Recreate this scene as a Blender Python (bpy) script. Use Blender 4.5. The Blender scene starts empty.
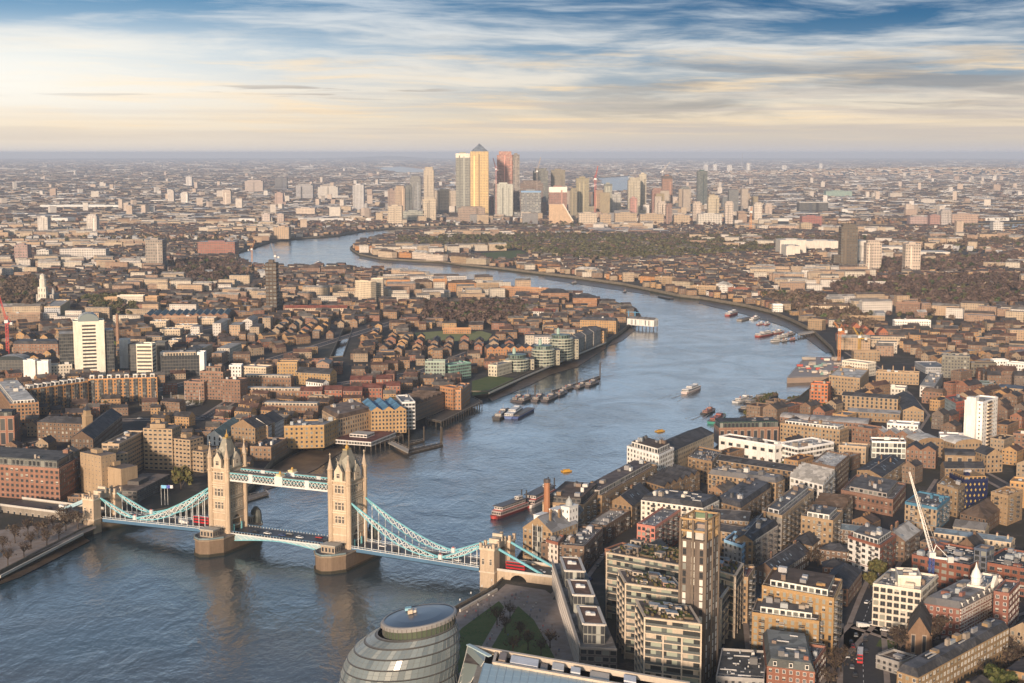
import bpy, math, random, hashlib
import numpy as np
from mathutils import Vector, Matrix
from mathutils.geometry import delaunay_2d_cdt

# ---------------------------------------------------------------- camera, sky, sun, exposure
S = bpy.context.scene
COL = S.collection
H, F = 230.0, 1500.0                       # eye height above the river, focal length in pixels
PITCH = math.atan(188.8 / 1500)
CP, SP = math.cos(PITCH), math.sin(PITCH)
GZ = 5.0                                   # street level above the river
cam_d = bpy.data.cameras.new("camera"); cam = bpy.data.objects.new("camera", cam_d); COL.objects.link(cam)
cam_d.sensor_width = 36; cam_d.lens = 36 * F / 1024; cam_d.clip_start = 1; cam_d.clip_end = 120000
cam.location = (0, 0, H); cam.rotation_euler = (math.pi / 2 - PITCH, 0, 0)
S.camera = cam
S.view_settings.view_transform = 'Standard'; S.view_settings.look = 'None'
S.view_settings.gamma = 1; S.view_settings.use_curve_mapping = False
S.view_settings.exposure = 0.32
S.cycles.max_bounces = 5; S.cycles.diffuse_bounces = 2; S.cycles.glossy_bounces = 2
S.cycles.transmission_bounces = 1; S.cycles.volume_bounces = 0; S.cycles.transparent_max_bounces = 4
S.cycles.use_denoising = True
S.cycles.caustics_reflective = False; S.cycles.caustics_refractive = False

SUN_AZ, SUN_EL = math.radians(196), math.radians(13)     # azimuth clockwise from the view direction: low, behind and left
sdir = Vector((math.sin(SUN_AZ) * math.cos(SUN_EL), math.cos(SUN_AZ) * math.cos(SUN_EL), math.sin(SUN_EL)))
sun_d = bpy.data.lights.new("sun", 'SUN'); sun = bpy.data.objects.new("sun", sun_d); COL.objects.link(sun)
sun_d.energy = 4.5; sun_d.angle = math.radians(3.0); sun_d.color = (1.0, 0.765, 0.57)
sun.rotation_euler = sdir.to_track_quat('Z', 'Y').to_euler(); sun.location = (0, -300, 600)

world = bpy.data.worlds.new("World"); S.world = world; world.use_nodes = True
class NT:
    """tiny helper to wire nodes"""
    def __init__(s, tree): s.t = tree; s.n = tree.nodes; s.l = tree.links
    def put(s, sock, v):
        if hasattr(v, 'links') or hasattr(v, 'is_output'): s.l.new(v, sock)
        else: sock.default_value = v
    def node(s, typ, ins=None, **props):
        n = s.n.new(typ)
        for k, v in props.items(): setattr(n, k, v)
        for k, v in (ins or {}).items(): s.put(n.inputs[k], v)
        return n
    def m(s, op, a, b=0.0, c=None, clamp=False):
        n = s.n.new('ShaderNodeMath'); n.operation = op; n.use_clamp = clamp
        s.put(n.inputs[0], a); s.put(n.inputs[1], b)
        if c is not None: s.put(n.inputs[2], c)
        return n.outputs[0]
    def ss(s, x, a, b):
        n = s.node('ShaderNodeMapRange', {'Value': x, 'From Min': a, 'From Max': b}, interpolation_type='SMOOTHSTEP')
        return n.outputs[0]
    def mix(s, f, a, b, blend='MIX'):
        n = s.n.new('ShaderNodeMix'); n.data_type = 'RGBA'; n.blend_type = blend
        s.put(n.inputs[0], f); s.put(n.inputs[6], a if hasattr(a, 'links') else (*a, 1)[:4]); s.put(n.inputs[7], b if hasattr(b, 'links') else (*b, 1)[:4])
        return n.outputs[2]
    def ramp(s, f, stops):
        n = s.n.new('ShaderNodeValToRGB'); e = n.color_ramp.elements
        while len(e) < len(stops): e.new(0.5)
        for x, (p, c) in zip(e, stops): x.position = p; x.color = (*c, 1) if len(c) == 3 else c
        s.put(n.inputs[0], f); return n.outputs[0]
    def comb(s, x, y, z=0.0):
        return s.node('ShaderNodeCombineXYZ', {0: x, 1: y, 2: z}).outputs[0]
    def noise(s, vec, scale, detail=4, rough=0.55, dist=0.0, out=0):
        return s.node('ShaderNodeTexNoise', {'Vector': vec, 'Scale': scale, 'Detail': detail, 'Roughness': rough, 'Distortion': dist}).outputs[out]

def lin(r, g, b):                          # 0-255 display colour to linear
    f = lambda c: (c / 255 / 12.92) if c <= 10 else ((c / 255 + 0.055) / 1.055) ** 2.4
    return (f(r), f(g), f(b))

def build_sky():
    w = NT(world.node_tree); w.n.clear()
    nis = w.node('ShaderNodeTexSky', sky_type='NISHITA', sun_disc=False, sun_elevation=SUN_EL, sun_rotation=SUN_AZ, altitude=100, air_density=1.0, dust_density=1.5)
    bg1 = w.node('ShaderNodeBackground', {'Color': nis.outputs[0], 'Strength': 0.115})
    d = w.node('ShaderNodeTexCoord').outputs['Generated']
    sep = w.node('ShaderNodeSeparateXYZ', {0: d}); x, y, z = sep.outputs
    az = w.m('ARCTAN2', x, y); el = w.m('ARCSINE', z)
    u = w.m('DIVIDE', az, 0.33); v = w.m('DIVIDE', el, 0.098)          # u -1..1 across the frame, v 0..1 to its top edge
    vr = w.m('DIVIDE', v, 4.0)
    left = w.ramp(vr, [(0.0, lin(214, 208, 206)), (0.014, lin(226, 214, 200)), (0.05, lin(244, 230, 208)), (0.10, lin(228, 226, 220)), (0.165, lin(182, 204, 220)), (0.25, lin(104, 150, 186)), (0.34, lin(200, 224, 244)), (0.6, lin(118, 164, 208)), (1.0, lin(84, 126, 176))])
    right = w.ramp(vr, [(0.0, lin(196, 192, 196)), (0.014, lin(200, 192, 186)), (0.05, lin(216, 202, 180)), (0.09, lin(176, 180, 180)), (0.15, lin(118, 150, 176)), (0.22, lin(66, 112, 150)), (0.26, lin(50, 98, 140)), (0.34, lin(192, 219, 244)), (0.6, lin(112, 160, 206)), (1.0, lin(80, 122, 174))])
    base = w.mix(w.ss(u, -0.95, 0.55), left, right)
    # long thin cirrus drawn out along the wind, tilted a little
    wob = w.noise(w.comb(w.m('MULTIPLY', u, 1.4), w.m('MULTIPLY', v, 2.5)), 1.5, 3)
    tv = w.m('ADD', v, w.m('ADD', w.m('MULTIPLY', u, 0.05), w.m('MULTIPLY', wob, 0.13)))
    c1 = w.noise(w.comb(w.m('MULTIPLY', u, 1.2), w.m('MULTIPLY', tv, 3.4), 3.7), 1.7, 9, 0.6, 0.25)
    c2 = w.noise(w.comb(w.m('MULTIPLY', u, 1.9), w.m('MULTIPLY', tv, 9.0), 9.1), 1.6, 8, 0.6, 0.2)
    m1 = w.m('MULTIPLY', w.ss(c1, 0.38, 0.66), w.ss(v, 0.04, 0.26), clamp=True)
    cc = w.ramp(v, [(0.0, lin(240, 214, 178)), (0.35, lin(242, 228, 206)), (0.7, lin(232, 230, 224)), (1.0, lin(206, 216, 224))])
    base = w.mix(w.m('MULTIPLY', m1, 0.85), base, cc)
    m2 = w.m('MULTIPLY', w.ss(c2, 0.48, 0.72), w.m('MULTIPLY', w.ss(v, 0.06, 0.16), w.m('SUBTRACT', 1.0, w.ss(v, 0.5, 0.85))))
    base = w.mix(w.m('MULTIPLY', m2, 0.8), base, lin(250, 222, 182))
    # grey-brown bank of cloud low on the right, and a few dark scraps on the left
    c3 = w.noise(w.comb(w.m('MULTIPLY', u, 1.3), w.m('MULTIPLY', tv, 5.5), 21.3), 1.5, 9, 0.62, 0.25)
    m3 = w.m('MULTIPLY', w.ss(c3, 0.45, 0.62), w.m('MULTIPLY', w.m('MULTIPLY', w.ss(v, 0.12, 0.28), w.m('SUBTRACT', 1.0, w.ss(v, 0.5, 0.7))), w.ss(u, -0.25, 0.5)))
    base = w.mix(w.m('MULTIPLY', m3, 0.62), base, lin(150, 146, 144))
    c4 = w.noise(w.comb(w.m('MULTIPLY', u, 5.0), w.m('MULTIPLY', v, 30.0), 4.4), 1.0, 4, 0.5, 0.2)
    m4 = w.m('MULTIPLY', w.ss(c4, 0.535, 0.66), w.m('MULTIPLY', w.m('MULTIPLY', w.ss(v, 0.34, 0.38), w.m('SUBTRACT', 1.0, w.ss(v, 0.42, 0.47))), w.m('SUBTRACT', 1.0, w.ss(u, -0.3, 0.0))))
    base = w.mix(w.m('MULTIPLY', m4, 0.75), base, lin(150, 138, 132))
    c6 = w.noise(w.comb(w.m('MULTIPLY', u, 0.8), w.m('MULTIPLY', w.m('ADD', v, w.m('MULTIPLY', u, 0.012)), 9.0), 33.0), 1.8, 8, 0.6, 0.15)
    lowm = w.m('MULTIPLY', w.ss(v, 0.03, 0.1), w.m('SUBTRACT', 1.0, w.ss(v, 0.32, 0.5)))
    base = w.mix(w.m('MULTIPLY', w.m('MULTIPLY', w.ss(c6, 0.46, 0.66), lowm), w.m('ADD', 0.3, w.m('MULTIPLY', w.ss(u, -0.7, 0.6), 0.45))), base, lin(200, 190, 182))
    # bright veil of sunlit cloud towards the upper left
    glow = w.m('MULTIPLY', w.m('SUBTRACT', 1.0, w.ss(u, -1.25, -0.1)), w.m('MULTIPLY', w.ss(v, 0.1, 0.45), w.m('SUBTRACT', 1.0, w.ss(v, 0.55, 0.92))))
    base = w.mix(w.m('MULTIPLY', glow, 0.9), base, lin(255, 251, 240))
    bg2 = w.node('ShaderNodeBackground', {'Color': base, 'Strength': w.m('ADD', 0.86, w.m('MULTIPLY', w.m('MULTIPLY', w.ss(v, 1.05, 1.5), w.m('SUBTRACT', 1.0, w.ss(v, 1.9, 3.2))), 0.75))})
    front = w.m('MULTIPLY', w.ss(y, 0.72, 0.90), w.m('SUBTRACT', 1.0, w.ss(el, 0.35, 0.6)))
    mx = w.node('ShaderNodeMixShader', {0: front, 1: bg1.outputs[0], 2: bg2.outputs[0]})
    w.node('ShaderNodeOutputWorld', {0: mx.outputs[0]})
build_sky()

# ---------------------------------------------------------------- helpers
def ray(px, py, z=GZ):
    """ground point under pixel (px, py) of a 1024 x 683 view, on the level z"""
    a = (px - 512) / F; b = (341.5 - py) / F
    t = (z - H) / (b * CP - SP)
    return Vector((a * t, (b * SP + CP) * t, z))
def pts(s):
    return [tuple(float(c) for c in q.split(',')) for q in s.split()]
def wpoly(s, z=0.0):
    return [ray(x, y, z) for x, y in pts(s)]
RNG = random.Random(7)

def mat(name, rough=0.8, spec=0.3, kind='paint'):
    m = bpy.data.materials.new(name); m.use_nodes = True
    w = NT(m.node_tree); w.n.clear()
    at = w.node('ShaderNodeAttribute', attribute_name='Col').outputs['Vector']
    geo = w.node('ShaderNodeNewGeometry').outputs['Position']
    p = w.node('ShaderNodeBsdfPrincipled', {'Roughness': rough, 'Specular IOR Level': spec})
    n1 = w.noise(geo, 0.09, 4); n2 = w.noise(geo, 0.9, 3)
    var = w.m('ADD', w.m('MULTIPLY', n1, 0.5), w.m('MULTIPLY', n2, 0.4)); var = w.m('ADD', var, 0.55)
    if kind == 'wall':                                     # rain streaks and soot
        sk = w.noise(w.node('ShaderNodeVectorMath', {0: geo, 1: (1.1, 1.1, 0.10)}, operation='MULTIPLY').outputs[0], 0.8, 4, 0.65)
        var = w.m('MULTIPLY', var, w.m('ADD', w.m('MULTIPLY', sk, 0.7), 0.62))
    if kind == 'roof': var = w.m('MULTIPLY', var, 0.8)
    col = w.node('ShaderNodeVectorMath', {0: at}, operation='SCALE'); w.put(col.inputs['Scale'], var); col = col.outputs[0]
    if kind == 'wall':
        uv = w.node('ShaderNodeUVMap', uv_map='UVMap').outputs[0]
        s2 = w.node('ShaderNodeSeparateXYZ', {0: uv}); uu, vv = s2.outputs[0], s2.outputs[1]
        wp = w.node('ShaderNodeSeparateXYZ', {0: w.node('ShaderNodeAttribute', attribute_name='wp').outputs['Vector']})
        fx = w.m('ABSOLUTE', w.m('SUBTRACT', w.m('FRACT', uu), 0.5)); fy = w.m('ABSOLUTE', w.m('SUBTRACT', w.m('FRACT', vv), 0.47))
        mx = w.m('LESS_THAN', fx, w.m('MULTIPLY', wp.outputs[0], 0.5)); my = w.m('LESS_THAN', fy, w.m('MULTIPLY', wp.outputs[1], 0.5))
        mask = w.m('MULTIPLY', mx, my)
        cell = w.comb(w.m('FLOOR', uu), w.m('FLOOR', vv), w.node('ShaderNodeObjectInfo').outputs['Random'])
        rnd = w.node('ShaderNodeTexWhiteNoise', {'Vector': cell}).outputs[0]
        lite = w.m('MULTIPLY', w.ss(rnd, 0.55, 1.0), wp.outputs[2])
        glass = w.mix(lite, (0.022, 0.026, 0.032), (0.36, 0.37, 0.33))
        # sills and lintels: a slightly paler course round each opening
        rim = w.m('MULTIPLY', w.m('LESS_THAN', fx, w.m('ADD', w.m('MULTIPLY', wp.outputs[0], 0.5), 0.06)), w.m('LESS_THAN', fy, w.m('ADD', w.m('MULTIPLY', wp.outputs[1], 0.5), 0.06)))
        rim = w.m('MULTIPLY', rim, w.m('GREATER_THAN', wp.outputs[0], 0.01))
        col = w.mix(w.m('MULTIPLY', rim, 0.35), col, (0.5, 0.46, 0.4))
        col = w.mix(mask, col, glass)
        w.put(p.inputs['Roughness'], w.m('SUBTRACT', rough, w.m('MULTIPLY', mask, rough - 0.38)))
        w.put(p.inputs['Specular IOR Level'], w.m('ADD', spec, w.m('MULTIPLY', mask, 0.3)))
        # shallow recess of the openings
        b = w.node('ShaderNodeBump', {'Strength': 0.4, 'Distance': 0.15, 'Height': w.m('SUBTRACT', 1.0, mask)})
        w.put(p.inputs['Normal'], b.outputs[0])
    if kind == 'roof':
        st = w.noise(w.node('ShaderNodeVectorMath', {0: geo, 1: (0.15, 0.9, 0.5)}, operation='MULTIPLY').outputs[0], 1.0, 5, 0.65)
        col = w.mix(w.m('MULTIPLY', w.ss(st, 0.4, 0.75), 0.35), col, (0.16, 0.15, 0.14))
        vo = w.node('ShaderNodeTexVoronoi', {'Vector': geo, 'Scale': 0.22}).outputs['Color']
        pv = w.m('MULTIPLY', w.node('ShaderNodeSeparateXYZ', {0: vo}).outputs[0], 0.7)
        sc_ = w.node('ShaderNodeVectorMath', {0: col}, operation='SCALE'); w.put(sc_.inputs['Scale'], w.m('ADD', pv, 0.68)); col = sc_.outputs[0]
        b = w.node('ShaderNodeBump', {'Strength': 0.25, 'Distance': 0.3, 'Height': n2}); w.put(p.inputs['Normal'], b.outputs[0])
    w.put(p.inputs['Base Color'], col)
    if kind == 'glass': w.put(p.inputs['Base Color'], at)
    if kind == 'leaf':
        w.put(p.inputs['Base Color'], at)
    w.node('ShaderNodeOutputMaterial', {0: p.outputs[0]})
    return m
MW = mat('masonry_with_openings', 0.85, 0.2, 'wall'); MR = mat('roofing', 0.8, 0.25, 'roof'); MP = mat('painted_surface', 0.5, 0.35)
MG = mat('glazing', 0.28, 0.55, 'glass'); ML = mat('foliage', 0.8, 0.15, 'leaf')
MATS = [MW, MR, MP, MG, ML]
WALL, ROOF, PAINT, GLASS, LEAF = range(5)

class MB:
    """collects faces for ONE mesh object"""
    def __init__(s): s.v = []; s.f = []; s.m = []; s.c = []; s.u = []; s.w = []
    SH = 0.0                                               # skew of a building whose plan is not square
    def face(s, ps, col, m=PAINT, uv=None, wp=(0, 0, 0)):
        b = len(s.v); s.v += [tuple(p) for p in ps]; s.f.append(tuple(range(b, b + len(ps))))
        s.m.append(m); s.c.append(col); s.w.append(wp); s.u += (uv or [(0, 0)] * len(ps)); return s
    def wallq(s, p0, p1, z0, z1, col, wp=(0, 0, 0), pitch=3.0, storey=3.2, m=WALL):
        L = math.hypot(p1[0] - p0[0], p1[1] - p0[1]); n = max(1, round(L / pitch)); k = max(1, round((z1 - z0) / storey))
        return s.face([(p0[0], p0[1], z0), (p1[0], p1[1], z0), (p1[0], p1[1], z1), (p0[0], p0[1], z1)], col, m, [(0, 0), (n, 0), (n, k), (0, k)], wp)
    def prism(s, poly, z0, z1, col, m=PAINT, top=True, tc=None, tm=None, wp=(0, 0, 0), pitch=3.0, storey=3.2):
        n = len(poly)
        for i in range(n): s.wallq(poly[i], poly[(i + 1) % n], z0, z1, col, wp, pitch, storey, m)
        if top: s.face([(p[0], p[1], z1) for p in poly], tc or col, m if tm is None else tm)
        return s
    def box(s, x0, x1, y0, y1, z0, z1, col, m=PAINT, tc=None, tm=None, bottom=False, **k):
        s.prism([(x0, y0), (x1, y0), (x1, y1), (x0, y1)], z0, z1, col, m, True, tc, tm, **k)
        if bottom: s.face([(x0, y1, z0), (x1, y1, z0), (x1, y0, z0), (x0, y0, z0)], col, m)
        return s
    def bar(s, a, b, w, h, col, m=PAINT):
        a = Vector(a); b = Vector(b); d = (b - a).normalized()
        x = d.cross(Vector((0, 0, 1)));
        if x.length < 1e-3: x = Vector((1, 0, 0))
        x = x.normalized() * w / 2; y = x.cross(d).normalized() * h / 2
        q = [a - x - y, a + x - y, a + x + y, a - x + y]; r = [p + (b - a) for p in q]
        for i in range(4): s.face([q[i], q[(i + 1) % 4], r[(i + 1) % 4], r[i]], col, m)
        s.face(q[::-1], col, m); s.face(r, col, m); return s
    def lathe(s, cx, cy, prof, n, col, m=PAINT, sx=1.0, sy=1.0, rot=0.0, cap=True, wp=(0, 0, 0), pitch=3.0, cols=None, closed=None):
        rings = []
        for pr in prof:
            r, z = pr[0], pr[1]; ox, oy = (pr[2], pr[3]) if len(pr) > 2 else (0, 0)
            rings.append([(cx + ox + r * sx * math.cos(rot + 2 * math.pi * i / n), cy + oy + r * sy * math.sin(rot + 2 * math.pi * i / n), z) for i in range(n)])
        for k in range(len(rings) - 1):
            a, b = rings[k], rings[k + 1]; c = cols[k] if cols else col
            for i in range(n):
                j = (i + 1) % n; s.face([a[i], a[j], b[j], b[i]], c, m, [(i, k), (i + 1, k), (i + 1, k + 1), (i, k + 1)], wp)
        if cap and prof[-1][0] > 0.01: s.face(rings[-1], cols[-1] if cols else col, m)
        return s
    def build(s, name, parent=None, loc=None, rz=0.0, kind=None, mats=None):
        me = bpy.data.meshes.new(name); k = MB.SH; me.from_pydata([(x + k * y, y, z) for x, y, z in s.v] if k else s.v, [], s.f)
        for mm in (mats or MATS): me.materials.append(mm)
        if not mats: me.polygons.foreach_set('material_index', s.m)
        a = me.attributes.new('Col', 'FLOAT_VECTOR', 'FACE'); a.data.foreach_set('vector', np.asarray(s.c, 'f').ravel())
        a = me.attributes.new('wp', 'FLOAT_VECTOR', 'FACE'); a.data.foreach_set('vector', np.asarray(s.w, 'f').ravel())
        u = me.uv_layers.new(name='UVMap'); u.data.foreach_set('uv', np.asarray(s.u, 'f').ravel())
        me.update()
        o = bpy.data.objects.new(name, me); COL.objects.link(o)
        if parent: o.parent = parent
        if loc: o.location = loc
        o.rotation_euler.z = rz
        if kind: o['kind'] = kind
        return o

def thing(name, label, cat, loc=(0, 0, 0), rz=0.0, group=None):
    MB.SH = 0.0
    o = bpy.data.objects.new(name, None); COL.objects.link(o); o.empty_display_size = 1
    o.location = loc; o.rotation_euler = (0, 0, rz); o['label'] = label; o['category'] = cat
    if group: o['group'] = group
    return o
def tag(o, label, cat, group=None):
    o['label'] = label; o['category'] = cat
    if group: o['group'] = group
    return o
def dup(root, loc, rz=0.0, label=None, group=None, scale=None, par=None):
    r = root.copy(); COL.objects.link(r); r.location = loc
    if par is None: r.rotation_euler = (0, 0, rz)
    else: r.parent = par
    if scale: r.scale = (scale,) * 3
    if label: r['label'] = label
    if group: r['group'] = group
    for ch in list(root.children):
        c = ch.copy(); COL.objects.link(c); c.parent = r
        for g in list(ch.children):
            e = g.copy(); COL.objects.link(e); e.parent = c
    return r

# occupancy of the land in 4 m cells, so that filled-in streets keep clear of what stands there
OX, OY, OC = -1700, 380, 4.0
OCC = np.zeros((850, 1200), bool)
def occ_mark(poly, grow=0.0):
    P = [(p[0], p[1]) for p in poly]; cx = sum(p[0] for p in P) / len(P); cy = sum(p[1] for p in P) / len(P)
    if grow:
        Q = []
        for x, y in P:
            d = math.hypot(x - cx, y - cy) or 1; Q.append((x + (x - cx) / d * grow, y + (y - cy) / d * grow))
        P = Q
    a = np.array(P); i0, j0 = ((a.min(0) - (OX, OY)) / OC).astype(int); i1, j1 = ((a.max(0) - (OX, OY)) / OC).astype(int) + 1
    i0, j0 = max(i0, 0), max(j0, 0); i1, j1 = min(i1, OCC.shape[0]), min(j1, OCC.shape[1])
    if i1 <= i0 or j1 <= j0: return
    X, Y = np.meshgrid(OX + (np.arange(i0, i1) + .5) * OC, OY + (np.arange(j0, j1) + .5) * OC, indexing='ij')
    OCC[i0:i1, j0:j1] |= inside(P, X, Y)
def inside(P, X, Y):
    r = np.zeros(np.shape(X), bool); n = len(P)
    for i in range(n):
        x0, y0 = P[i][0], P[i][1]; x1, y1 = P[(i + 1) % n][0], P[(i + 1) % n][1]
        if y0 == y1: continue
        c = ((y0 > Y) != (y1 > Y)) & (X < (x1 - x0) * (Y - y0) / (y1 - y0) + x0); r ^= c
    return r
def occ_hit(x, y):
    i = int((x - OX) / OC); j = int((y - OY) / OC)
    return not (0 <= i < OCC.shape[0] and 0 <= j < OCC.shape[1]) or OCC[i, j]
# ---------------------------------------------------------------- the setting: river, land, embankments, parks, roads
RIVER = "-70,602 0,581 84,537 96,533 150,520 205,508 246,497 262,480 274,465 290,455 305,448 323,450 338,443 372,433 400,426 425,417 443,409 471,401 471,397 488,397 526,379 573,359 606,345 612,341 620,336 631,327 641,320 636,312 614,305 574,299 546,294 500,288 480,285 433,279 400,275 386,274 345,270 310,270 294,270 262,270 240,262 239,253 252,249 270,243 286,240 320,238 340,236 352,234 365,231.5 395,229 455,227 600,225 720,225 760,225.5 830,225.5 900,225.5 960,225 1024,223.5 1090,222.5 1090,228 1024,229 960,229.5 900,229 830,229 760,229 700,228.5 600,229 500,230 455,231 420,233 395,236 375,240 355,245 350,249 353,252 360,256 380,260 410,262 440,263 460,266 500,270 540,275 580,280 622,286 680,298 700,300 717,303 745,308 770,314 790,322 812,333 832,352 836,362 842,376 812,392 800,402 775,413 740,424 728,442 715,455 655,476 590,520 557,533 521,562 506,585 497,594 488,600 460,615 440,628 400,655 330,705 200,790 -70,790"
BASIN = "217,284 232,279 248,279.5 249,284 232,287.5"
CANAL = "343,333 353,331 343,361 330,362"
DOCKS = "372,168 400,166.4 431,169.6 427,173 395,173.4"
REACH = "596,178 630,176 646,182 641,192 610,193 600,186"
POND = "829,214 846,212.6 860,216 858,219 835,218.4"
MARINA = "140,404 178,401 206,404 202,411 165,415 140,411"
LAKE = "446,181.5 457,180 457,187.5 446,188"
WATERS = [wpoly(s) for s in (RIVER, BASIN, CANAL, DOCKS, REACH, POND, MARINA, LAKE)]
for wp_ in WATERS: occ_mark(wp_)

def simple_mat(name, fn, rough=0.9, spec=0.2):
    m = bpy.data.materials.new(name); m.use_nodes = True; w = NT(m.node_tree); w.n.clear()
    p = w.node('ShaderNodeBsdfPrincipled', {'Roughness': rough, 'Specular IOR Level': spec})
    geo = w.node('ShaderNodeNewGeometry').outputs['Position']
    fn(w, p, geo); w.node('ShaderNodeOutputMaterial', {0: p.outputs[0]}); return m
def f_ground(w, p, g):
    a = w.noise(g, 0.004, 6, 0.65); b = w.noise(g, 0.05, 5, 0.6); c = w.noise(g, 0.6, 3)
    col = w.mix(w.ss(a, 0.42, 0.6), (0.042, 0.04, 0.042), (0.06, 0.056, 0.036))
    col = w.mix(w.ss(b, 0.5, 0.68), col, (0.11, 0.095, 0.08)); col = w.mix(w.ss(c, 0.35, 0.8), col, (0.045, 0.045, 0.047), 'MIX')
    w.put(p.inputs['Base Color'], col)
def f_water(w, p, g):
    w.put(p.inputs['Base Color'], w.mix(w.ss(w.noise(g, 0.006, 4), 0.35, 0.7), (0.022, 0.054, 0.076), (0.048, 0.050, 0.048)))
    k = w.node('ShaderNodeVectorMath', {0: g, 1: (1.0, 0.55, 1.0)}, operation='MULTIPLY').outputs[0]
    h = w.m('ADD', w.m('MULTIPLY', w.noise(k, 0.30, 4, 0.6, 0.4), 1.0), w.m('MULTIPLY', w.noise(k, 0.05, 4, 0.55, 0.8), 3.2))
    h = w.m('ADD', h, w.m('MULTIPLY', w.noise(k, 1.1, 2), 0.22))
    # wind lanes: calmer and rougher patches
    lane = w.ss(w.noise(g, 0.012, 4, 0.6, 1.0), 0.35, 0.65)
    b = w.node('ShaderNodeBump', {'Strength': w.m('ADD', w.m('MULTIPLY', lane, 0.16), 0.22), 'Distance': 1.0, 'Height': h})
    w.put(p.inputs['Normal'], b.outputs[0]); w.put(p.inputs['IOR'], 1.5)
    w.put(p.inputs['Roughness'], w.m('ADD', w.m('MULTIPLY', lane, 0.08), 0.10))
def f_grass(w, p, g):
    a = w.noise(g, 0.12, 5); b = w.noise(g, 1.3, 3)
    w.put(p.inputs['Base Color'], w.mix(w.ss(b, 0.3, 0.75), w.mix(w.ss(a, 0.35, 0.7), (0.05, 0.10, 0.022), (0.085, 0.125, 0.036)), (0.12, 0.125, 0.045)))
def f_pave(w, p, g):
    a = w.noise(g, 0.25, 5); b = w.noise(g, 2.0, 2)
    w.put(p.inputs['Base Color'], w.mix(w.ss(a, 0.3, 0.7), (0.25, 0.20, 0.17), w.mix(b, (0.36, 0.30, 0.26), (0.26, 0.235, 0.22))))
def f_mud(w, p, g):
    a = w.noise(g, 0.08, 5); w.put(p.inputs['Base Color'], w.mix(w.ss(a, 0.35, 0.7), (0.07, 0.052, 0.036), (0.13, 0.095, 0.066)))
    w.put(p.inputs['Roughness'], 0.45)
def f_road(w, p, g):
    a = w.noise(g, 0.4, 4); w.put(p.inputs['Base Color'], w.mix(a, (0.038, 0.038, 0.042), (0.07, 0.068, 0.068)))
def f_quay(w, p, g):
    a = w.noise(g, 0.2, 5); b = w.node('ShaderNodeSeparateXYZ', {0: g}).outputs[2]
    c = w.mix(w.ss(a, 0.3, 0.7), (0.15, 0.125, 0.095), (0.21, 0.18, 0.14))
    w.put(p.inputs['Base Color'], w.mix(w.ss(w.m('ADD', b, a), 1.4, 3.4), (0.035, 0.035, 0.022), c))   # weed below the tide line
M_GROUND = simple_mat('ground', f_ground); M_WATER = simple_mat('river_water', f_water, 0.12, 0.5); M_GRASS = simple_mat('lawn', f_grass)
M_PAVE = simple_mat('paving', f_pave); M_MUD = simple_mat('mud', f_mud); M_ROAD = simple_mat('asphalt', f_road, 0.75); M_QUAY = simple_mat('quay_stone', f_quay, 0.8)

def sheet(name, poly, z, m, kind='structure', depth=0.0):
    mb = MB(); P = [(p[0], p[1]) for p in poly]
    r = delaunay_2d_cdt([Vector(q) for q in P], [], [list(range(len(P)))], 1, 1e-4)
    for f in r[2]: mb.face([(r[0][i].x, r[0][i].y, z) for i in f], (.5, .5, .5))
    if depth:
        for i in range(len(P)):
            a, b = P[i], P[(i + 1) % len(P)]; mb.face([(a[0], a[1], z - depth), (b[0], b[1], z - depth), (b[0], b[1], z), (a[0], a[1], z)], (.5, .5, .5))
    o = mb.build(name, mats=[m]); o['kind'] = kind; return o

def build_land():
    out = [(-24000, 60), (24000, 60), (24000, 58000), (-24000, 58000)]
    verts = [Vector(p) for p in out]; faces = [[0, 1, 2, 3]]
    for poly in WATERS:
        b = len(verts); verts += [Vector((p.x, p.y)) for p in poly]; faces.append(list(range(b, b + len(poly))))
    r = delaunay_2d_cdt(verts, [], faces, 0, 1e-3, True)
    mb = MB()
    for f in r[2]:
        c = sum((r[0][i] for i in f), Vector((0, 0))) / len(f); X_, Y_ = np.array(c.x), np.array(c.y)
        if not any(inside(P, X_, Y_) for P in WATERS): mb.face([(r[0][i].x, r[0][i].y, GZ) for i in f], (.5, .5, .5))
    o = mb.build('ground', mats=[M_GROUND]); o['kind'] = 'structure'
    mb = MB(); mb.face([(-24000, 60, 0), (24000, 60, 0), (24000, 58000, 0), (-24000, 58000, 0)], (.5, .5, .5))
    o = mb.build('river', mats=[M_WATER]); o['kind'] = 'structure'
    for poly in WATERS:                                  # embankment walls with a coping
        mb = MB(); n = len(poly)
        for i in range(n):
            a, b = poly[i], poly[(i + 1) % n]
            mb.face([(a.x, a.y, -1), (b.x, b.y, -1), (b.x, b.y, GZ), (a.x, a.y, GZ)], (.5, .5, .5))
            if a.y < 3000: mb.bar((a.x, a.y, GZ + .5), (b.x, b.y, GZ + .5), 0.7, 1.1, (.5, .5, .5))
        o = mb.build('embankment_wall', mats=[M_QUAY]); o['kind'] = 'structure'
build_land()

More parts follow.
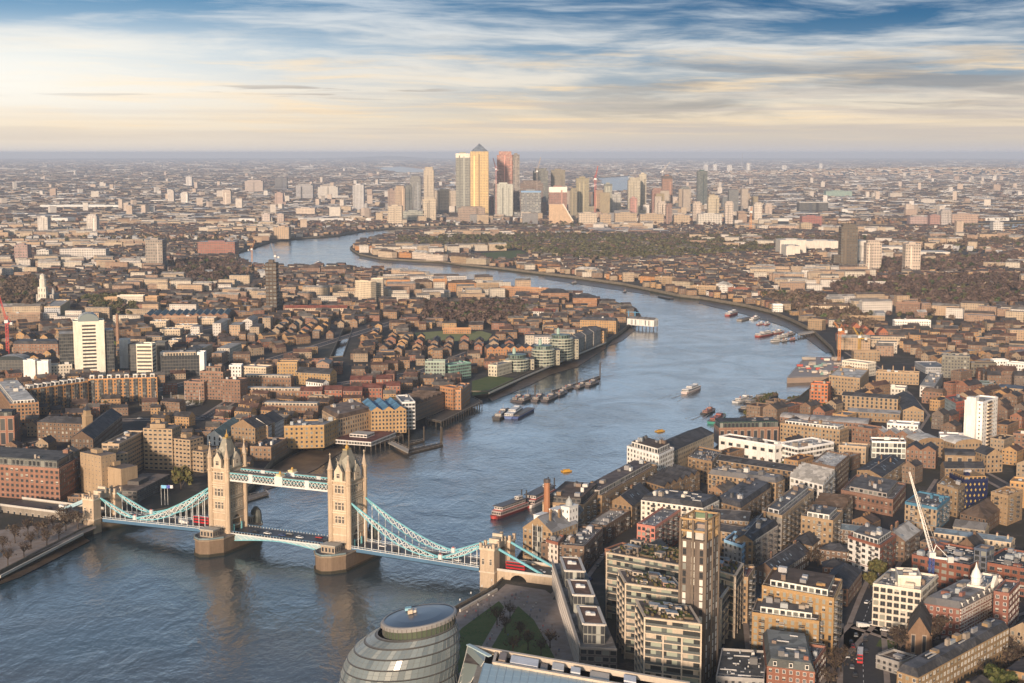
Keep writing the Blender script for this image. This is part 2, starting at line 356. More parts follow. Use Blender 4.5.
for s in ("262,480 274,466 290,456 305,449 323,451 338,444 350,446 318,468 285,484 264,490", "700,300 717,303 745,308 770,314 790,322 812,333 832,352 826,353 806,338 786,327 764,320 740,313 714,307 698,303",
          "545,276 580,280 622,286 650,292 650,294.5 618,290 578,284 545,279", "488,397 526,379 573,359 606,345 606,348 577,367 552,374 530,385 492,401",
          "0,581 84,537 90,541 20,577 -10,588", "360,256 380,260 410,262 440,263 460,266 460,268 438,265.5 408,264.5 378,262 358,258", "612,341 620,336 631,327 636,329 622,341 608,346"):
    sheet('foreshore', wpoly(s, 0.35), 0.35, M_MUD)
def f_pitch(w, p, g):
    w.put(p.inputs['Base Color'], w.mix(w.ss(w.noise(g, 0.3, 4), 0.35, 0.7), (0.20, 0.22, 0.085), (0.26, 0.26, 0.12)))
M_PITCH = simple_mat('mown_pitch', f_pitch)
def lawn(s, z=GZ + .03, m=None): 
    p = wpoly(s, GZ); occ_mark(p, 6 if m else 0); return sheet('lawn', p, z, m or M_GRASS)
# riverside park below the bridge: paved ground, two lawns, promenade
park = wpoly("460,610 497,592 506,584 545,590 560,600 580,665 590,700 380,760 400,680", GZ); occ_mark(park)
sheet('pavement', park, GZ + .012, M_PAVE)
lawn("499,601 504,607 484,642 474,660 440,690 440,655 462,628"); lawn("518,606 534,620 548,645 562,672 480,690 470,680 490,650 503,628")
lawn("472,396 489,393 512,383 514,378 490,376 472,381"); lawn("414,333 421,341 487,341 492,334 482,331 440,331", GZ + .03, M_PITCH); lawn("876,646 897,650 897,641 880,639")
lawn("470,254 520,250 530,256 500,262"); lawn("820,186 1000,184 1000,188 830,190")
sheet('pavement', wpoly("0,570 80,535 96,528 96,518 0,530 -40,560 -40,585", GZ), GZ + .012, M_PAVE); occ_mark(wpoly("0,575 80,540 100,515 0,500 -60,560", GZ))

def ribbon(line, w, z):
    L = []; R = []; n = len(line)
    for i, p in enumerate(line):
        d = (line[min(i + 1, n - 1)] - line[max(i - 1, 0)]); d.z = 0; d.normalize(); nrm = Vector((-d.y, d.x, 0)) * w / 2
        L.append(p + nrm); R.append(p - nrm)
    return L + R[::-1]
def street(s, w=9.0, marks=False):
    line = wpoly(s, GZ); r = ribbon(line, w, GZ); occ_mark(r)
    sheet('road', r, GZ + .016, M_ROAD)
    for side in (-1, 1):
        off = []
        for i, p in enumerate(line):
            d = (line[min(i + 1, len(line) - 1)] - line[max(i - 1, 0)]); d.z = 0; d.normalize(); off.append(p + Vector((-d.y, d.x, 0)) * side * (w / 2 + 1.4))
        rr = ribbon(off, 2.6, GZ); occ_mark(rr); sheet('pavement', rr, GZ + .13, M_PAVE, depth=.13)
    if marks:
        mb = MB()
        for a, b in zip(line, line[1:]):
            L = (b - a).length; d = (b - a).normalized(); k = 0
            while k < L - 3:
                q = a + d * k; nrm = Vector((-d.y, d.x, 0)) * .12
                mb.face([(q - nrm) + Vector((0, 0, .021)), (q + nrm) + Vector((0, 0, .021)), (q + nrm + d * 3) + Vector((0, 0, .021)), (q - nrm + d * 3) + Vector((0, 0, .021))], (.7, .7, .68)); k += 7
        o = mb.build('road_markings'); o['kind'] = 'structure'
for s in ("326,366 346,366 362,328 340,328", "118,470 150,468 205,470 212,500 205,520 120,500", "205,400 290,392 300,372 210,378"): occ_mark(wpoly(s, GZ))
street("864,700 863,660 862,625", 17, True); street("862,625 872,598 884,570 900,545 925,512 945,480", 9, True)
street("862,625 905,640 940,632 985,620 1030,604", 10, True); street("862,625 800,690", 8)
street("778,560 800,535 822,516 842,497 850,478", 8, True); street("758,650 752,600 762,575 778,560", 6)
street("905,440 922,415 905,395 880,372 850,352", 9, True); street("905,440 960,462 1030,500", 8); street("560,600 590,560 600,548", 8)
street("0,452 90,430 120,420 205,418", 8, True); street("205,418 240,395 330,385 420,372 470,352", 8, True)
street("0,395 150,392 230,372 320,345 400,320", 10, True); street("20,360 120,345 250,320 330,305", 10); street("590,520 640,494 700,462", 5)
# ---------------------------------------------------------------- the bascule bridge
STONE, STONE2, SLATE = (.45, .355, .26), (.55, .47, .37), (.29, .28, .235)
TEAL, WHITE, BLUE, GOLD = (.17, .43, .50), (.56, .58, .58), (.07, .15, .25), (.42, .26, .07)
BU, BV = Vector((.9046, -.4263, 0)), Vector((.4263, .9046, 0)); BC = (ray(228, 532, 11) + ray(350.6, 548, 11)) / 2 + Vector((-2.1, 11.5, 0)); BC.z = 0
BRZ = math.atan2(BU.y, BU.x)
def bw(u, v, z): return BC + BU * u + BV * v + Vector((0, 0, z))
def quad_roof(mb, x0, x1, y0, y1, z0, tx, ty, z1, col, m=ROOF):
    cx, cy = (x0 + x1) / 2, (y0 + y1) / 2; a = [(x0, y0, z0), (x1, y0, z0), (x1, y1, z0), (x0, y1, z0)]
    b = [(cx - tx, cy - ty, z1), (cx + tx, cy - ty, z1), (cx + tx, cy + ty, z1), (cx - tx, cy + ty, z1)]
    for i in range(4): mb.face([a[i], a[(i + 1) % 4], b[(i + 1) % 4], b[i]], col, m)
    mb.face(b, col, m)
def arch_wall(mb, x, y0, y1, z0, zs, z1, half, col, t):
    """wall in the plane across the road at x..x+t with an arched opening of half-width half"""
    n = 10; cy = (y0 + y1) / 2; arc = [(cy + half * math.cos(math.pi * i / n), zs + half * 1.05 * math.sin(math.pi * i / n)) for i in range(n + 1)]
    for xx in (x, x + t):
        for i in range(n):
            (ya, za), (yb, zb) = arc[i], arc[i + 1]; mb.face([(xx, ya, za), (xx, yb, zb), (xx, yb, z1), (xx, ya, z1)], col, WALL)
        mb.face([(xx, cy + half, z0), (xx, y1, z0), (xx, y1, z1), (xx, cy + half, z1)], col, WALL); mb.face([(xx, y0, z0), (xx, cy - half, z0), (xx, cy - half, z1), (xx, y0, z1)], col, WALL)
    for i in range(n):
        (ya, za), (yb, zb) = arc[i], arc[i + 1]; mb.face([(x, ya, za), (x + t, ya, za), (x + t, yb, zb), (x, yb, zb)], col, WALL)
    for yy in (cy - half, cy + half): mb.face([(x, yy, z0), (x + t, yy, z0), (x + t, yy, zs), (x, yy, zs)], col, WALL)
    for yy in (y0, y1): mb.face([(x, yy, z0), (x + t, yy, z0), (x + t, yy, z1), (x, yy, z1)], col, WALL)
    mb.face([(x, y0, z1), (x + t, y0, z1), (x + t, y1, z1), (x, y1, z1)], col, WALL)

def unit_window(name, pane, frame, arched=False, lights=2):
    mb = MB(); mb.face([(-.5, -.02, 0), (.5, -.02, 0), (.5, -.02, 1), (-.5, -.02, 1)], pane, GLASS)
    for a, b in (((-.5, -.05, 0), (-.5, -.05, 1)), ((.5, -.05, 0), (.5, -.05, 1)), ((-.5, -.05, 1), (.5, -.05, 1)), ((-.58, -.07, 0), (.58, -.07, 0))): mb.bar(a, b, .11, .08, frame, PAINT)
    for k in range(1, lights): mb.bar((-.5 + k / lights, -.04, 0), (-.5 + k / lights, -.04, 1), .06, .05, frame, PAINT)
    if arched: mb.bar((-.5, -.05, .62), (.5, -.05, .62), .06, .07, frame, PAINT)
    o = mb.build(name); me = o.data; bpy.data.objects.remove(o); return me
W_STONE = unit_window('window', (.03, .033, .038), (.62, .54, .44), True)
def put(name, me, parent, loc, sc=(1, 1, 1), rz=0.0):
    o = bpy.data.objects.new(name, me); COL.objects.link(o); o.parent = parent; o.location = loc; o.scale = sc; o.rotation_euler.z = rz; return o

def tower_bridge():
    root = thing('tower_bridge', 'stone twin towered bascule bridge with pale blue chains across the river', 'bridge', BC, BRZ)
    hx, hy = 5.9, 8.6
    tme = {}
    for sgn in (-1, 1):
        cx = 41 * sgn
        # pier with pointed cutwaters
        pier = [(cx - 10, -19), (cx - 5, -26), (cx, -28.5), (cx + 5, -26), (cx + 10, -19), (cx + 10, 19), (cx + 5, 26), (cx, 28.5), (cx - 5, 26), (cx - 10, 19)]
        mb = MB(); mb.prism(pier, -1, 1.6, (.06, .055, .04), WALL, top=False)
        mb.prism(pier, 1.6, 10.0, (.19, .138, .098), WALL, tc=(.2, .19, .18), tm=ROOF)
        big = [(cx + (x - cx) * 1.06, y * 1.025) for x, y in pier]; mb.prism(big, -1, 1.2, (.04, .038, .028), WALL, tc=(.10, .08, .06)); mb.prism(big, 9.3, 9.9, (.30, .24, .18), WALL)
        po = mb.build('pier', root)
        if 1:
            for e in (-1, 1):                            # parapet round each end of the pier head
              q = MB()
              for i in range(len(pier)):
                a, b = pier[i], pier[(i + 1) % len(pier)]
                if (abs(a[1]) > 12 or abs(b[1]) > 12) and a[1] * e > 0:
                    if a[1] * b[1] > 0: q.bar((a[0], a[1], 10.5), (b[0], b[1], 10.5), .4, .9, (.16, .22, .24))
              q.build('parapet', po)
            for s2 in (-1, 1):
                q = MB(); y = 18.5 * s2; q.box(cx - 4.5, cx + 4.5, y - 3, y + 3, 10, 14, (.33, .27, .21), WALL, wp=(.55, .6, .2), pitch=2.2, storey=4); q.box(cx - 5, cx + 5, y - 3.6, y + 3.6, 14, 14.7, (.34, .33, .30), PAINT)
                q.build('cabin', po)
            q = MB(); q.lathe(cx + 4, 22, [(3.4, 10), (3.4, 14), (2.8, 17), (1.2, 19), (0, 19.5)], 10, (.10, .11, .10), ROOF); q.build('engine_house', po)
        # tower body: two legs each side of the road, arch, shaft above
        mb = MB(); zt, zl = 48.5, 22.0
        for s2 in (-1, 1):
            ya, yb = (-hy, -4.6) if s2 < 0 else (4.6, hy)
            mb.box(cx - hx, cx + hx, ya, yb, 9.5, zl, STONE, WALL)
        for s2 in (-1, 1):
            x = cx + s2 * hx; arch_wall(mb, x - (.9 if s2 > 0 else 0), -4.6, 4.6, 9.5, 15.2, zl, 4.1, STONE, .9)
        mb.box(cx - hx, cx + hx, -hy, hy, zl, zt, STONE, WALL, bottom=True)
        for z, g in ((13.0, .25), (17.2, .25), (21.6, .5), (22.9, .3), (29.8, .5), (31.0, .3), (36.6, .3), (38.0, .5), (39.2, .35), (45.6, .45), (47.9, .75)):
            mb.box(cx - hx - g, cx + hx + g, -hy - g, hy + g, z, z + .55, STONE2, WALL, bottom=True)
        for k in range(14):                              # battlements along the wall head
            for s2 in (-1, 1):
                y = -hy + 3 + (2 * hy - 6) * k / 13; mb.box(cx + s2 * hx - .35, cx + s2 * hx + .35, y - .35, y + .35, 48.5, 49.7, STONE2, WALL)
        to = mb.build('tower', root)
        q = MB(); quad_roof(q, cx - hx + 1.2, cx + hx - 1.2, -hy + 1.2, hy - 1.2, 48.5, 1.3, 2.2, 64.8, SLATE); q.box(cx - 1.4, cx + 1.4, -2.3, 2.3, 64.5, 65.2, (.35, .27, .12), PAINT, bottom=True)
        ro = q.build('roof', to)
        # every corner: an octagonal turret with a spire
        for ax in (-1, 1):
            for ay in (-1, 1):
                q = MB(); X, Y = cx + ax * hx, ay * hy
                q.lathe(X, Y, [(1.55, 9.5), (1.55, 46), (1.9, 46.6), (1.9, 47.2), (1.55, 47.4), (1.55, 53.6), (1.9, 54), (1.9, 54.6)], 8, STONE, WALL, rot=math.pi / 8)
                q.lathe(X, Y, [(1.6, 54.6), (.8, 58.2), (.12, 61.4)], 8, (.44, .36, .28), WALL, rot=math.pi / 8)
                q.bar((X, Y, 61), (X, Y, 63.6), .28, .28, STONE2); q.bar((X - .6, Y, 62.8), (X + .6, Y, 62.8), .25, .25, STONE2)
                q.build('turret', to)
        # stone gables in the middle of each side
        for ax, ay in ((0, -1), (0, 1), (-1, 0), (1, 0)):
            q = MB()
            if ay: q.box(cx - 2.6, cx + 2.6, ay * (hy + .3) - .8, ay * (hy + .3) + .8, 48.5, 53.5, STONE2, WALL); yy = ay * (hy + .3); A = [(cx - 2.6, yy - .8), (cx + 2.6, yy - .8)], [(cx - 2.6, yy + .8), (cx + 2.6, yy + .8)]; ap = [(cx, yy - .8, 57.8), (cx, yy + .8, 57.8)]
            else: xx = cx + ax * (hx + .3); q.box(xx - .8, xx + .8, -3.2, 3.2, 48.5, 53, STONE2, WALL); A = [(xx - .8, -3.2), (xx - .8, 3.2)], [(xx + .8, -3.2), (xx + .8, 3.2)]; ap = [(xx - .8, 0, 57), (xx + .8, 0, 57)]
            zb = 53.5 if ay else 53
            for e, t in zip(A, ap): q.face([(*e[0], zb), (*e[1], zb), t], STONE2, WALL)
            for k in (0, 1): q.face([(*A[0][k], zb), (*A[1][k], zb), ap[1], ap[0]], SLATE, ROOF)
            q.bar(ap[0], (ap[0][0], ap[0][1], ap[0][2] + 2), .3, .3, STONE2); q.build('gable', to)
            g = (cx, ay * (hy + 1.15), 50) if ay else (cx + ax * (hx + 1.15), 0, 50); put('window', W_STONE, to, g, (2.2, 1, 2.6), 0 if ay < 0 else math.pi if ay > 0 else -math.pi / 2 * -ax * 1.0 if ax > 0 else -math.pi / 2)
        # gold crown and finial
        q = MB(); q.lathe(cx, 0, [(.9, 65.2), (1.1, 66.2), (.6, 66.8), (.25, 67.4), (.12, 69.6), (.02, 69.8)], 8, GOLD, PAINT); q.build('finial', ro)
        # tall mullioned windows in bays
        for z, hgt in ((11.4, 2.6), (24.0, 4.2), (31.5, 4.6), (41.2, 4.6)):
            for s2, rz in ((-1, 0), (1, math.pi)):
                for dx in (-2.2, 0, 2.2): put('window', W_STONE, to, (cx + dx, s2 * (hy + .06), z), (1.35 if dx else 1.8, 1.5, hgt), rz)
            if z > 20:
                for s2, rz in ((-1, -math.pi / 2), (1, math.pi / 2)):
                    for dy in (-5, -2.5, 0, 2.5, 5): put('window', W_STONE, to, (cx + s2 * (hx + .06), dy, z), (1.2, 1.5, hgt), rz)
        for s2 in (-1, 1):                               # teal gates and hoods under the arch
            q = MB(); x = cx + s2 * (hx + .5)
            for s3 in (-1, 1): q.box(x - .5, x + .5, s3 * 3.9 - .25, s3 * 3.9 + .25, 10, 14.5, (.10, .28, .32))
            q.build('gate_frame', to)
    # two high walkways
    for y in (-6.2, 6.2):
        mb = MB(); x0, x1 = -41 + hx, 41 - hx; z0, z1 = 41.0, 46.0
        mb.box(x0, x1, y - 1.7, y + 1.7, z0, z0 + 1.0, WHITE, bottom=True); mb.box(x0, x1, y - 1.8, y + 1.8, z1 - .55, z1 + .1, TEAL, bottom=True); mb.box(x0, x1, y - 1.5, y + 1.5, z1 + .1, z1 + .55, (.13, .11, .10), ROOF)
        mb.box(x0, x1, y - 1.3, y + 1.3, z0 + 1, z1 - .55, (.035, .04, .045), GLASS)
        wo = mb.build('walkway', root)
        q = MB(); n = 30
        for s2 in (-1, 1):
            yy = y + s2 * 1.62
            for k in range(n):
                a = x0 + (x1 - x0) * k / n; b = x0 + (x1 - x0) * (k + 1) / n
                q.bar((a, yy, z0 + 1), (b, yy, z1 - .5), .22, .3, WHITE); q.bar((b, yy, z0 + 1), (a, yy, z1 - .5), .22, .3, WHITE)
            q.bar((x0, yy, z0 + 2.9), (x1, yy, z0 + 2.9), .2, .22, TEAL)
        q.build('lattice', wo)
        q = MB(); q.box(-2.6, 2.6, y - 2.0, y + 2.0, z0, z1 + .9, WHITE, bottom=True); q.box(-1.6, 1.6, y - 2.1, y + 2.1, z1 + .9, z1 + 2.2, (.6, .5, .3)); q.lathe(0, y, [(.9, z1 + 2.2), (.5, z1 + 3.4), (0, z1 + 3.8)], 6, GOLD); q.build('crest', wo)
        for xx in (x0 + 16, x1 - 16): q = MB(); q.box(xx - 1.4, xx + 1.4, y - 1.95, y + 1.95, z0, z1 + .3, WHITE, bottom=True); q.build('panel', wo)
    # bascules between the towers, side spans outside them
    zd = lambda u: 10.6 - 2.0 * max(0, abs(u) - 48) / 88
    mb = MB(); mb.box(-34, 34, -8.2, 8.2, 9.7, 10.5, (.05, .05, .055), PAINT, bottom=True); mb.build('bascule', root)
    for s2 in (-1, 1):
        q = MB(); n = 16
        for k in range(n):
            a, b = -34 + 68 * k / n, -34 + 68 * (k + 1) / n; d = lambda u: 9.6 - .6 - 3.3 * (abs(u) / 34) ** 1.5
            y = s2 * 8.3; q.face([(a, y, d(a)), (b, y, d(b)), (b, y, 9.9), (a, y, 9.9)], (.3, .42, .46)); q.face([(a, y - s2 * .5, d(a)), (b, y - s2 * .5, d(b)), (b, y, d(b)), (a, y, d(a))], TEAL)
            q.bar((a, y + s2 * .1, d(a)), (b, y + s2 * .1, d(b)), .4, .5, TEAL); q.bar((a, y + s2 * .1, 9.7), (b, y + s2 * .1, d(b)), .25, .25, WHITE)
        q.bar((-34, s2 * 8.4, 10.1), (34, s2 * 8.4, 10.1), .4, .7, WHITE); q.build('girder', root)
        q = MB(); q.bar((-34, s2 * 8.2, 11.5), (34, s2 * 8.2, 11.5), .25, .25, BLUE)
        for k in range(35): q.box(-34 + k * 2 - .12, -34 + k * 2 + .12, s2 * 8.2 - .12, s2 * 8.2 + .12, 10.5, 11.4, WHITE)
        q.build('parapet', root)
    for sg in (-1, 1):
        mb = MB(); n = 12
        for k in range(n):
            a, b = sg * (48 + 80 * k / n), sg * (48 + 80 * (k + 1) / n)
            A = [(a, -8.4, zd(a)), (b, -8.4, zd(b)), (b, 8.4, zd(b)), (a, 8.4, zd(a))]; mb.face(A, (.05, .05, .055)); mb.face([(p[0], p[1], p[2] - 2.2) for p in A][::-1], (.05, .07, .1))
        mb.build('deck', root)
        for s2 in (-1, 1):
            q = MB(); y = s2 * 8.5
            for k in range(n):
                a, b = sg * (48 + 80 * k / n), sg * (48 + 80 * (k + 1) / n); q.bar((a, y, zd(a) - .75), (b, y, zd(b) - .75), .5, 2.0, BLUE); q.bar((a, y, zd(a) + .35), (b, y, zd(b) + .35), .7, .3, WHITE); q.bar((a, y, zd(a) + 1.35), (b, y, zd(b) + 1.35), .22, .22, WHITE)
            for k in range(48): u = sg * (48.8 + 80 * k / 48); q.box(u - .16, u + .16, y - .14, y + .14, zd(u) + .4, zd(u) + 1.3, (.20, .30, .40) if k % 3 else BLUE)
            q.build('parapet', root)
            q = MB(); yy = s2 * 5.2
            for k in range(n):
                a, b = sg * (48 + 80 * k / n), sg * (48 + 80 * (k + 1) / n); A = [(a, yy, zd(a) + .12), (b, yy, zd(b) + .12), (b, s2 * 8.2, zd(b) + .12), (a, s2 * 8.2, zd(a) + .12)]; q.face(A if s2 * sg > 0 else A[::-1], (.2, .18, .17))
            q.build('footway', root)
            # stiffened chain: upper and lower chord with lattice between, hung from tower, pinned low, up to the abutment
            y = s2 * 7.7; q = MB(); top = []; bot = []
            N1, N2 = 13, 7; uL = 104
            for k in range(N1 + 1):
                t = k / N1; u = 48 + (uL - 48) * t; base = 36.2 + (11.8 - 36.2) * (1 - (1 - t) ** 1.75); g = 4.3 * math.sin(math.pi * t) ** .8
                top.append((sg * u, y, base + g * .45)); bot.append((sg * u, y, base - g * .55))
            t2, b2 = [], []
            for k in range(N2 + 1):
                t = k / N2; u = uL + (130 - uL) * t; base = 11.8 + (21.4 - 11.8) * t ** 1.35; g = 2.6 * math.sin(math.pi * t) ** .8
                t2.append((sg * u, y, base + g * .4)); b2.append((sg * u, y, base - g * .6))
            for T, Bm in ((top, bot), (t2, b2)):
                for k in range(len(T) - 1):
                    q.bar(T[k], T[k + 1], .6, .65, TEAL); q.bar(Bm[k], Bm[k + 1], .5, .55, TEAL if T is top else TEAL)
                    if 0 < k: q.bar(T[k], Bm[k], .3, .35, WHITE)
                    q.bar(T[k], Bm[k + 1], .3, .42, WHITE); q.bar(Bm[k], T[k + 1], .3, .42, WHITE)
            co = q.build('chain', root)
            q = MB(); q.lathe(sg * uL, y, [(1.3, 10.6), (1.3, 13.4)], 8, WHITE); q.lathe(sg * uL, y, [(.6, 13.4), (.5, 13.8)], 8, (.5, .08, .06)); q.build('pin', co)
            for k in list(range(1, N1)):
                u = top[k][0]; q = MB(); q.bar((u, y, zd(u)), (u, y, bot[k][2]), .3, .3, (.66, .68, .68)); q.build('hanger', root)
            for k in range(2, N2):
                u = t2[k][0]; q = MB(); q.bar((u, y, zd(u)), (u, y, b2[k][2]), .28, .28, (.66, .68, .68)); q.build('hanger', root)
            # land tie beyond the abutment
            q = MB(); q.bar((sg * 139, y, 20.5), (sg * 166, y, 9.0), .9, 1.1, (.16, .42, .5) if sg > 0 else (.35, .5, .56)); q.build('land_tie', root)
        # abutment: two stone turrets joined by a gabled portal
        for s2 in (-1, 1):
            q = MB(); y = s2 * 9.9; q.box(sg * 135 - 4.2, sg * 135 + 4.2, y - 3.3, y + 3.3, -1, 20.5, STONE, WALL); q.box(sg * 135 - 4.6, sg * 135 + 4.6, y - 3.7, y + 3.7, 8.2, 9.0, STONE2, WALL, bottom=True); q.box(sg * 135 - 4.6, sg * 135 + 4.6, y - 3.6, y + 3.6, 20.5, 21.6, STONE2, WALL, bottom=True)
            for ax in (-1, 1):
                for ay in (-1, 1): q.box(sg * 135 + ax * 3.8 - .7, sg * 135 + ax * 3.8 + .7, y + ay * 2.8 - .7, y + ay * 2.8 + .7, 21.6, 24.2, STONE, WALL)
            for k in (-2, 0, 2): q.box(sg * 135 + k - .5, sg * 135 + k + .5, y - 3.5, y - 2.9, 21.6, 22.8, STONE2, WALL)
            ao = q.build('abutment_tower', root)
            for dx in (-2.2, 2.2): put('window', W_STONE, ao, (sg * 135 + dx, y - 3.4, 12.5), (1.3, 1.5, 3.4), 0)
        q = MB(); arch_wall(q, sg * 135 - 2.5, -6.7, 6.7, 8.4, 14.0, 19.5, 5.6, STONE, 5.0)
        for k in (-1, 1): q.face([(sg * 135 + k * 2.5, -7.5, 19.5), (sg * 135 + k * 2.5, 7.5, 19.5), (sg * 135 + k * 2.5, 7.5, 20), (sg * 135 + k * 2.5, 0, 25.5), (sg * 135 + k * 2.5, -7.5, 20)], STONE, WALL)
        for k in (-1, 1): q.face([(sg * 135 - 2.7, k * 7.7, 19.8), (sg * 135 + 2.7, k * 7.7, 19.8), (sg * 135 + 2.7, 0, 25.6), (sg * 135 - 2.7, 0, 25.6)], (.2, .2, .19), ROOF)
        for y in (-4, 0, 4): q.box(sg * 135 - 2.9, sg * 135 + 2.9, y - .6, y + .6, 22.6 - abs(y) * .6, 26.6 - abs(y) * .5, STONE2, WALL)
        q.build('portal', root)
        # masonry approach with a round arch over the riverside walk
        q = MB()
        L = 34 if sg > 0 else 70
        x0, x1 = (139.5, 139.5 + L) if sg > 0 else (-139.5 - L, -139.5)
        for s2 in (-1, 1):
            y = s2 * 10.2
            if sg > 0:
                n = 10; cxx, half, zs = 152.0, 5.2, 4.0
                arc = [(cxx - half * math.cos(math.pi * i / n), 3.2 + half * .95 * math.sin(math.pi * i / n)) for i in range(n + 1)]
                for i in range(n): q.face([(arc[i][0], y, arc[i][1]), (arc[i + 1][0], y, arc[i + 1][1]), (arc[i + 1][0], y, 9.6), (arc[i][0], y, 9.6)], STONE, WALL)
                q.face([(x0, y, 0), (arc[0][0], y, 0), (arc[0][0], y, 9.6), (x0, y, 9.6)], STONE, WALL); q.face([(arc[-1][0], y, 0), (x1, y, 0), (x1, y, 9.6), (arc[-1][0], y, 9.6)], STONE, WALL)
            else:
                q.wallq((x0, y), (x1, y), 0, 9.6, (.25, .22, .185), (.3, .4, 0), 5.0, 9.6)
        q.face([(x0, -10.2, 8.6), (x1, -10.2, 8.6), (x1, 10.2, 8.6), (x0, 10.2, 8.6)], (.05, .05, .055)); ap = q.build('approach_viaduct', root)
        for s2 in (-1, 1): r = MB(); r.bar((x0, s2 * 10.2, 9.9), (x1, s2 * 10.2, 9.9), .6, 1.3, (.5, .48, .44)); r.build('parapet', ap)
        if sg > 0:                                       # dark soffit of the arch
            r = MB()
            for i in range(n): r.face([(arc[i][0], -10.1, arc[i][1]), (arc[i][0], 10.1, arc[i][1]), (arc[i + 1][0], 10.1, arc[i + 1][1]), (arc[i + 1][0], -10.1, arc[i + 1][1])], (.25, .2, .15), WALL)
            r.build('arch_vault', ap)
    for poly in ([bw(u, v, 0) for u, v in ((128, -12), (176, -12), (176, 12), (128, 12))], [bw(u, v, 0) for u, v in ((-210, -12), (-128, -12), (-128, 12), (-210, 12))]): occ_mark(poly)
    return root
tower_bridge()

# ---------------------------------------------------------------- leaning round glass assembly hall at the bottom edge
def city_hall():
    c = ray(419, 618, 47); cx, cy = c.x, c.y
    root = thing('glass_hall', 'rounded leaning glass hall with dark oval roof beside the river park', 'hall', (cx, cy, GZ))
    # (radius, z, lean): fat below, drawn in to the oval roof; lower storeys pushed out towards the left
    prof = [(20.0, 0, -2), (22.3, 4, -4), (23.6, 8, -6.0), (24.0, 12, -7.4), (23.8, 16, -8.2), (23.2, 20, -8.2), (22.9, 24, -7.3), (22.2, 28, -6.3), (20.8, 32, -4.9), (18.4, 35.6, -2.9), (15.6, 38.2, -1.0)]
    n = 56
    for k in range(len(prof) - 1):
        (r0, z0, l0), (r1, z1, l1) = prof[k], prof[k + 1]; mb = MB()
        def P(r, z, l, i): a = 2 * math.pi * i / n; x = r * math.cos(a); return (l + x, r * math.sin(a) - l * .2, z + x * .15 * (max(0, z) / 40) ** 1.6)
        rr = random.Random(k); zt = z1 - .55
        f = (zt - z0) / (z1 - z0); rt, lt = r0 + (r1 - r0) * f, l0 + (l1 - l0) * f
        for i in range(n):
            q = rr.random(); c_ = (.15, .185, .205) if q < .66 else (.11, .14, .16) if q < .9 else (.22, .25, .26)
            mb.face([P(r0, z0, l0, i), P(r0, z0, l0, i + 1), P(rt, zt, lt, i + 1), P(rt, zt, lt, i)], c_, GLASS)
        for i in range(0, n): mb.bar(P(r0 + .05, z0, l0, i), P(rt + .05, zt, lt, i), .10, .12, (.16, .18, .19))
        fz = z0 + (zt - z0) * .52; rm, lm = r0 + (rt - r0) * .52, l0 + (lt - l0) * .52
        for i in range(n): mb.bar(P(rm + .05, fz, lm, i), P(rm + .05, fz, lm, i + 1), .10, .10, (.16, .18, .19))
        g = mb.build('glazed_storey', root)
        q = MB()
        for i in range(n):
            a, b = P(rt + .05, zt, lt, i), P(rt + .05, zt, lt, i + 1); d, e = P(r1 + .38, z1 - .1, l1, i), P(r1 + .38, z1 - .1, l1, i + 1); q.face([a, b, e, d], (.05, .048, .046)); q.face([d, e, P(r1 - .2, z1 + .12, l1, i + 1), P(r1 - .2, z1 + .12, l1, i)], (.11, .11, .11))
        q.build('ledge', g)
    class Tilt(MB):
        def build(s, *a, **k): s.v = [(x, y, z + x * .15) for x, y, z in s.v]; return MB.build(s, *a, **k)
    mb = Tilt(); mb.lathe(0, 0, [(14.3, 38), (14.3, 41.3)], 48, (.07, .09, .06), GLASS, cap=False)
    for i in range(48): a = 2 * math.pi * i / 48; mb.bar((14.4 * math.cos(a), 14.4 * math.sin(a), 38), (14.4 * math.cos(a), 14.4 * math.sin(a), 41.3), .25, .3, (.06, .06, .06))
    mb.build('gallery', root)
    mb = Tilt(); mb.lathe(0, 0, [(14.0, 41.2), (15.0, 41.2), (15.1, 42.5), (14.7, 43.0), (13.9, 43.1)], 48, (.24, .235, .235), PAINT, cap=False)
    for i in range(48): a = 2 * math.pi * i / 48; mb.bar((15.1 * math.cos(a), 15.1 * math.sin(a), 41.2), (15.1 * math.cos(a), 15.1 * math.sin(a), 42.5), .25, .25, (.12, .11, .11))
    ro = mb.build('roof_rim', root)
    mb = Tilt(); mb.lathe(0, 0, [(14.0, 42.9), (9, 43.4), (.05, 43.7)], 48, (.03, .05, .085), GLASS); mb.build('roof', root)
    mb = Tilt(); mb.box(-4.5, -2.6, 1, 3.4, 43.8, 45.3, (.45, .38, .3)); mb.box(-2.4, -1.2, 2, 5, 43.8, 44.8, (.5, .45, .4)); mb.box(-6, -3.5, 6, 8.5, 43.8, 44.8, (.2, .4, .5)); mb.build('roof_plant', root)
    occ_mark([(cx - 34, cy - 28), (cx + 28, cy - 28), (cx + 28, cy + 28), (cx - 34, cy + 28)])
city_hall()

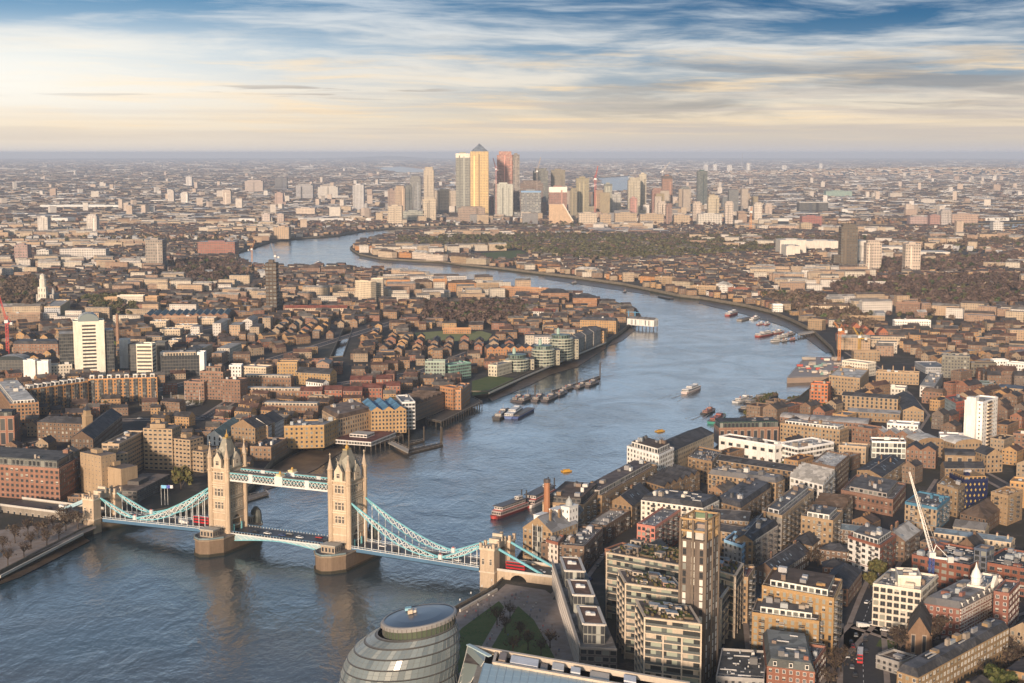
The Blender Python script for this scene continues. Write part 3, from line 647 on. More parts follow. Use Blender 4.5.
# ---------------------------------------------------------------- glass-roofed block in the near foreground
def front_block():
    A, Bp, Cn = ray(468, 646, GZ + 28), ray(690, 684, GZ + 28), ray(447, 712, GZ + 28)
    ex = (Bp - A); ex.z = 0; L = ex.length; ex.normalize(); rz = math.atan2(ex.y, ex.x); D = 42
    root = thing('office_block', 'pale stone office with a light blue glass roof at the bottom edge', 'office', (A.x, A.y, GZ), rz)
    cl = Matrix.Rotation(-rz, 3, 'Z') @ (Cn - A); MB.SH = cl.x / cl.y                 # skewed plan
    mb = MB(); mb.box(6, L, -D, -0.3, 0, 26.4, (.3, .28, .25), WALL, wp=(.85, .6, .3), pitch=3, storey=4); mb.build('wall', root)
    q = MB(); q.bar((0, 0, 27.4), (L, 0, 27.4), 1.6, 2.4, (.5, .43, .35)); q.build('parapet', root); q = MB(); q.bar((13, -14, 27.6), (L, -14, 27.6), 1.6, 2.8, (.5, .43, .35)); q.bar((13, -1.2, 26.9), (13, -13, 26.9), 1.2, 2.4, (.5, .43, .35)); q.build('inner_parapet', root)
    q = MB()
    for k in range(22):
        y0, y1 = -15 - k * 1.2, -15 - (k + 1) * 1.2
        for i in range(26):
            x0, x1 = 9 + (L - 9) * i / 26, 9 + (L - 9) * (i + 1) / 26; z = 27.2 - .0 * k; q.face([(x0, y1, z + .9), (x1, y1, z + .9), (x1, y0, z + .9), (x0, y0, z + .9)], (.30, .42, .47) if (i + k) % 5 else (.36, .48, .52), GLASS)
    for i in range(27): x0 = 9 + (L - 9) * i / 26; q.bar((x0, -15, 28.15), (x0, -41, 28.15), .18, .2, (.4, .5, .54))
    q.build('glass_roof', root)
    q = MB()                                             # triangular glazed prow
    a, b, c_, d = (0, 0, 28.6), (9, -8, 28.6), (-4, -22, 10), (9, -14, 28.3)
    q.face([a, b, d, c_], (.20, .25, .26), GLASS); q.face([a, (0, 0, 0), (-4, -22, 0), c_], (.2, .22, .22), GLASS)
    for k in range(9):
        t = k / 8; p0 = Vector(a).lerp(Vector(c_), t); p1 = Vector(b).lerp(Vector(d), t); q.bar(p0, p1, .25, .25, (.5, .5, .48)); q.bar(Vector(a).lerp(Vector(b), t), Vector(c_).lerp(Vector(d), t), .22, .22, (.5, .5, .48))
        z = 28 * t; q.bar((0, 0, z), Vector((0, 0, 0)).lerp(Vector((-4, -22, 0)), 1) + Vector((0, 0, min(z, 12))), .22, .22, (.5, .5, .48))
    q.bar(a, (11, -9, 28.9), 2.2, .5, (.42, .55, .6)); q.build('prow', root)
    for (x0, x1, y0, y1, h, c_) in ((20, 32, -10.6, -3, 2.2, (.62, .64, .68)), (38, 43, -9.5, -2.5, 2.0, (.62, .6, .56)), (46, 50, -10, -4.6, 2.4, (.6, .62, .64)), (15, 18, -11.5, -3.2, 2.8, (.25, .2, .17)), (54, 62, -11.6, -3.2, 1.5, (.5, .44, .36)), (68, 73, -9, -3, 2.2, (.6, .62, .66)), (33, 36, -11.5, -3.5, 1.2, (.22, .18, .15))):
        q = MB(); q.box(x0, x1, y0, y1, 26.4, 26.4 + h, c_, PAINT); q.build('roof_plant', root)
    q = MB(); q.face([(0, 0, 26.4), (L, 0, 26.4), (L, -14, 26.4), (0, -14, 26.4)][::-1], (.2, .16, .13), ROOF); q.build('roof', root)
    occ_mark([root.location + Matrix.Rotation(rz, 3, 'Z') @ Vector(p) for p in ((-5, 3, 0), (L, 3, 0), (L, -60, 0), (-5, -60, 0))])
front_block()
# ---------------------------------------------------------------- buildings
Y = (.24, .165, .10); YL = (.31, .22, .135); B = (.155, .105, .075); R = (.22, .09, .06); O = (.42, .20, .075); W = (.72, .70, .66); C = (.50, .41, .30); T = (.36, .27, .18)
GR = (.27, .26, .25); DK = (.06, .06, .065); PK = (.55, .22, .17); S_ = (.36, .30, .22); BR = (.22, .13, .09)
SL = (.05, .054, .066); GY = (.15, .15, .157); LT = (.46, .45, .43); BN = (.115, .08, .06); RT = (.20, .075, .055); BL = (.18, .25, .32); GN = (.09, .17, .14); LW = (.62, .61, .58); LD = (.25, .26, .28)
WIN_D = unit_window('window', (.03, .035, .042), (.12, .11, .10)); WIN_W = unit_window('window', (.035, .04, .05), (.66, .64, .6))
def half_blind():
    q = MB(); q.face([(-.5, -.02, 0), (.5, -.02, 0), (.5, -.02, .5), (-.5, -.02, .5)], (.028, .033, .04), GLASS); q.face([(-.5, -.02, .5), (.5, -.02, .5), (.5, -.02, 1), (-.5, -.02, 1)], (.42, .40, .35), PAINT); q.bar((-.58, -.07, 0), (.58, -.07, 0), .14, .08, (.4, .37, .33)); q.bar((-.5, -.05, 1), (.5, -.05, 1), .1, .08, (.3, .28, .25)); q.bar((0, -.04, 0), (0, -.04, 1), .07, .05, (.3, .28, .25)); o = q.build('window'); m2 = o.data; bpy.data.objects.remove(o); return m2
WIN_H = half_blind()
WIN_L = unit_window('window', (.26, .27, .24), (.3, .27, .22))
BLD = []
def foot(ps, h, depth=None):
    q = [ray(x, y, GZ + h) for x, y in pts(ps)]
    if len(q) == 2:
        b, c = q; e2 = c - b; n = Vector((-e2.y, e2.x, 0)).normalized()
        if n.y < 0: n = -n
        a = b + n * (depth or 14)
    else: a, b, c = q
    e1, e2 = a - b, c - b; s1, s2 = e1.copy(), e2.copy()
    if e1.length > e2.length: k = e1.normalized(); e2 = e2 - k * e2.dot(k)
    else: k = e2.normalized(); e1 = e1 - k * e1.dot(k)
    if e1.length < 7: e1 = e1.normalized() * 7
    if e2.length < 7: e2 = e2.normalized() * 7
    b = Vector((b.x, b.y, GZ))
    if e2.x * e1.y - e2.y * e1.x < 0: b, e1, e2 = b, e2, e1
    # plans that are not square: keep the long front, skew the sides to where the photograph shows them
    MB.NEXT = 0.0
    if len(q) == 3 and s1.length > 6 and s2.length > 6:
        ex = s2.normalized(); ey = Vector((-ex.y, ex.x, 0)); dd = s1.dot(ey)
        if dd > 6:
            k = s1.dot(ex) / dd
            if abs(k) < .75: MB.NEXT = k; return b, math.atan2(ex.y, ex.x), s2.length, dd
    return b, math.atan2(e2.y, e2.x), e2.length, e1.length
def roof_of(kind, w, d, h, col, wcol, wallmb, rr, rise=None):
    q = MB(); o = .35
    ax = w >= d if kind in ('gable', 'hip', 'barrel') else True
    if kind in ('gable_x', 'gable_y', 'barrel_x', 'barrel_y'): ax = kind.endswith('x'); kind = kind[:-2]
    span = d if ax else w; ln = w if ax else d; rs = rise or min(6, span * .32)
    def p(s, t, z): return (s, t, z) if ax else (t, s, z)      # s along the ridge, t across
    if kind == 'gable':
        for t0, t1 in ((-o, span / 2), (span + o, span / 2)):
            zz = h - o * rs / (span / 2); q.face([p(-.2, t0, zz), p(ln + .2, t0, zz), p(ln + .2, t1, h + rs), p(-.2, t1, h + rs)], col, ROOF)
            q.face([p(-.2, t0, zz - .25), p(ln + .2, t0, zz - .25), p(ln + .2, t0, zz), p(-.2, t0, zz)], (.3, .28, .25), PAINT)
        for s in (0, ln): wallmb.face([p(s, 0, h), p(s, span, h), p(s, span / 2, h + rs)], wcol, WALL)
    elif kind == 'hip':
        i = min(span / 2, ln / 2 - .3); a = [p(-o, -o, h), p(ln + o, -o, h), p(ln + o, span + o, h), p(-o, span + o, h)]; r0, r1 = p(i, span / 2, h + rs), p(ln - i, span / 2, h + rs)
        q.face([a[0], a[1], r1, r0], col, ROOF); q.face([a[2], a[3], r0, r1], col, ROOF); q.face([a[1], a[2], r1], col, ROOF); q.face([a[3], a[0], r0], col, ROOF)
    elif kind == 'barrel':
        n = 8; A = [(span / 2 - span / 2 * math.cos(math.pi * k / n), h + rs * math.sin(math.pi * k / n)) for k in range(n + 1)]
        for (t0, z0), (t1, z1) in zip(A, A[1:]): q.face([p(-.2, t0, z0), p(ln + .2, t0, z0), p(ln + .2, t1, z1), p(-.2, t1, z1)], col, ROOF)
        for s in (0, ln): wallmb.face([p(s, t, z) for t, z in A], wcol, WALL)
    elif kind == 'mgable':                                # a row of gables facing the long front
        n = max(2, round(w / 9)); 
        for k in range(n):
            x0, x1 = w * k / n, w * (k + 1) / n; xm = (x0 + x1) / 2; rs = (x1 - x0) * .33
            for xa in (x0, x1): q.face([(xa, -.3, h), (xm, -.3, h + rs), (xm, d + .3, h + rs), (xa, d + .3, h)], col, ROOF)
            for yy in (0, d): wallmb.face([(x0, yy, h), (x1, yy, h), (xm, yy, h + rs)], wcol, WALL)
    elif kind == 'mansard':
        i, z = 1.6, 3.0; a = [(0, 0), (w, 0), (w, d), (0, d)]; b = [(i, i), (w - i, i), (w - i, d - i), (i, d - i)]
        for k in range(4): q.face([(*a[k], h), (*a[(k + 1) % 4], h), (*b[(k + 1) % 4], h + z), (*b[k], h + z)], col, ROOF)
        q.face([(*t, h + z) for t in b], tuple(min(1, c * 1.6 + .03) for c in col), ROOF)
    else:                                                 # flat behind a parapet
        q.face([(.3, .3, h - .1), (w - .3, .3, h - .1), (w - .3, d - .3, h - .1), (.3, d - .3, h - .1)], col, ROOF)
    return q
def near_windows(root, w, d, h, pitch, storey, wr, hr, me, rz, skip=0, cap=100):
    """openings as objects on the walls that can be seen from the river side; every one a copy of one mesh"""
    spots = []; c, s = math.cos(rz), math.sin(rz); base = root.location
    for (ox, oy, dx, dy, L, r) in ((0, 0, 1, 0, w, 0), (w, 0, 0, 1, d, math.pi / 2), (0, d, 0, -1, d, -math.pi / 2), (w, d, -1, 0, w, math.pi)):
        nx, ny = dy, -dx; wx, wy = c * nx - s * ny, s * nx + c * ny
        mx, my = ox + dx * L / 2, oy + dy * L / 2; px, py = base.x + c * mx - s * my, base.y + s * mx + c * my
        if wx * -px + wy * -py <= 0.05 * math.hypot(px, py): continue
        n = max(1, round(L / pitch)); k = max(1, round(h / storey)); st = h / k
        for j in range(skip, k):
            for i in range(n):
                t = (i + .5) * L / n; spots.append((j, ox + dx * t + nx * .03, oy + dy * t + ny * .03, j * st + st * (.5 - hr / 2), L / n * wr, st * hr, r))
    spots.sort(key=lambda q: -q[0])
    alt = random.Random(len(spots)); SK = MB.SH; tl = math.atan(SK)
    for q in spots[:cap]: u_ = alt.random(); put('window', WIN_L if u_ < .12 else WIN_H if u_ < .3 else me, root, (q[1] + SK * q[2], q[2], q[3]), (q[4], 1, q[5]), q[6] - (tl if abs(math.sin(q[6])) > .5 else 0))
    if len(spots) > cap:
        mb = MB()
        for q in spots[cap:]:
            cc, ss = math.cos(q[6]), math.sin(q[6]); f = lambda x, y, z: (q[1] + cc * x - ss * y, q[2] + ss * x + cc * y, q[3] + z)
            mb.face([f(-q[4] / 2, -.03, 0), f(q[4] / 2, -.03, 0), f(q[4] / 2, -.03, q[5]), f(-q[4] / 2, -.03, q[5])], (.03, .035, .042), GLASS)
        mb.build('window', root)['kind'] = 'stuff'
def facade_detail(root, w, d, h, wall, side, storey, cat, rt, rr, roof, rise):
    fl = max(1, round(h / storey)); st = h / fl
    c2 = tuple(min(.7, v * 1.25 + .02) for v in wall)                    # string course and cornice
    for z, t in ((st - .25, .3), (h - .75, .35)):
        q = MB()
        for x0, x1, y0, y1 in ((-.1, w + .1, -.1, .05), (-.1, .05, .05, d), (w - .05, w + .1, .05, d)): q.box(x0, x1, y0, y1, z, z + t, c2, WALL, bottom=True)
        q.build('string_course', root)
    if 'apartment' in cat or 'warehouse' in cat:
        for L, f in ((w, 0), (d, 1), (d, 2)):
            n = max(1, round(L / 3.2)); step = 3 if 'apartment' in cat else 5
            for i in range(rr.randint(1, 2), n - 1, step):
                q = MB(); t = L * (i + .5) / n; dk = rr.random() < .6
                for e in (-1.3, 1.22):                       # posts carrying the stack
                    P0 = (t + e, -1.28) if f == 0 else (-1.28, t + e) if f == 1 else (w + 1.2, t + e); q.box(P0[0], P0[0] + .08, P0[1], P0[1] + .08, st - .1, (fl - 1) * st + 1.1, (.1, .1, .1))
                for j in range(1, fl):
                    z = j * st - .1; b = (lambda a0, a1, o, z0, z1, c_: q.box(a0, a1, -o, 0, z0, z1, c_, bottom=True)) if f == 0 else (lambda a0, a1, o, z0, z1, c_: q.box(-o, 0, a0, a1, z0, z1, c_, bottom=True)) if f == 1 else (lambda a0, a1, o, z0, z1, c_: q.box(w, w + o, a0, a1, z0, z1, c_, bottom=True))
                    b(t - 1.3, t + 1.3, 1.3, z, z + .16, (.3, .28, .26)); b(t - 1.3, t + 1.3, 1.32, z + .16, z + .3, (.1, .1, .1) if dk else (.5, .5, .48))
                    for e in (-1.25, -.6, 0, .6, 1.15): b(t + e, t + e + .07, 1.3, z + .3, z + 1.1, (.08, .08, .085))
                    b(t - 1.3, t + 1.3, 1.32, z + 1.05, z + 1.15, (.1, .1, .1) if dk else (.5, .5, .48))
                q.build('balcony_stack', root)
    if rt in ('gable', 'gable_x', 'gable_y'):
        ax = (w >= d) if rt == 'gable' else rt.endswith('x'); span, ln = (d, w) if ax else (w, d); rs = rise or min(6, span * .32)
        def p(s, t, z): return (s, t, z) if ax else (t, s, z)
        q = MB(); q.bar(p(-.2, span / 2, h + rs + .08), p(ln + .2, span / 2, h + rs + .08), .5, .22, (.2, .17, .15)); q.build('ridge', root)
        for k in range(max(2, int(ln / 5))):
            s = rr.uniform(1.5, ln - 2.5); u = rr.uniform(.25, .65); lo = rr.random() < .5
            P = []
            for ds, du in ((0, 0), (1.3, 0), (1.3, .2), (0, .2)):
                t = (u + du) * span / 2; P.append(p(s + ds, t if lo else span - t, h + rs * (u + du) + .07))
            q = MB(); q.face(P, rr.choice([(.10, .13, .16), (.22, .27, .31), (.04, .05, .06)]), GLASS); q.build('skylight', root)
        for k in range(rr.randint(1, 3)):
            s = rr.uniform(1, ln - 1.5); t = span * rr.choice([.3, .5, .7]); x, y, _ = p(s, t, 0); q = MB(); zt = h + rs + 1.3; q.box(x - .5, x + .5, y - .6, y + .6, h, zt, tuple(v * .85 for v in wall), WALL); q.box(x - .3, x + .3, y - .4, y + .4, zt, zt + .5, (.3, .14, .09)); q.build('chimney', root)
    elif rt == 'flat' or rt == 'mansard':
        zb = h + (3.0 if rt == 'mansard' else -.08); i0 = 2.2 if rt == 'mansard' else .8
        q = MB()
        for k in range(int(w * d / 70)):                     # patches of felt, walkways, ducts
            a, e = rr.uniform(2, 7), rr.uniform(1.2, 4)
            if w < a + 2 * i0 or d < e + 2 * i0: continue
            x, y = rr.uniform(i0, w - i0 - a), rr.uniform(i0, d - i0 - e); u = rr.random(); f_ = rr.uniform(.55, 1.7); v = tuple(c * f_ for c in roof)
            z = zb + .03 + .012 * (k % 9); q.face([(x, y, z), (x + a, y, z), (x + a, y + e, z), (x, y + e, z)], v, ROOF)
            if u < .4: q.box(x, x + a, y, y + .45, z + .1, z + .6, (.42, .42, .42))
        q.build('roof_patches', root)['kind'] = 'stuff'
        if rt == 'flat':
            q = MB()
            for a, e in (((.5, .5), (w - .5, .5)), ((.5, .5), (.5, d - .5)), ((w - .5, .5), (w - .5, d - .5))): q.bar((*a, h + 1.7), (*e, h + 1.7), .07, .07, (.4, .4, .4))
            q.build('roof_rail', root)
def bld(name, label, cat, ps, h, wall, roof, rt='flat', win=(.42, .5, .5), pitch=3.0, storey=3.2, depth=None, near=False, pent=None, clutter=None, chim=0, group=None, side=None, rise=None, me=None, dormer=False, mark=True):
    b, rz, w, d = foot(ps, h, depth); rr = random.Random(label)
    root = thing(name, label, cat, b, rz, group); far = b.y > 1500; SK = MB.SH = MB.NEXT
    wm = MB(); shader = (0, 0, 0) if near else win; sd = side or wall
    jit = 1 + rr.uniform(-.07, .07); wall_ = tuple(c * jit for c in wall); sd = tuple(c * jit for c in sd)
    wm.wallq((0, 0), (w, 0), 0, h, wall_, shader, pitch, storey); wm.wallq((w, 0), (w, d), 0, h, sd, shader, pitch, storey); wm.wallq((w, d), (0, d), 0, h, sd, shader, pitch, storey); wm.wallq((0, d), (0, 0), 0, h, wall_ if not side else side, shader, pitch, storey)
    rq = roof_of(rt, w, d, h, roof, wall_, wm, rr, rise)
    wm.build('wall', root); rq.build('roof', root)
    flat = rt == 'flat'
    if flat and not (b.y > 2600):
        q = MB(); pc = tuple(min(.75, c * 1.15) for c in wall_); t = .35
        for x0, x1, y0, y1 in ((-.06, w + .06, -.06, t), (-.06, w + .06, d - t, d + .06), (-.06, t, t, d - t), (w - t, w + .06, t, d - t)): q.box(x0, x1, y0, y1, h - .35, h + .95, pc, PAINT, bottom=True)
        q.build('parapet', root)
    top = h
    if pent:
        c_, ins, ph = pent; q = MB(); q.box(ins, w - ins, ins, d - ins, h - .1, h + ph, c_, WALL, tc=roof, tm=ROOF, wp=(.7, .6, .6), pitch=3, storey=ph); q.build('penthouse', root); top = h + ph
    n = clutter if clutter is not None else (0 if not (flat or rt == 'mansard') else max(1, min(7, int(w * d / 110))) if not far else min(2, int(w * d / 300)))
    for k in range(n):
        a, e, z = rr.uniform(1.2, 4.5), rr.uniform(1.2, 3.5), rr.uniform(.9, 2.8); ins = (pent[1] if pent else 0) + 1
        if rt == 'mansard': ins = 2.4
        if w < a + 2 * ins + .5 or d < e + 2 * ins + .5: continue
        x, y = rr.uniform(ins, w - ins - a), rr.uniform(ins, d - ins - e); zb = top + (3.0 if rt == 'mansard' else 0) - .1
        q = MB(); cc = rr.choice([(.42, .42, .43), (.25, .25, .26), (.58, .56, .53), wall, wall, (.13, .13, .135), (.3, .26, .22), (.2, .15, .12), (.33, .36, .38)]); q.box(x, x + a, y, y + e, zb, zb + z, cc, PAINT)
        if rr.random() < .4: q.box(x + .3, x + a - .3, y + .3, y + e - .3, zb + z, zb + z + .4, tuple(v * .6 for v in cc))
        q.build('roof_plant', root)
    if near and not far:                                  # vents, rails and skylights across the roof
        if flat and not pent:
            q = MB()
            for k in range(int(w * d / 28)):
                x, y = rr.uniform(.8, w - 1.4), rr.uniform(.8, d - 1.4); a, e, z = rr.choice([(.5, .5, .7), (1.2, .9, .25), (.4, .4, 1.1), (1.6, 1.0, .3)]); q.box(x, x + a, y, y + e, h - .1, h - .1 + z, rr.choice([(.5, .5, .5), (.25, .25, .26), (.4, .44, .48)]))
            q.build('vents', root)['kind'] = 'stuff'
    for k in range(chim):
        q = MB(); x = w * (k + .5) / chim; y = d * .5 if rt != 'flat' else d - 1; zt = h + (rise or min(6, min(w, d) * .32)) + 1.4; q.box(x - .5, x + .5, y - .8, y + .8, h - .1, zt, tuple(c * .9 for c in wall)); 
        for s2 in (-.4, 0, .4): q.lathe(x, y + s2, [(.16, zt), (.14, zt + .7)], 6, (.3, .15, .1))
        q.build('chimney', root)
    if dormer:
        n2 = max(2, int(w / 6))
        for k in range(n2):
            q = MB(); x = w * (k + .5) / n2; z0 = h + .4; q.box(x - .8, x + .8, .2, 2.4, z0, z0 + 2.0, (.6, .58, .54), PAINT, tc=SL, tm=ROOF); q.face([(x - .55, .17, z0 + .3), (x + .55, .17, z0 + .3), (x + .55, .17, z0 + 1.7), (x - .55, .17, z0 + 1.7)], (.03, .035, .04), GLASS); q.build('dormer', root)
    if near: facade_detail(root, w, d, h, wall_, sd, storey, cat, rt, rr, roof, rise)
    if near: near_windows(root, w, d, h, pitch, storey, win[0], win[1], me or WIN_D, rz)
    R3 = Matrix.Rotation(rz, 3, 'Z')
    if mark: occ_mark([b + R3 @ Vector(p) for p in ((0, 0, 0), (w, 0, 0), (w + SK * d, d, 0), (SK * d, d, 0))], 9 if b.y < 1350 and b.x > 0 else 5)
    BLD.append((root, w, d, h)); return root, w, d

# ---- the riverside apartment complex: banded blocks, slim tower, three pavilions
def banded(label, ps, h, storeys, roofstuff=True, seed=0):
    b, rz, w, d = foot(ps, h); d = max(d, 18); rr = random.Random(seed)
    root = thing('apartment_block', label, 'apartment block', b, rz, 'banded riverside apartment blocks'); MB.SH = MB.NEXT
    q = MB(); ins = .9; st = h / storeys
    # recessed glazing: panels of pale green glass, dark openings and stone piers
    for (p0, p1) in (((ins, ins), (w - ins, ins)), ((w - ins, ins), (w - ins, d - ins)), ((w - ins, d - ins), (ins, d - ins)), ((ins, d - ins), (ins, ins))):
        L = math.hypot(p1[0] - p0[0], p1[1] - p0[1]); n = max(2, round(L / 2.3))
        for j in range(storeys):
            for i in range(n):
                a = Vector(p0).lerp(Vector(p1), i / n); e = Vector(p0).lerp(Vector(p1), (i + 1) / n); u = rr.random()
                c_ = (.30, .33, .27) if u < .33 else (.035, .038, .04) if u < .72 else (.10, .115, .11) if u < .88 else (.42, .36, .29)
                q.face([(*a, j * st), (*e, j * st), (*e, (j + 1) * st), (*a, (j + 1) * st)], c_, GLASS if c_[0] < .35 else WALL)
    q.face([(ins, ins, h - .05), (w - ins, ins, h - .05), (w - ins, d - ins, h - .05), (ins, d - ins, h - .05)], (.10, .08, .07), ROOF)
    q.build('wall', root)
    for j in range(1, storeys + 1):
        z = j * st; q = MB(); t = .42 if j < storeys else .8
        for x0, x1, y0, y1 in ((0, w, 0, 1.2), (0, w, d - 1.2, d), (0, 1.2, 1.2, d - 1.2), (w - 1.2, w, 1.2, d - 1.2)): q.box(x0, x1, y0, y1, z - t, z, (.50, .42, .33), WALL, bottom=True)
        if j < storeys:
            for (a, e) in (((.1, .1), (w - .1, .1)), ((w - .1, .1), (w - .1, d - .1)), ((.1, d - .1), (.1, .1))): q.bar((*a, z + .55), (*e, z + .55), .06, 1.0, (.09, .10, .10), PAINT)
        q.build('floor_band', root)
    n = max(3, int(w / 6.5))
    for i in range(n + 1):
        x = i * (w - .6) / n; q = MB(); q.box(x, x + .6, -.05, 1.1, 0, h - st * (2 if 0 < i < n else 0), (.52, .44, .35), WALL); q.build('pier', root)
    n = max(3, int(d / 6.5))
    for i in range(1, n + 1):
        for x in (-.05, w - .95):
            y = i * (d - .6) / n; q = MB(); q.box(x, x + 1.0, y, y + .6, 0, h - st, (.46, .39, .31), WALL); q.build('pier', root)
    if roofstuff:
        for k in range(int(w * d / 42)):
            a, e, z = rr.uniform(2, 6), rr.uniform(2, 4.5), rr.uniform(.6, 2.8)
            x, y = rr.uniform(1.6, w - a - 1.6), rr.uniform(1.6, d - e - 1.6); u = rr.random(); q = MB()
            if u < .34: q.box(x, x + a, y, y + e, h, h + .9, (.13, .10, .07), WALL, tc=(.07, .085, .03), tm=LEAF); nm = 'planter'
            elif u < .75: q.box(x, x + a, y, y + e, h, h + z, rr.choice([(.36, .22, .16), (.3, .26, .23), (.44, .38, .32), (.16, .13, .11)]), WALL, tc=rr.choice([(.28, .34, .40), (.2, .2, .2), (.34, .38, .42), (.25, .2, .17)]), tm=ROOF, wp=(.6, .6, .3)); nm = 'roof_pavilion'
            else: q.box(x, x + a, y, y + e, h, h + .12, rr.choice([(.3, .24, .18), (.42, .4, .38), (.22, .16, .12)]), ROOF); nm = 'terrace'
            q.build(nm, root)
        q = MB()
        for k in range(int(w * d / 9)):                    # potted shrubs and furniture
            x, y = rr.uniform(1.5, w - 2), rr.uniform(1.5, d - 2); r_ = rr.uniform(.3, .9); q.lathe(x, y, [(r_ * .7, h), (r_, h + r_), (r_ * .5, h + r_ * 1.7)], 5, rr.choice([(.05, .06, .02), (.09, .075, .03), (.12, .09, .05), (.2, .17, .14)]), LEAF, rot=rr.random())
        q.build('planting', root)['kind'] = 'stuff'
    R3 = Matrix.Rotation(rz, 3, 'Z'); occ_mark([b + R3 @ Vector(p) for p in ((0, 0, 0), (w, 0, 0), (w, d, 0), (0, d, 0))], 5)
    return root
banded('cream banded apartment block with roof gardens, rearmost of three stepped beside the slim tower', "599,535 606,552 684,566", 33, 10, seed=1)
banded('cream banded apartment block with roof gardens, middle one of three stepped beside the slim tower', "617,569 625,583 684,591", 35, 11, seed=2)
banded('cream banded apartment block with roof gardens, front one of three before the slim tower', "635,599 644,617 702,624", 36, 11, seed=3)
banded('narrow banded apartment block with stepped side balconies, behind and right of the slim tower', "719,571 736,576 744,563", 30, 9, seed=4)
banded('lowest narrow banded apartment block at the right foot of the slim tower', "714,592 722,598 732,584", 24, 7, seed=5)

def slim_tower():
    b, rz, w, d = foot("685,536 706,542 719,534", 62); root = thing('apartment_tower', 'slim brown apartment tower with white window strips and an open rooftop frame', 'tower', b, rz)
    q = MB(); q.box(0, w, 0, d, 0, 62, (.135, .11, .094), WALL, tc=(.14, .11, .09), tm=ROOF); q.build('wall', root)
    for face, L in ((0, w), (1, d), (2, d)):
        n = 4 if face == 0 else 3
        for i in range(n):
            t = L * (i + .5) / n; q = MB(); ww = 1.5 if face != 1 else 2.6
            for j in range(19):
                z = 1 + j * 3.2; u = random.Random(i * 31 + j + face * 77).random(); c_ = (.6, .6, .56) if (u < .5 and face != 1) else (.03, .033, .038) if u < .8 else (.2, .21, .2)
                P = (lambda s, z_: (t + s, -.06, z_)) if face == 0 else (lambda s, z_: (w + .06, t + s, z_)) if face == 1 else (lambda s, z_: (-.06, t - s, z_))
                q.face([P(-ww / 2, z), P(ww / 2, z), P(ww / 2, z + 2.6), P(-ww / 2, z + 2.6)], c_ if face != 1 else (.055, .04, .035) if u < .7 else c_, GLASS)
            q.build('window_strip', root)
    for x, y in ((0, 0), (w, 0), (w, d), (0, d), (w / 2, 0), (w, d / 2), (0, d / 2), (w / 2, d)):
        q = MB(); q.box(x - .5, x + .5, y - .5, y + .5, 0, 71, (.15, .122, .10), WALL); q.build('corner_pier', root)
    q = MB()
    for z in (66, 71): 
        for a, e in (((0, 0), (w, 0)), ((w, 0), (w, d)), ((w, d), (0, d)), ((0, d), (0, 0))): q.bar((*a, z), (*e, z), .6, .8, (.36, .24, .12))
    for k in range(9): x = w * (k + 1) / 10; q.bar((x, 0, 62), (x, 0, 71), .22, .22, (.4, .27, .13)); q.bar((x, d, 62), (x, d, 71), .22, .22, (.4, .27, .13))
    q.build('rooftop_frame', root)
    for x0, y0, x1, y1, z, c_ in ((2, 2, 6, 6, 4, (.45, .44, .42)), (7, 3, 10, 8, 5.5, (.3, .24, .2)), (3, 7.5, 6.5, 10, 3, (.6, .6, .58))):
        q = MB(); q.box(min(x0, w - 3), min(x1, w - 1), min(y0, d - 3), min(y1, d - 1), 62, 62 + z, c_); q.build('roof_plant', root)
    occ_mark([b + Matrix.Rotation(rz, 3, 'Z') @ Vector(p) for p in ((0, 0, 0), (w, 0, 0), (w, d, 0), (0, d, 0))], 5)
slim_tower()

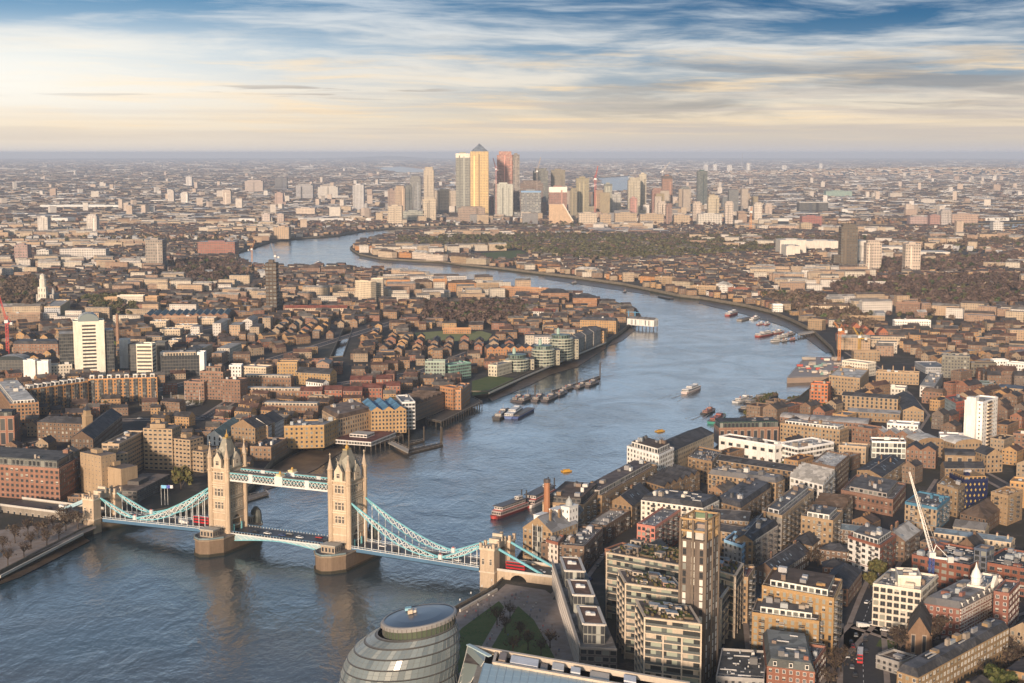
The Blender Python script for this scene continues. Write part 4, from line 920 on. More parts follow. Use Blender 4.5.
def pavilions():
    b, rz, w, d = foot("553,563 580,648 617,650", 12)
    root = thing('apartment_block', 'long grey lattice-sided building with three brown-roofed glass pavilions beside the park', 'apartment block', b, rz); MB.SH = MB.NEXT
    q = MB(); q.box(0, w, 0, d, 0, 12, (.13, .12, .115), WALL, tc=(.24, .23, .22), tm=ROOF, wp=(.8, .62, .5), pitch=3.2, storey=3.0); q.build('wall', root)
    q = MB()                                              # slanted lattice over the side towards the river
    n = int(d / 2.2)
    for k in range(n):
        y = k * d / n
        for j in range(4):
            z = 3.0 * j; q.bar((-.5, y, z), (-.5, y + (1.4 if j % 2 else .3), z + 3), .28, .5, (.42, .39, .36))
    for j in range(5): q.bar((-.55, 0, 3.0 * j + .1), (-.55, d, 3.0 * j + .1), .3, .35, (.40, .37, .34))
    q.build('lattice_screen', root)
    q = MB(); q.bar((-.3, 0, 13), (-.3, d, 13), .6, 2.2, (.30, .285, .27)); q.bar((0, -.2, 12.2), (w, -.2, 12.2), .5, 1.0, (.3, .28, .26)); q.build('parapet', root)
    for lbl, (a0, a1) in (('', (.05, .24)), ('', (.37, .55)), ('', (.67, .85))):
        y0, y1 = d * a0, d * a1; x0, x1 = 2.2, w - 4.5; q = MB()
        q.box(x0, x1, y0, y1, 12, 20.5, (.16, .175, .16), WALL, wp=(.86, .86, 1.0), pitch=2.0, storey=4.2)
        po = q.build('pavilion', root)
        q = MB(); q.box(x0 + 1.0, x1 - 1.0, y0 + 1.0, y1 - 1.0, 20.4, 20.8, (.17, .095, .065), ROOF); q.build('green_roof', po)
        q = MB()
        for a, e in (((x0, y0), (x1, y0)), ((x1, y0), (x1, y1)), ((x1, y1), (x0, y1)), ((x0, y1), (x0, y0))): q.bar((*a, 20.7), (*e, 20.7), 1.3, .9, (.50, .47, .43))
        q.build('parapet', po)
        q = MB(); xm, ym = (x0 + x1) / 2, (y0 + y1) / 2; q.box(xm - 2.4, xm + 2.0, ym - .5, ym + 2.2, 20.8, 21.8, (.5, .5, .5)); q.box(xm - 2, xm - .2, ym, ym + 1.6, 21.8, 22.3, (.6, .6, .6)); q.build('roof_plant', po)
    R3 = Matrix.Rotation(rz, 3, 'Z'); occ_mark([b + R3 @ Vector(p) for p in ((0, 0, 0), (w, 0, 0), (w, d, 0), (0, d, 0))], 4)
pavilions()
# ---- south bank: the warehouse quarter (eaves corners: left, near, right)
NR = dict(near=True)
AB, WH, OF, TH = 'apartment_block', 'warehouse', 'office_block', 'terraced_house'
ca, cw, co_, ch = 'apartment block', 'warehouse', 'office', 'house'
bld(WH, 'cream topped riverside warehouse with a dark curved roof storey beside the white brewery', cw, "557,491 584,506 602,489", 22, Y, BN, 'flat', side=C, pent=((.07, .065, .065), 2.5, 4), near=True, pitch=3.4)
bld(WH, 'very long brown riverside warehouse with pale stepped terraces, end on to the brewery', cw, "591,485 602,497 657,466", 20, Y, (.13, .105, .1), 'flat', pent=((.52, .48, .43), 3.0, 3.2), near=True, pitch=3.6)
bld(OF, 'white stuccoed riverside block with arched windows and a brown flat roof', co_, "627,447 659,456 674,449", 22, W, BN, 'flat', near=True, pent=(W, 3, 4), pitch=3.2)
bld(WH, 'long slate-roofed riverside warehouse running on from the white stuccoed block', cw, "656,444 673,451 714,433", 19, S_, SL, 'gable', side=S_, rise=4, pitch=3.2)
bld(WH, 'yellow brick warehouse with glazed rooflights behind the long riverside warehouse', cw, "641,480 664,487 700,473", 14, Y, SL, 'mgable', near=True)
bld(WH, 'low yellow brick shed with a dark slate roof behind the cream topped warehouse', cw, "609,502 632,506 651,492", 13, Y, SL, 'gable', **NR)
bld(WH, 'low brown building with a pale flat roof in the lane behind the brewery', cw, "594,519 606,527 630,512", 10, B, LT, 'flat', **NR)
bld(AB, 'cream curved apartment block with dark roof terraces behind the pink building', ca, "641,500 703,508", 21, (.62, .58, .51), SL, 'mansard', depth=24, near=True, pitch=3.4, me=WIN_D)
bld(AB, 'pink and blue apartment block with a pale grey roof', ca, "637,525 655,528 681,510", 18, (.42, .17, .13), LD, 'flat', side=PK, near=True, win=(.62, .62, .5), clutter=0)
bld(WH, 'brown brick building with a grey flat roof at the bridge end, behind the park pavilions', cw, "553,534 584,548 603,529", 14, B, GY, 'flat', near=True, chim=1)
bld(AB, 'narrow white and red striped building at the bridge end', ca, "546,541 558,544 564,537", 16, R, LT, 'flat', side=(.6, .52, .46), near=True, clutter=1)
bld(WH, 'yellow brick block with sloping glass roofs right behind the brewery', cw, "555,512 572,524 584,510", 20, Y, GY, 'mansard', near=True)
def brewery():
    root, w, d = bld('brewery', 'old brewery with glass-fronted yellow gable and white boarded towers beside the bridge', 'brewery', "523,527 552,532", 20, YL, LD, 'gable_y', depth=26, near=True, rise=7)
    q = MB(); q.box(w * .36, w * .68, -.5, .6, 2, 22, (.10, .11, .11), WALL, wp=(.88, .88, 1.0), pitch=1.6, storey=3); 
    for x in (w * .36, w * .52, w * .68): q.bar((x, -.6, 2), (x, -.6, 23), .3, .3, (.6, .58, .54))
    q.build('glazed_bay', root)
    for x0, x1, y0, y1, h in ((-1.0, 5, 12, 20, 24), (5.5, 11, 18, 26, 27), (12, 17.5, 20, 29, 29), (2, 7, 24, 32, 25)):
        q = MB(); q.box(x0, x1, y0, y1, 0, h, (.78, .77, .74), WALL, tc=(.5, .5, .5), tm=ROOF, wp=(.25, .35, 0), pitch=3, storey=4); q.box(x0 - .2, x1 + .2, y0 - .2, y1 + .2, h, h + .6, (.7, .7, .68)); q.build('boarded_tower', root)
    q = MB(); q.lathe(14.7, 24, [(2.0, 29), (2.0, 31), (1.5, 32.5), (.3, 34), (.1, 35)], 10, (.35, .37, .37)); q.build('cupola', root)
brewery()
def lathe_thing(name, label, cat, px, py, z, prof, col, n=10, kind=PAINT, group=None, extra=None):
    c = ray(px, py, GZ + z); root = thing(name, label, cat, (c.x, c.y, GZ), 0, group); q = MB(); q.lathe(0, 0, prof, n, col, kind); q.build('shaft', root)
    if extra: q = MB(); q.lathe(0, 0, extra[0], n, extra[1]); q.build('cap', root)
    return root
lathe_thing('chimney', 'round brown brick chimney rising behind the white brewery towers', 'chimney', 547, 479, 38, [(2.2, 0), (1.9, 24), (1.7, 36)], (.32, .15, .08), extra=([(2.0, 36), (2.0, 38), (1.4, 38.2)], (.08, .07, .07)))
lathe_thing('rooftop_pavilion', 'small round pavilion with a pale green dome behind the slim tower', 'pavilion', 702, 512, 24, [(7, 0), (7, 19), (5.4, 19.2), (5.4, 22)], (.5, .42, .32), 14, WALL, None, ([(6.2, 22), (6.2, 22.5), (4, 24), (1, 25), (.2, 25.6)], (.19, .25, .15)))
bld(AB, 'yellow brick block right of the slate-roofed riverside warehouse', ca, "688,458 712,463 722,452", 15, Y, GY, 'flat', near=True)
bld(AB, 'yellow block with recessed balconies left of the flat-topped slate mansard', ca, "708,474 776,483", 16, YL, GY, 'mansard', depth=14, near=True, win=(.4, .6, .5))
bld(WH, 'very long brown brick warehouse with a low slate roof and skylights below the white laboratory', cw, "700,457 792,471", 13, Y, SL, 'gable_x', depth=13, rise=2.5, near=True, pitch=4)
bld(OF, 'plain white laboratory with few windows beside the green glass-topped riverside block', co_, "719,437 775,446", 15, W, BN, 'flat', depth=13, win=(.5, .3, .3), pitch=7, storey=7)
bld(OF, 'white modern block with dark ribbon windows, joined to the plain white laboratory', co_, "776,444 798,449 834,443", 14, W, LT, 'flat', win=(.75, .5, .3), near=True, pitch=3.2)
bld(OF, 'small beige flat-roofed block right of the white ribbon-windowed block', co_, "839,446 866,448", 12, T, LT, 'flat', depth=12)
bld(AB, 'long yellow brick block with white roof terraces, behind the white ribbon-windowed block', ca, "780,424 840,431", 15, YL, LT, 'flat', depth=17, win=(.45, .55, .6), pent=(W, 3, 2.6))
bld(WH, 'brown riverside block with a dark green glass upper storey', cw, "719,429 779,428", 13, BR, SL, 'flat', depth=18, win=(.5, .8, .1), pitch=5, storey=12, pent=((.03, .055, .05), .6, 5.5), clutter=3)
bld(AB, 'brown flats at the right end of the zinc curved roofs', ca, "852,427 872,430", 14, BR, GY, 'flat', depth=14)
bld(OF, 'brown brick office with a pale stone roof terrace behind the white stepped warehouse', co_, "812,463 835,468 849,456", 20, B, LW, 'flat', side=Y, near=True, clutter=1)
bld(WH, 'square white warehouse with four rows of windows and hipped pale roofs', cw, "790,477 823,485 835,472", 20, W, LT, 'mgable', near=True, win=(.6, .45, .4), pitch=3.6, storey=4)
bld(AB, 'long balconied block with a row of white plant rooms along its roof', ca, "762,512 782,517 814,491", 20, T, GY, 'flat', side=GR, near=True, win=(.5, .5, .8), pent=((.68, .68, .68), 3.2, 2.6))
bld(AB, 'yellow block with a white penthouse right of the row of white plant rooms', ca, "801,517 833,522 843,512", 20, YL, GY, 'flat', near=True, pent=((.72, .7, .66), 3, 3), win=(.4, .5, .4))
bld(WH, 'brown-roofed yellow warehouse behind the white-penthouse yellow block', cw, "815,504 842,513 853,498", 14, Y, BN, 'mgable', near=True)
bld(AB, 'low brown brick block under a blue-grey roof beside the white modern flats', ca, "833,528 866,532", 12, B, BL, 'gable', depth=10, near=True, me=WIN_W, rise=2)
bld(TH, 'small hip-roofed yellow house at the end of the dark slate court', ch, "793,541 812,546 826,534", 9, Y, SL, 'hip', near=True, me=WIN_W)
bld(TH, 'brown house row with white windows in the middle of the dark slate court', ch, "820,549 847,552", 9, B, SL, 'hip', depth=10, near=True, me=WIN_W)
bld(TH, 'dark-roofed brick house beside the garden in the slate court', ch, "823,567 846,568", 9, BR, SL, 'hip', depth=10, near=True, me=WIN_W)
bld(TH, 'brick house with a broad black hipped roof at the street corner of the slate court', ch, "826,578 848,589 862,570", 9, BR, SL, 'hip', near=True, rise=5)
bld(TH, 'long low terrace with a black roof running up to the slate court', ch, "754,568 776,574 809,552", 8, B, SL, 'gable', near=True, me=WIN_W)
bld(AB, 'pale stuccoed terrace with shop arches on the lane behind the blue-walled block', ca, "743,531 755,540 778,525", 16, (.6, .52, .45), SL, 'mansard', near=True, me=WIN_D, win=(.3, .6, .2), pitch=2.6)
bld(OF, 'small block with a bright pale blue wall', co_, "724,541 742,547 752,538", 15, (.28, .48, .68), SL, 'flat', side=GR, near=True)
bld(AB, 'yellow brick range with a dark slate roof, behind the domed pavilion', ca, "707,518 749,521", 15, Y, SL, 'gable_x', depth=13, near=True, me=WIN_W)
bld(AB, 'yellow brick range with a slate roof in front of the domed pavilion court', ca, "706,528 741,534", 13, YL, SL, 'gable_x', depth=9, near=True)
bld(AB, 'slate-roofed wing with red balconies between the yellow court and the stuccoed terrace', ca, "741,533 753,541 771,519", 17, Y, SL, 'gable', near=True)
bld(AB, 'large yellow block with a flat-topped slate mansard roof', ca, "716,501 741,508 771,487", 17, Y, SL, 'mansard', near=True)
bld(AB, 'slim yellow block with a red flat roof beside the banded blocks', ca, "743,576 748,579 755,568", 22, YL, RT, 'flat', near=True)
bld(AB, 'tall yellow flats with white rooftop glass screens, behind their lower twin', ca, "773,569 762,587 834,600", 26, (.31, .20, .095), BN, 'flat', near=True, win=(.42, .68, .9), pitch=3.3, pent=((.66, .68, .64), 3.5, 3.2), me=WIN_L)
bld(AB, 'lower yellow flats with white rooftop screens, in front of their taller twin', ca, "757,600 752,614 819,623", 18, (.31, .20, .095), GY, 'flat', near=True, win=(.42, .68, .9), pitch=3.3, pent=((.66, .68, .64), 3.5, 3), me=WIN_L)
bld(OF, 'red brick institution with a broad grey flat roof and dormers at the bottom edge', co_, "763,634 767,666 815,672", 15, (.24, .11, .075), (.12, .13, .125), 'mansard', near=True, me=WIN_W, clutter=6, dormer=True)
bld(OF, 'red brick stair wing with white bands at the right end of the red institution', co_, "815,664 826,648", 12, (.24, .11, .075), GY, 'flat', depth=10, near=True, me=WIN_W)
bld(OF, 'low dark grey flat-roofed block at the bottom edge left of the red institution', co_, "722,650 716,678 764,681", 9, GR, (.10, .105, .11), 'flat', near=True, clutter=2)
bld(OF, 'cream six-storey office under construction beside the blue crane mast', co_, "873,585 921,592", 20, (.6, .55, .47), (.24, .25, .26), 'flat', depth=30, near=True, win=(.68, .62, .5), pitch=3.4, clutter=8)
bld(OF, 'tall cream blank-walled core behind the construction office', co_, "898,577 921,578", 25, (.62, .57, .48), LT, 'flat', depth=14, clutter=3, win=(0, 0, 0))
def banded_hall():
    root, w, d = bld('municipal_hall', 'red and white banded Edwardian hall with a white gable and cupola at the street corner', 'hall', "922,603 961,609 999,589", 14, (.23, .105, .08), GY, 'mansard', near=True, me=WIN_W, dormer=True, pitch=2.8)
    q = MB()
    for z in (1.9, 3.6, 5.3, 7.0, 8.7, 10.4, 12.1, 13.6):
        for x0, x1, y0, y1 in ((-.12, w + .12, -.12, .3), (w - .3, w + .12, 0, d)): q.box(x0, x1, y0, y1, z - .45, z + .25, (.6, .54, .48), PAINT, bottom=True)
    q.build('stone_band', root)
    q = MB(); q.box(w - 7, w - 1.5, -.4, 1.2, 14, 18, (.7, .67, .6)); q.face([(w - 7, -.4, 18), (w - 1.5, -.4, 18), (w - 4.25, -.4, 21.5)], (.7, .67, .6)); q.face([(w - 7, 1.2, 18), (w - 1.5, 1.2, 18), (w - 4.25, 1.2, 21.5)], (.7, .67, .6)); q.face([(w - 7, -.4, 18), (w - 7, 1.2, 18), (w - 4.25, 1.2, 21.5), (w - 4.25, -.4, 21.5)], (.6, .58, .54)); q.face([(w - 1.5, -.4, 18), (w - 1.5, 1.2, 18), (w - 4.25, 1.2, 21.5), (w - 4.25, -.4, 21.5)], (.6, .58, .54)); q.build('gable', root)
    q = MB(); q.lathe(w - 10, 7, [(2.2, 17), (2.2, 21), (2.5, 21.3), (1.7, 24), (.6, 26), (.1, 28.5)], 10, (.72, .7, .66)); q.build('cupola', root)
    q = MB(); q.lathe(w, 0, [(2.6, 0), (2.6, 16), (2.9, 16.2), (1.6, 19), (.1, 21)], 12, (.6, .5, .44), WALL, wp=(.5, .5, 0)); q.build('corner_turret', root)
banded_hall()
bld(OF, 'red brick tower wing with white corner stones, right end of the banded hall', co_, "1000,590 1009,595 1020,583", 19, (.23, .105, .08), GY, 'flat', near=True, me=WIN_W)
bld(OF, 'white flat-roofed rear wing behind the banded hall', co_, "967,586 985,589 1000,577", 17, (.6, .55, .48), BL, 'flat', near=True)
bld('mansion_block', 'long yellow mansion block with a cluttered dark roof behind the bare street trees', 'mansion block', "897,671 918,678 1009,628", 18, (.30, .21, .12), SL, 'mansard', near=True, me=WIN_W, clutter=9, chim=0, dormer=False, pitch=3.2)
def church(label, ps, depth, h, col, roof, spire=0):
    root, w, d = bld('church', label, 'church', ps, h, col, roof, 'gable_y', win=(.3, .8, 0), pitch=4, storey=h, depth=depth, rise=h * .75)
    for x in (-.4, w + .4):
        for k in range(5): q = MB(); q.box(x - .5, x + .5, d * (k + .3) / 5, d * (k + .3) / 5 + 1.1, 0, h * .85, col, WALL); q.build('buttress', root)
    if spire: q = MB(); q.box(w / 2 - 2.5, w / 2 + 2.5, -4, 1, 0, h * 1.7, col, WALL, wp=(.3, .4, 0)); q.lathe(w / 2, -1.5, [(2.8, h * 1.7), (.1, h * 1.7 + spire)], 8, roof, ROOF); q.build('steeple', root)
church('brown brick gothic church behind bare trees beside the main road', "908,632 930,634", 26, 10, (.2, .13, .085), (.09, .075, .065))
bld('shop', 'low shed with a grey front and brown roof beside the small lawn', 'shop', "876,657 899,664", 5, GR, BN, 'flat', depth=13, near=True, clutter=1)
bld(OF, 'red brick works with white skylights dotting its black roof, left of the stair tower', co_, "912,556 970,567", 14, R, (.035, .045, .055), 'flat', depth=34, near=True, clutter=14, pitch=4.2, win=(.6, .5, .3))
bld(OF, 'red brick works with white skylights dotting its black roof, right of the stair tower', co_, "981,563 1034,572", 14, R, (.035, .045, .055), 'flat', depth=34, near=True, clutter=14, pitch=4.2, win=(.6, .5, .3))
bld('stair_tower', 'dark blue steel stair tower between the two black-roofed works', 'tower', "974,549 985,551", 21, (.07, .09, .13), GR, 'flat', depth=9, win=(.7, .75, .6), clutter=1)
bld(AB, 'long low cream building with a blue metal roof beyond the black-roofed works', ca, "934,532 1011,542", 8, C, BL, 'gable_x', depth=10, rise=1.6, near=True)
bld(WH, 'brown gabled warehouse with a pale grey roof in the middle of the brick quarter', cw, "888,532 905,541 920,530", 12, B, LT, 'gable', near=True)
bld(AB, 'white modern flats with a grey roof terrace and black cladded lower corner', ca, "848,537 880,547 896,536", 16, R, GY, 'flat', side=W, near=True, win=(.55, .5, .3), pitch=4.2, pent=((.6, .6, .58), 2.5, 3))
bld('car_park', 'flat-roofed car park over red brick arches, with white roof edge posts', 'car park', "841,491 893,501 906,485", 10, (.19, .11, .08), (.15, .145, .145), 'flat', near=True, win=(.5, .35, .1), pent=((.33, .3, .28), 5, 3), storey=4)
bld(AB, 'tan block wrapped at its right end in blue scaffold sheeting', ca, "905,503 937,509 950,498", 14, (.07, .19, .29), GY, 'flat', side=T, near=True)
bld(AB, 'curved yellow block left of the navy patterned block', ca, "937,485 958,491 967,482", 17, YL, (.38, .24, .11), 'flat', near=True)
def navy():
    root, w, d = bld(AB, 'navy blue block dotted with gold diamonds', ca, "964,481 988,480", 19, (.012, .018, .06), (.4, .25, .11), 'flat', depth=20, win=(0, 0, 0), pent=((.40, .24, .10), 1.0, 2.5))
    for i in range(5):
        for j in range(5):
            q = MB(); x, z = w * (i + .5 + .25 * (j % 2)) / 5.5, 2.2 + j * 3.6; q.face([(x - .7, -.06, z), (x, -.06, z - 1.1), (x + .7, -.06, z), (x, -.06, z + 1.1)], (.38, .28, .10)); q.build('window', root)
navy()
bld(AB, 'broad yellow block with an orange roof edge, right of the navy patterned block', ca, "991,493 1008,497 1023,491", 18, YL, (.42, .24, .10), 'flat', near=True, win=(.2, .3, .2))
bld(AB, 'orange-topped yellow block at the right edge above the broad yellow block', ca, "1010,482 1030,484", 16, (.42, .25, .11), T, 'flat', depth=14)
bld(WH, 'brown hip-roofed hall between the long blue roof and the orange-edged yellow block', cw, "960,513 986,519 1007,505", 9, B, BN, 'hip')
bld(WH, 'low grey-roofed workshop left of the brown hip-roofed hall', cw, "953,526 985,530", 8, S_, GY, 'gable', depth=10)
bld(WH, 'black-roofed yellow shed below the teal-windowed block', cw, "857,470 882,477 905,461", 10, YL, SL, 'gable', near=True, rise=2.5)
bld(OF, 'white framed block with teal glazing and a brown roof', co_, "872,442 906,443", 12, (.62, .66, .62), BN, 'flat', depth=15, win=(.8, .72, .9), pitch=3.2, storey=4)
bld(WH, 'brick building with a zigzag of white gables', cw, "872,432 921,436", 11, BR, LW, 'mgable', depth=14)
bld(OF, 'white flat-roofed hall behind the zigzag of white gables', co_, "887,424 918,426", 9, W, LW, 'flat', depth=15)
bld(WH, 'red brown warehouse with four slate gables right of the teal-windowed block', cw, "906,449 936,451", 13, BR, SL, 'mgable', depth=18)
bld(WH, 'yellow hall with a white barrel roof left of the white tower', cw, "918,442 944,441", 12, Y, LW, 'barrel_y', depth=20, rise=3)
bld(WH, 'yellow hall with a white barrel roof at the foot of the white tower', cw, "955,444 982,442", 11, YL, LW, 'barrel_y', depth=18, rise=3)
bld(WH, 'yellow hall with arched windows and a dark barrel roof below the white tower', cw, "945,455 975,456", 11, YL, SL, 'barrel_x', depth=16, rise=3, win=(.4, .7, .1), pitch=6, storey=9)
bld(WH, 'slate-roofed yellow range below the dark barrel-roofed hall', cw, "945,468 985,468", 10, Y, SL, 'gable', depth=11)
bld(AB, 'gabled yellow house with one big arched window right of the barrel roofs', ca, "987,455 1003,454", 13, YL, SL, 'gable_y', depth=16)
bld(AB, 'brown flats at the right edge below the white tower', ca, "1013,434 1034,436", 12, BR, GY, 'flat', depth=14)
bld(OF, 'low white-roofed hall left of the white tower', co_, "940,436 968,437", 9, W, LW, 'flat', depth=13)
def white_tower():
    root, w, d = bld('tower_block', 'tall white tower block with a balcony column, standing alone on the right', 'tower block', "971,399 983,403 998,398", 38, (.75, .73, .69), LT, 'flat', win=(.22, .35, .3), pitch=4.5)
    q = MB(); q.box(-3.5, 2.5, d * .3, d * .8, 0, 42, (.74, .72, .68), WALL); q.build('lift_shaft', root)
    for j in range(13): q = MB(); q.box(w * .3, w * .62, -1.3, 0, 1.5 + j * 2.8, 2.6 + j * 2.8, (.62, .50, .38)); q.box(w * .32, w * .6, -.05, .02, 2.6 + j * 2.8, 4.2 + j * 2.8, (.05, .05, .05)); q.build('balcony', root)
white_tower()
bld(AB, 'red brick block with teal balconies on its left side', ca, "945,397 956,403 969,401", 15, (.3, .09, .06), GY, 'flat', side=(.3, .36, .37))
bld(OF, 'grey-green gridded office tower above the white tower', co_, "942,356 970,357", 22, (.17, .165, .14), LD, 'flat', depth=20, win=(.6, .6, .8))
bld(OF, 'brown gridded office right of the grey-green gridded tower', co_, "971,364 997,364", 13, (.14, .12, .09), GY, 'flat', depth=14, win=(.6, .6, .5))
bld(AB, 'white flats left of the larger white flats on the right edge', ca, "994,361 1009,361", 13, W, LT, 'flat', depth=12)
bld(AB, 'larger white flats on the right edge', ca, "1007,363 1030,365", 14, W, LT, 'flat', depth=12)
bld(OF, 'low dark glass building with a green planted roof', co_, "970,383 996,384", 8, (.10, .14, .16), (.08, .11, .04), 'flat', depth=14, win=(.85, .7, .3))
bld(OF, 'tan building with solar panels on its roof', co_, "996,387 1023,389", 9, T, (.10, .14, .2), 'hip', depth=18, rise=2)
bld(OF, 'grey slab with a blank white gable wall', co_, "920,386 934,388 943,374", 10, GR, LT, 'flat', side=W)
bld(AB, 'long yellow terrace with four white chimney stacks', ca, "876,372 919,374", 11, YL, BN, 'flat', depth=12, chim=4)
bld(OF, 'white-roofed clinic below the terrace of white chimney stacks', co_, "871,387 905,389", 8, (.6, .57, .5), LW, 'flat', depth=15)
bld(AB, 'yellow range of tall dark windows left of the slate-roofed market hall', ca, "842,395 898,399", 13, YL, SL, 'gable_x', depth=11, rise=2.5, win=(.45, .7, .1), pitch=4)
bld(WH, 'market hall with a long slate roof and a pale ridge strip', cw, "894,395 903,410 924,411", 9, YL, SL, 'gable_y', rise=4)
bld(WH, 'yellow workshops with a pale metal roof below the range of tall dark windows', cw, "848,411 900,414", 8, Y, LD, 'gable_x', depth=12, rise=2)
bld(TH, 'brown terrace with white bays right of the slate-roofed market hall', ch, "922,391 943,393", 11, BR, BN, 'mansard', depth=10)
bld(AB, 'cream building with regular windows beside the riverside building site', ca, "842,361 868,364", 13, (.62, .56, .46), LT, 'flat', depth=15)
bld(AB, 'yellow block with a broad white roof at the building site', ca, "829,376 860,379 869,370", 17, YL, LW, 'flat')
bld(AB, 'orange framed tower with a blue-grey roof on the waterfront', ca, "811,384 828,385", 22, (.40, .13, .05), LD, 'flat', depth=14, win=(.6, .6, .6))
bld(WH, 'row of zinc curved roofs behind the long yellow block', cw, "810,420 868,424", 11, BR, LD, 'barrel_x', depth=16, rise=3)
bld(WH, 'zinc barrel roof left of the row of zinc curved roofs', cw, "780,417 808,420", 10, BR, (.36, .35, .35), 'barrel_x', depth=14, rise=3)
bld(AB, 'white flats with pilasters among the trees above the building site', ca, "895,321 931,321", 13, W, LT, 'flat', depth=12)
bld(AB, 'long cream mansard-roofed flats in the trees right of the moored boats', ca, "811,306 849,306", 12, (.55, .45, .33), BN, 'mansard', depth=11)
bld(AB, 'yellow flats at the top of the orange gabled houses', ca, "850,317 885,317", 11, YL, GY, 'flat', depth=10)
bld(AB, 'brown flats with pale bands in the trees at right', ca, "896,303 920,304", 14, BR, GY, 'flat', depth=13)
bld(AB, 'yellow block on the river wall below the trees', ca, "808,320 822,321", 12, YL, GY, 'flat', depth=12)
bld(AB, 'white house on the river wall by the moored boats', ca, "773,305 783,305", 10, W, LT, 'flat', depth=10)
bld(AB, 'yellow low flats beside the orange cranes', ca, "854,352 880,352", 10, YL, GY, 'flat', depth=12)
for k, (x, y) in enumerate(((843, 329), (852, 327), (861, 330), (866, 334), (879, 332), (838, 335))):
    bld(TH, 'orange brick gabled house among the trees above the building site', ch, f"{x},{y} {x+9},{y}", 8, (.36, .14, .08), (.28, .09, .05), 'gable_y', depth=14, group='orange gabled houses', rise=5)
# ---- north bank near the bridge
bld(OF, 'red brick office with arched ground floor and dark glass top storey at the left edge', co_, "-25,464 59,470 78,459", 21, (.23, .125, .09), (.1, .1, .1), 'flat', near=True, pitch=3.7, storey=3.5, win=(.5, .5, .4), pent=((.10, .11, .11), 2.2, 5.5), clutter=4)
bld(OF, 'curved red brown office with tall arches and a dark drum top at the left edge', co_, "-25,418 14,417 20,413", 22, (.25, .12, .08), SL, 'flat', win=(.6, .82, .3), pitch=6, storey=10, pent=((.04, .05, .05), 2, 4))
def hotel():
    root, w, d = bld('hotel', 'large stepped concrete hotel with two wings beside the bridge', 'hotel', "109,441 119,445 144,432", 26, T, (.2, .165, .14), 'flat', win=(.8, .42, .15), pitch=4, storey=2.9, clutter=5)
    inv = Matrix.Rotation(-root.rotation_euler.z, 3, 'Z')
    def wing(ps, h, depth, nm='wing', col=T, win=(.6, .42, .15)):
        b, rz, ww, dd = foot(ps, h, depth); l = inv @ (b - root.location); q = MB(); q.box(0, ww, 0, dd, 0, h, col, WALL, tc=(.19, .155, .135), tm=ROOF, wp=win, pitch=3.4, storey=2.9)
        q.box(ww * .3, ww * .6, dd * .3, dd * .7, h, h + 2.5, tuple(c * .9 for c in col), WALL); o = q.build(nm, root, l, rz - root.rotation_euler.z); o.location = l
        occ_mark([b + Matrix.Rotation(rz, 3, 'Z') @ Vector(p) for p in ((0, 0, 0), (ww, 0, 0), (ww, dd, 0), (0, dd, 0))], 4)
    wing("143,428 172,429", 30, 16); wing("171,438 190,440", 23, 15); wing("189,450 203,452", 15, 16); wing("80,452 101,456", 27, 12, win=(.2, .2, 0)); wing("92,464 121,469", 19, 14, win=(0, 0, 0)); wing("100,452 112,455", 23, 12, win=(.5, .4, .1))
    wing("122,483 137,491 170,474", 8, None, 'podium', (.13, .12, .115), (.8, .5, .3))
    wing("150,424 165,424", 33, 10, win=(0, 0, 0))
hotel()
bld(WH, 'dark brick dock warehouse with a grey roof, left of its clock tower', cw, "37,422 84,424", 15, (.15, .10, .07), SL, 'hip', depth=13, win=(.4, .5, 1.0), pitch=3.4)
lathe_thing('clock_tower', 'square pale clock tower at the end of the dark dock warehouse', 'clock tower', 87, 410, 26, [(4.2, 0), (4.2, 21), (4.6, 21.3), (3.0, 23), (3.0, 26)], (.33, .24, .15), 4, WALL, None, ([(3.4, 26), (.2, 30)], SL))
bld(WH, 'long slate-roofed dark warehouse pointing at the dock, below the clock tower', cw, "71,438 93,439 122,415", 14, (.13, .09, .065), SL, 'gable', win=(.4, .5, .6))
def striped(ps, h, lab, n, depth=16):
    root, w, d = bld(AB, lab, ca, ps, h, (.42, .22, .09), LT, 'flat', depth=depth, win=(.5, .62, .3), pitch=2.8, group='orange and dark striped dockside flats', clutter=0)
    for k in range(n):
        q = MB(); x = w * (k + .5) / n; q.box(x - w / n * .22, x + w / n * .22, -.9, .2, 0, h, (.05, .055, .06), WALL, wp=(.9, .6, .4), pitch=2, storey=3); q.build('balcony_stack', root)
        q = MB(); q.box(x - w / n * .32, x + w / n * .2, 2, 8, h, h + 4, (.66, .65, .62), WALL, tc=(.3, .32, .34), tm=ROOF, wp=(.6, .5, .3)); q.build('penthouse', root)
striped("88,380 157,378", 21, 'orange and dark striped dockside flats with white penthouses, right hand range', 8)
striped("29,390 88,382", 20, 'orange and dark striped dockside flats with white penthouses, left hand range', 7)
bld(AB, 'long dockside flats with white roof terraces running in from the left edge', ca, "-6,384 10,405 29,392", 18, (.3, .17, .09), LW, 'flat', pent=(W, 3, 3), win=(.6, .6, .3))
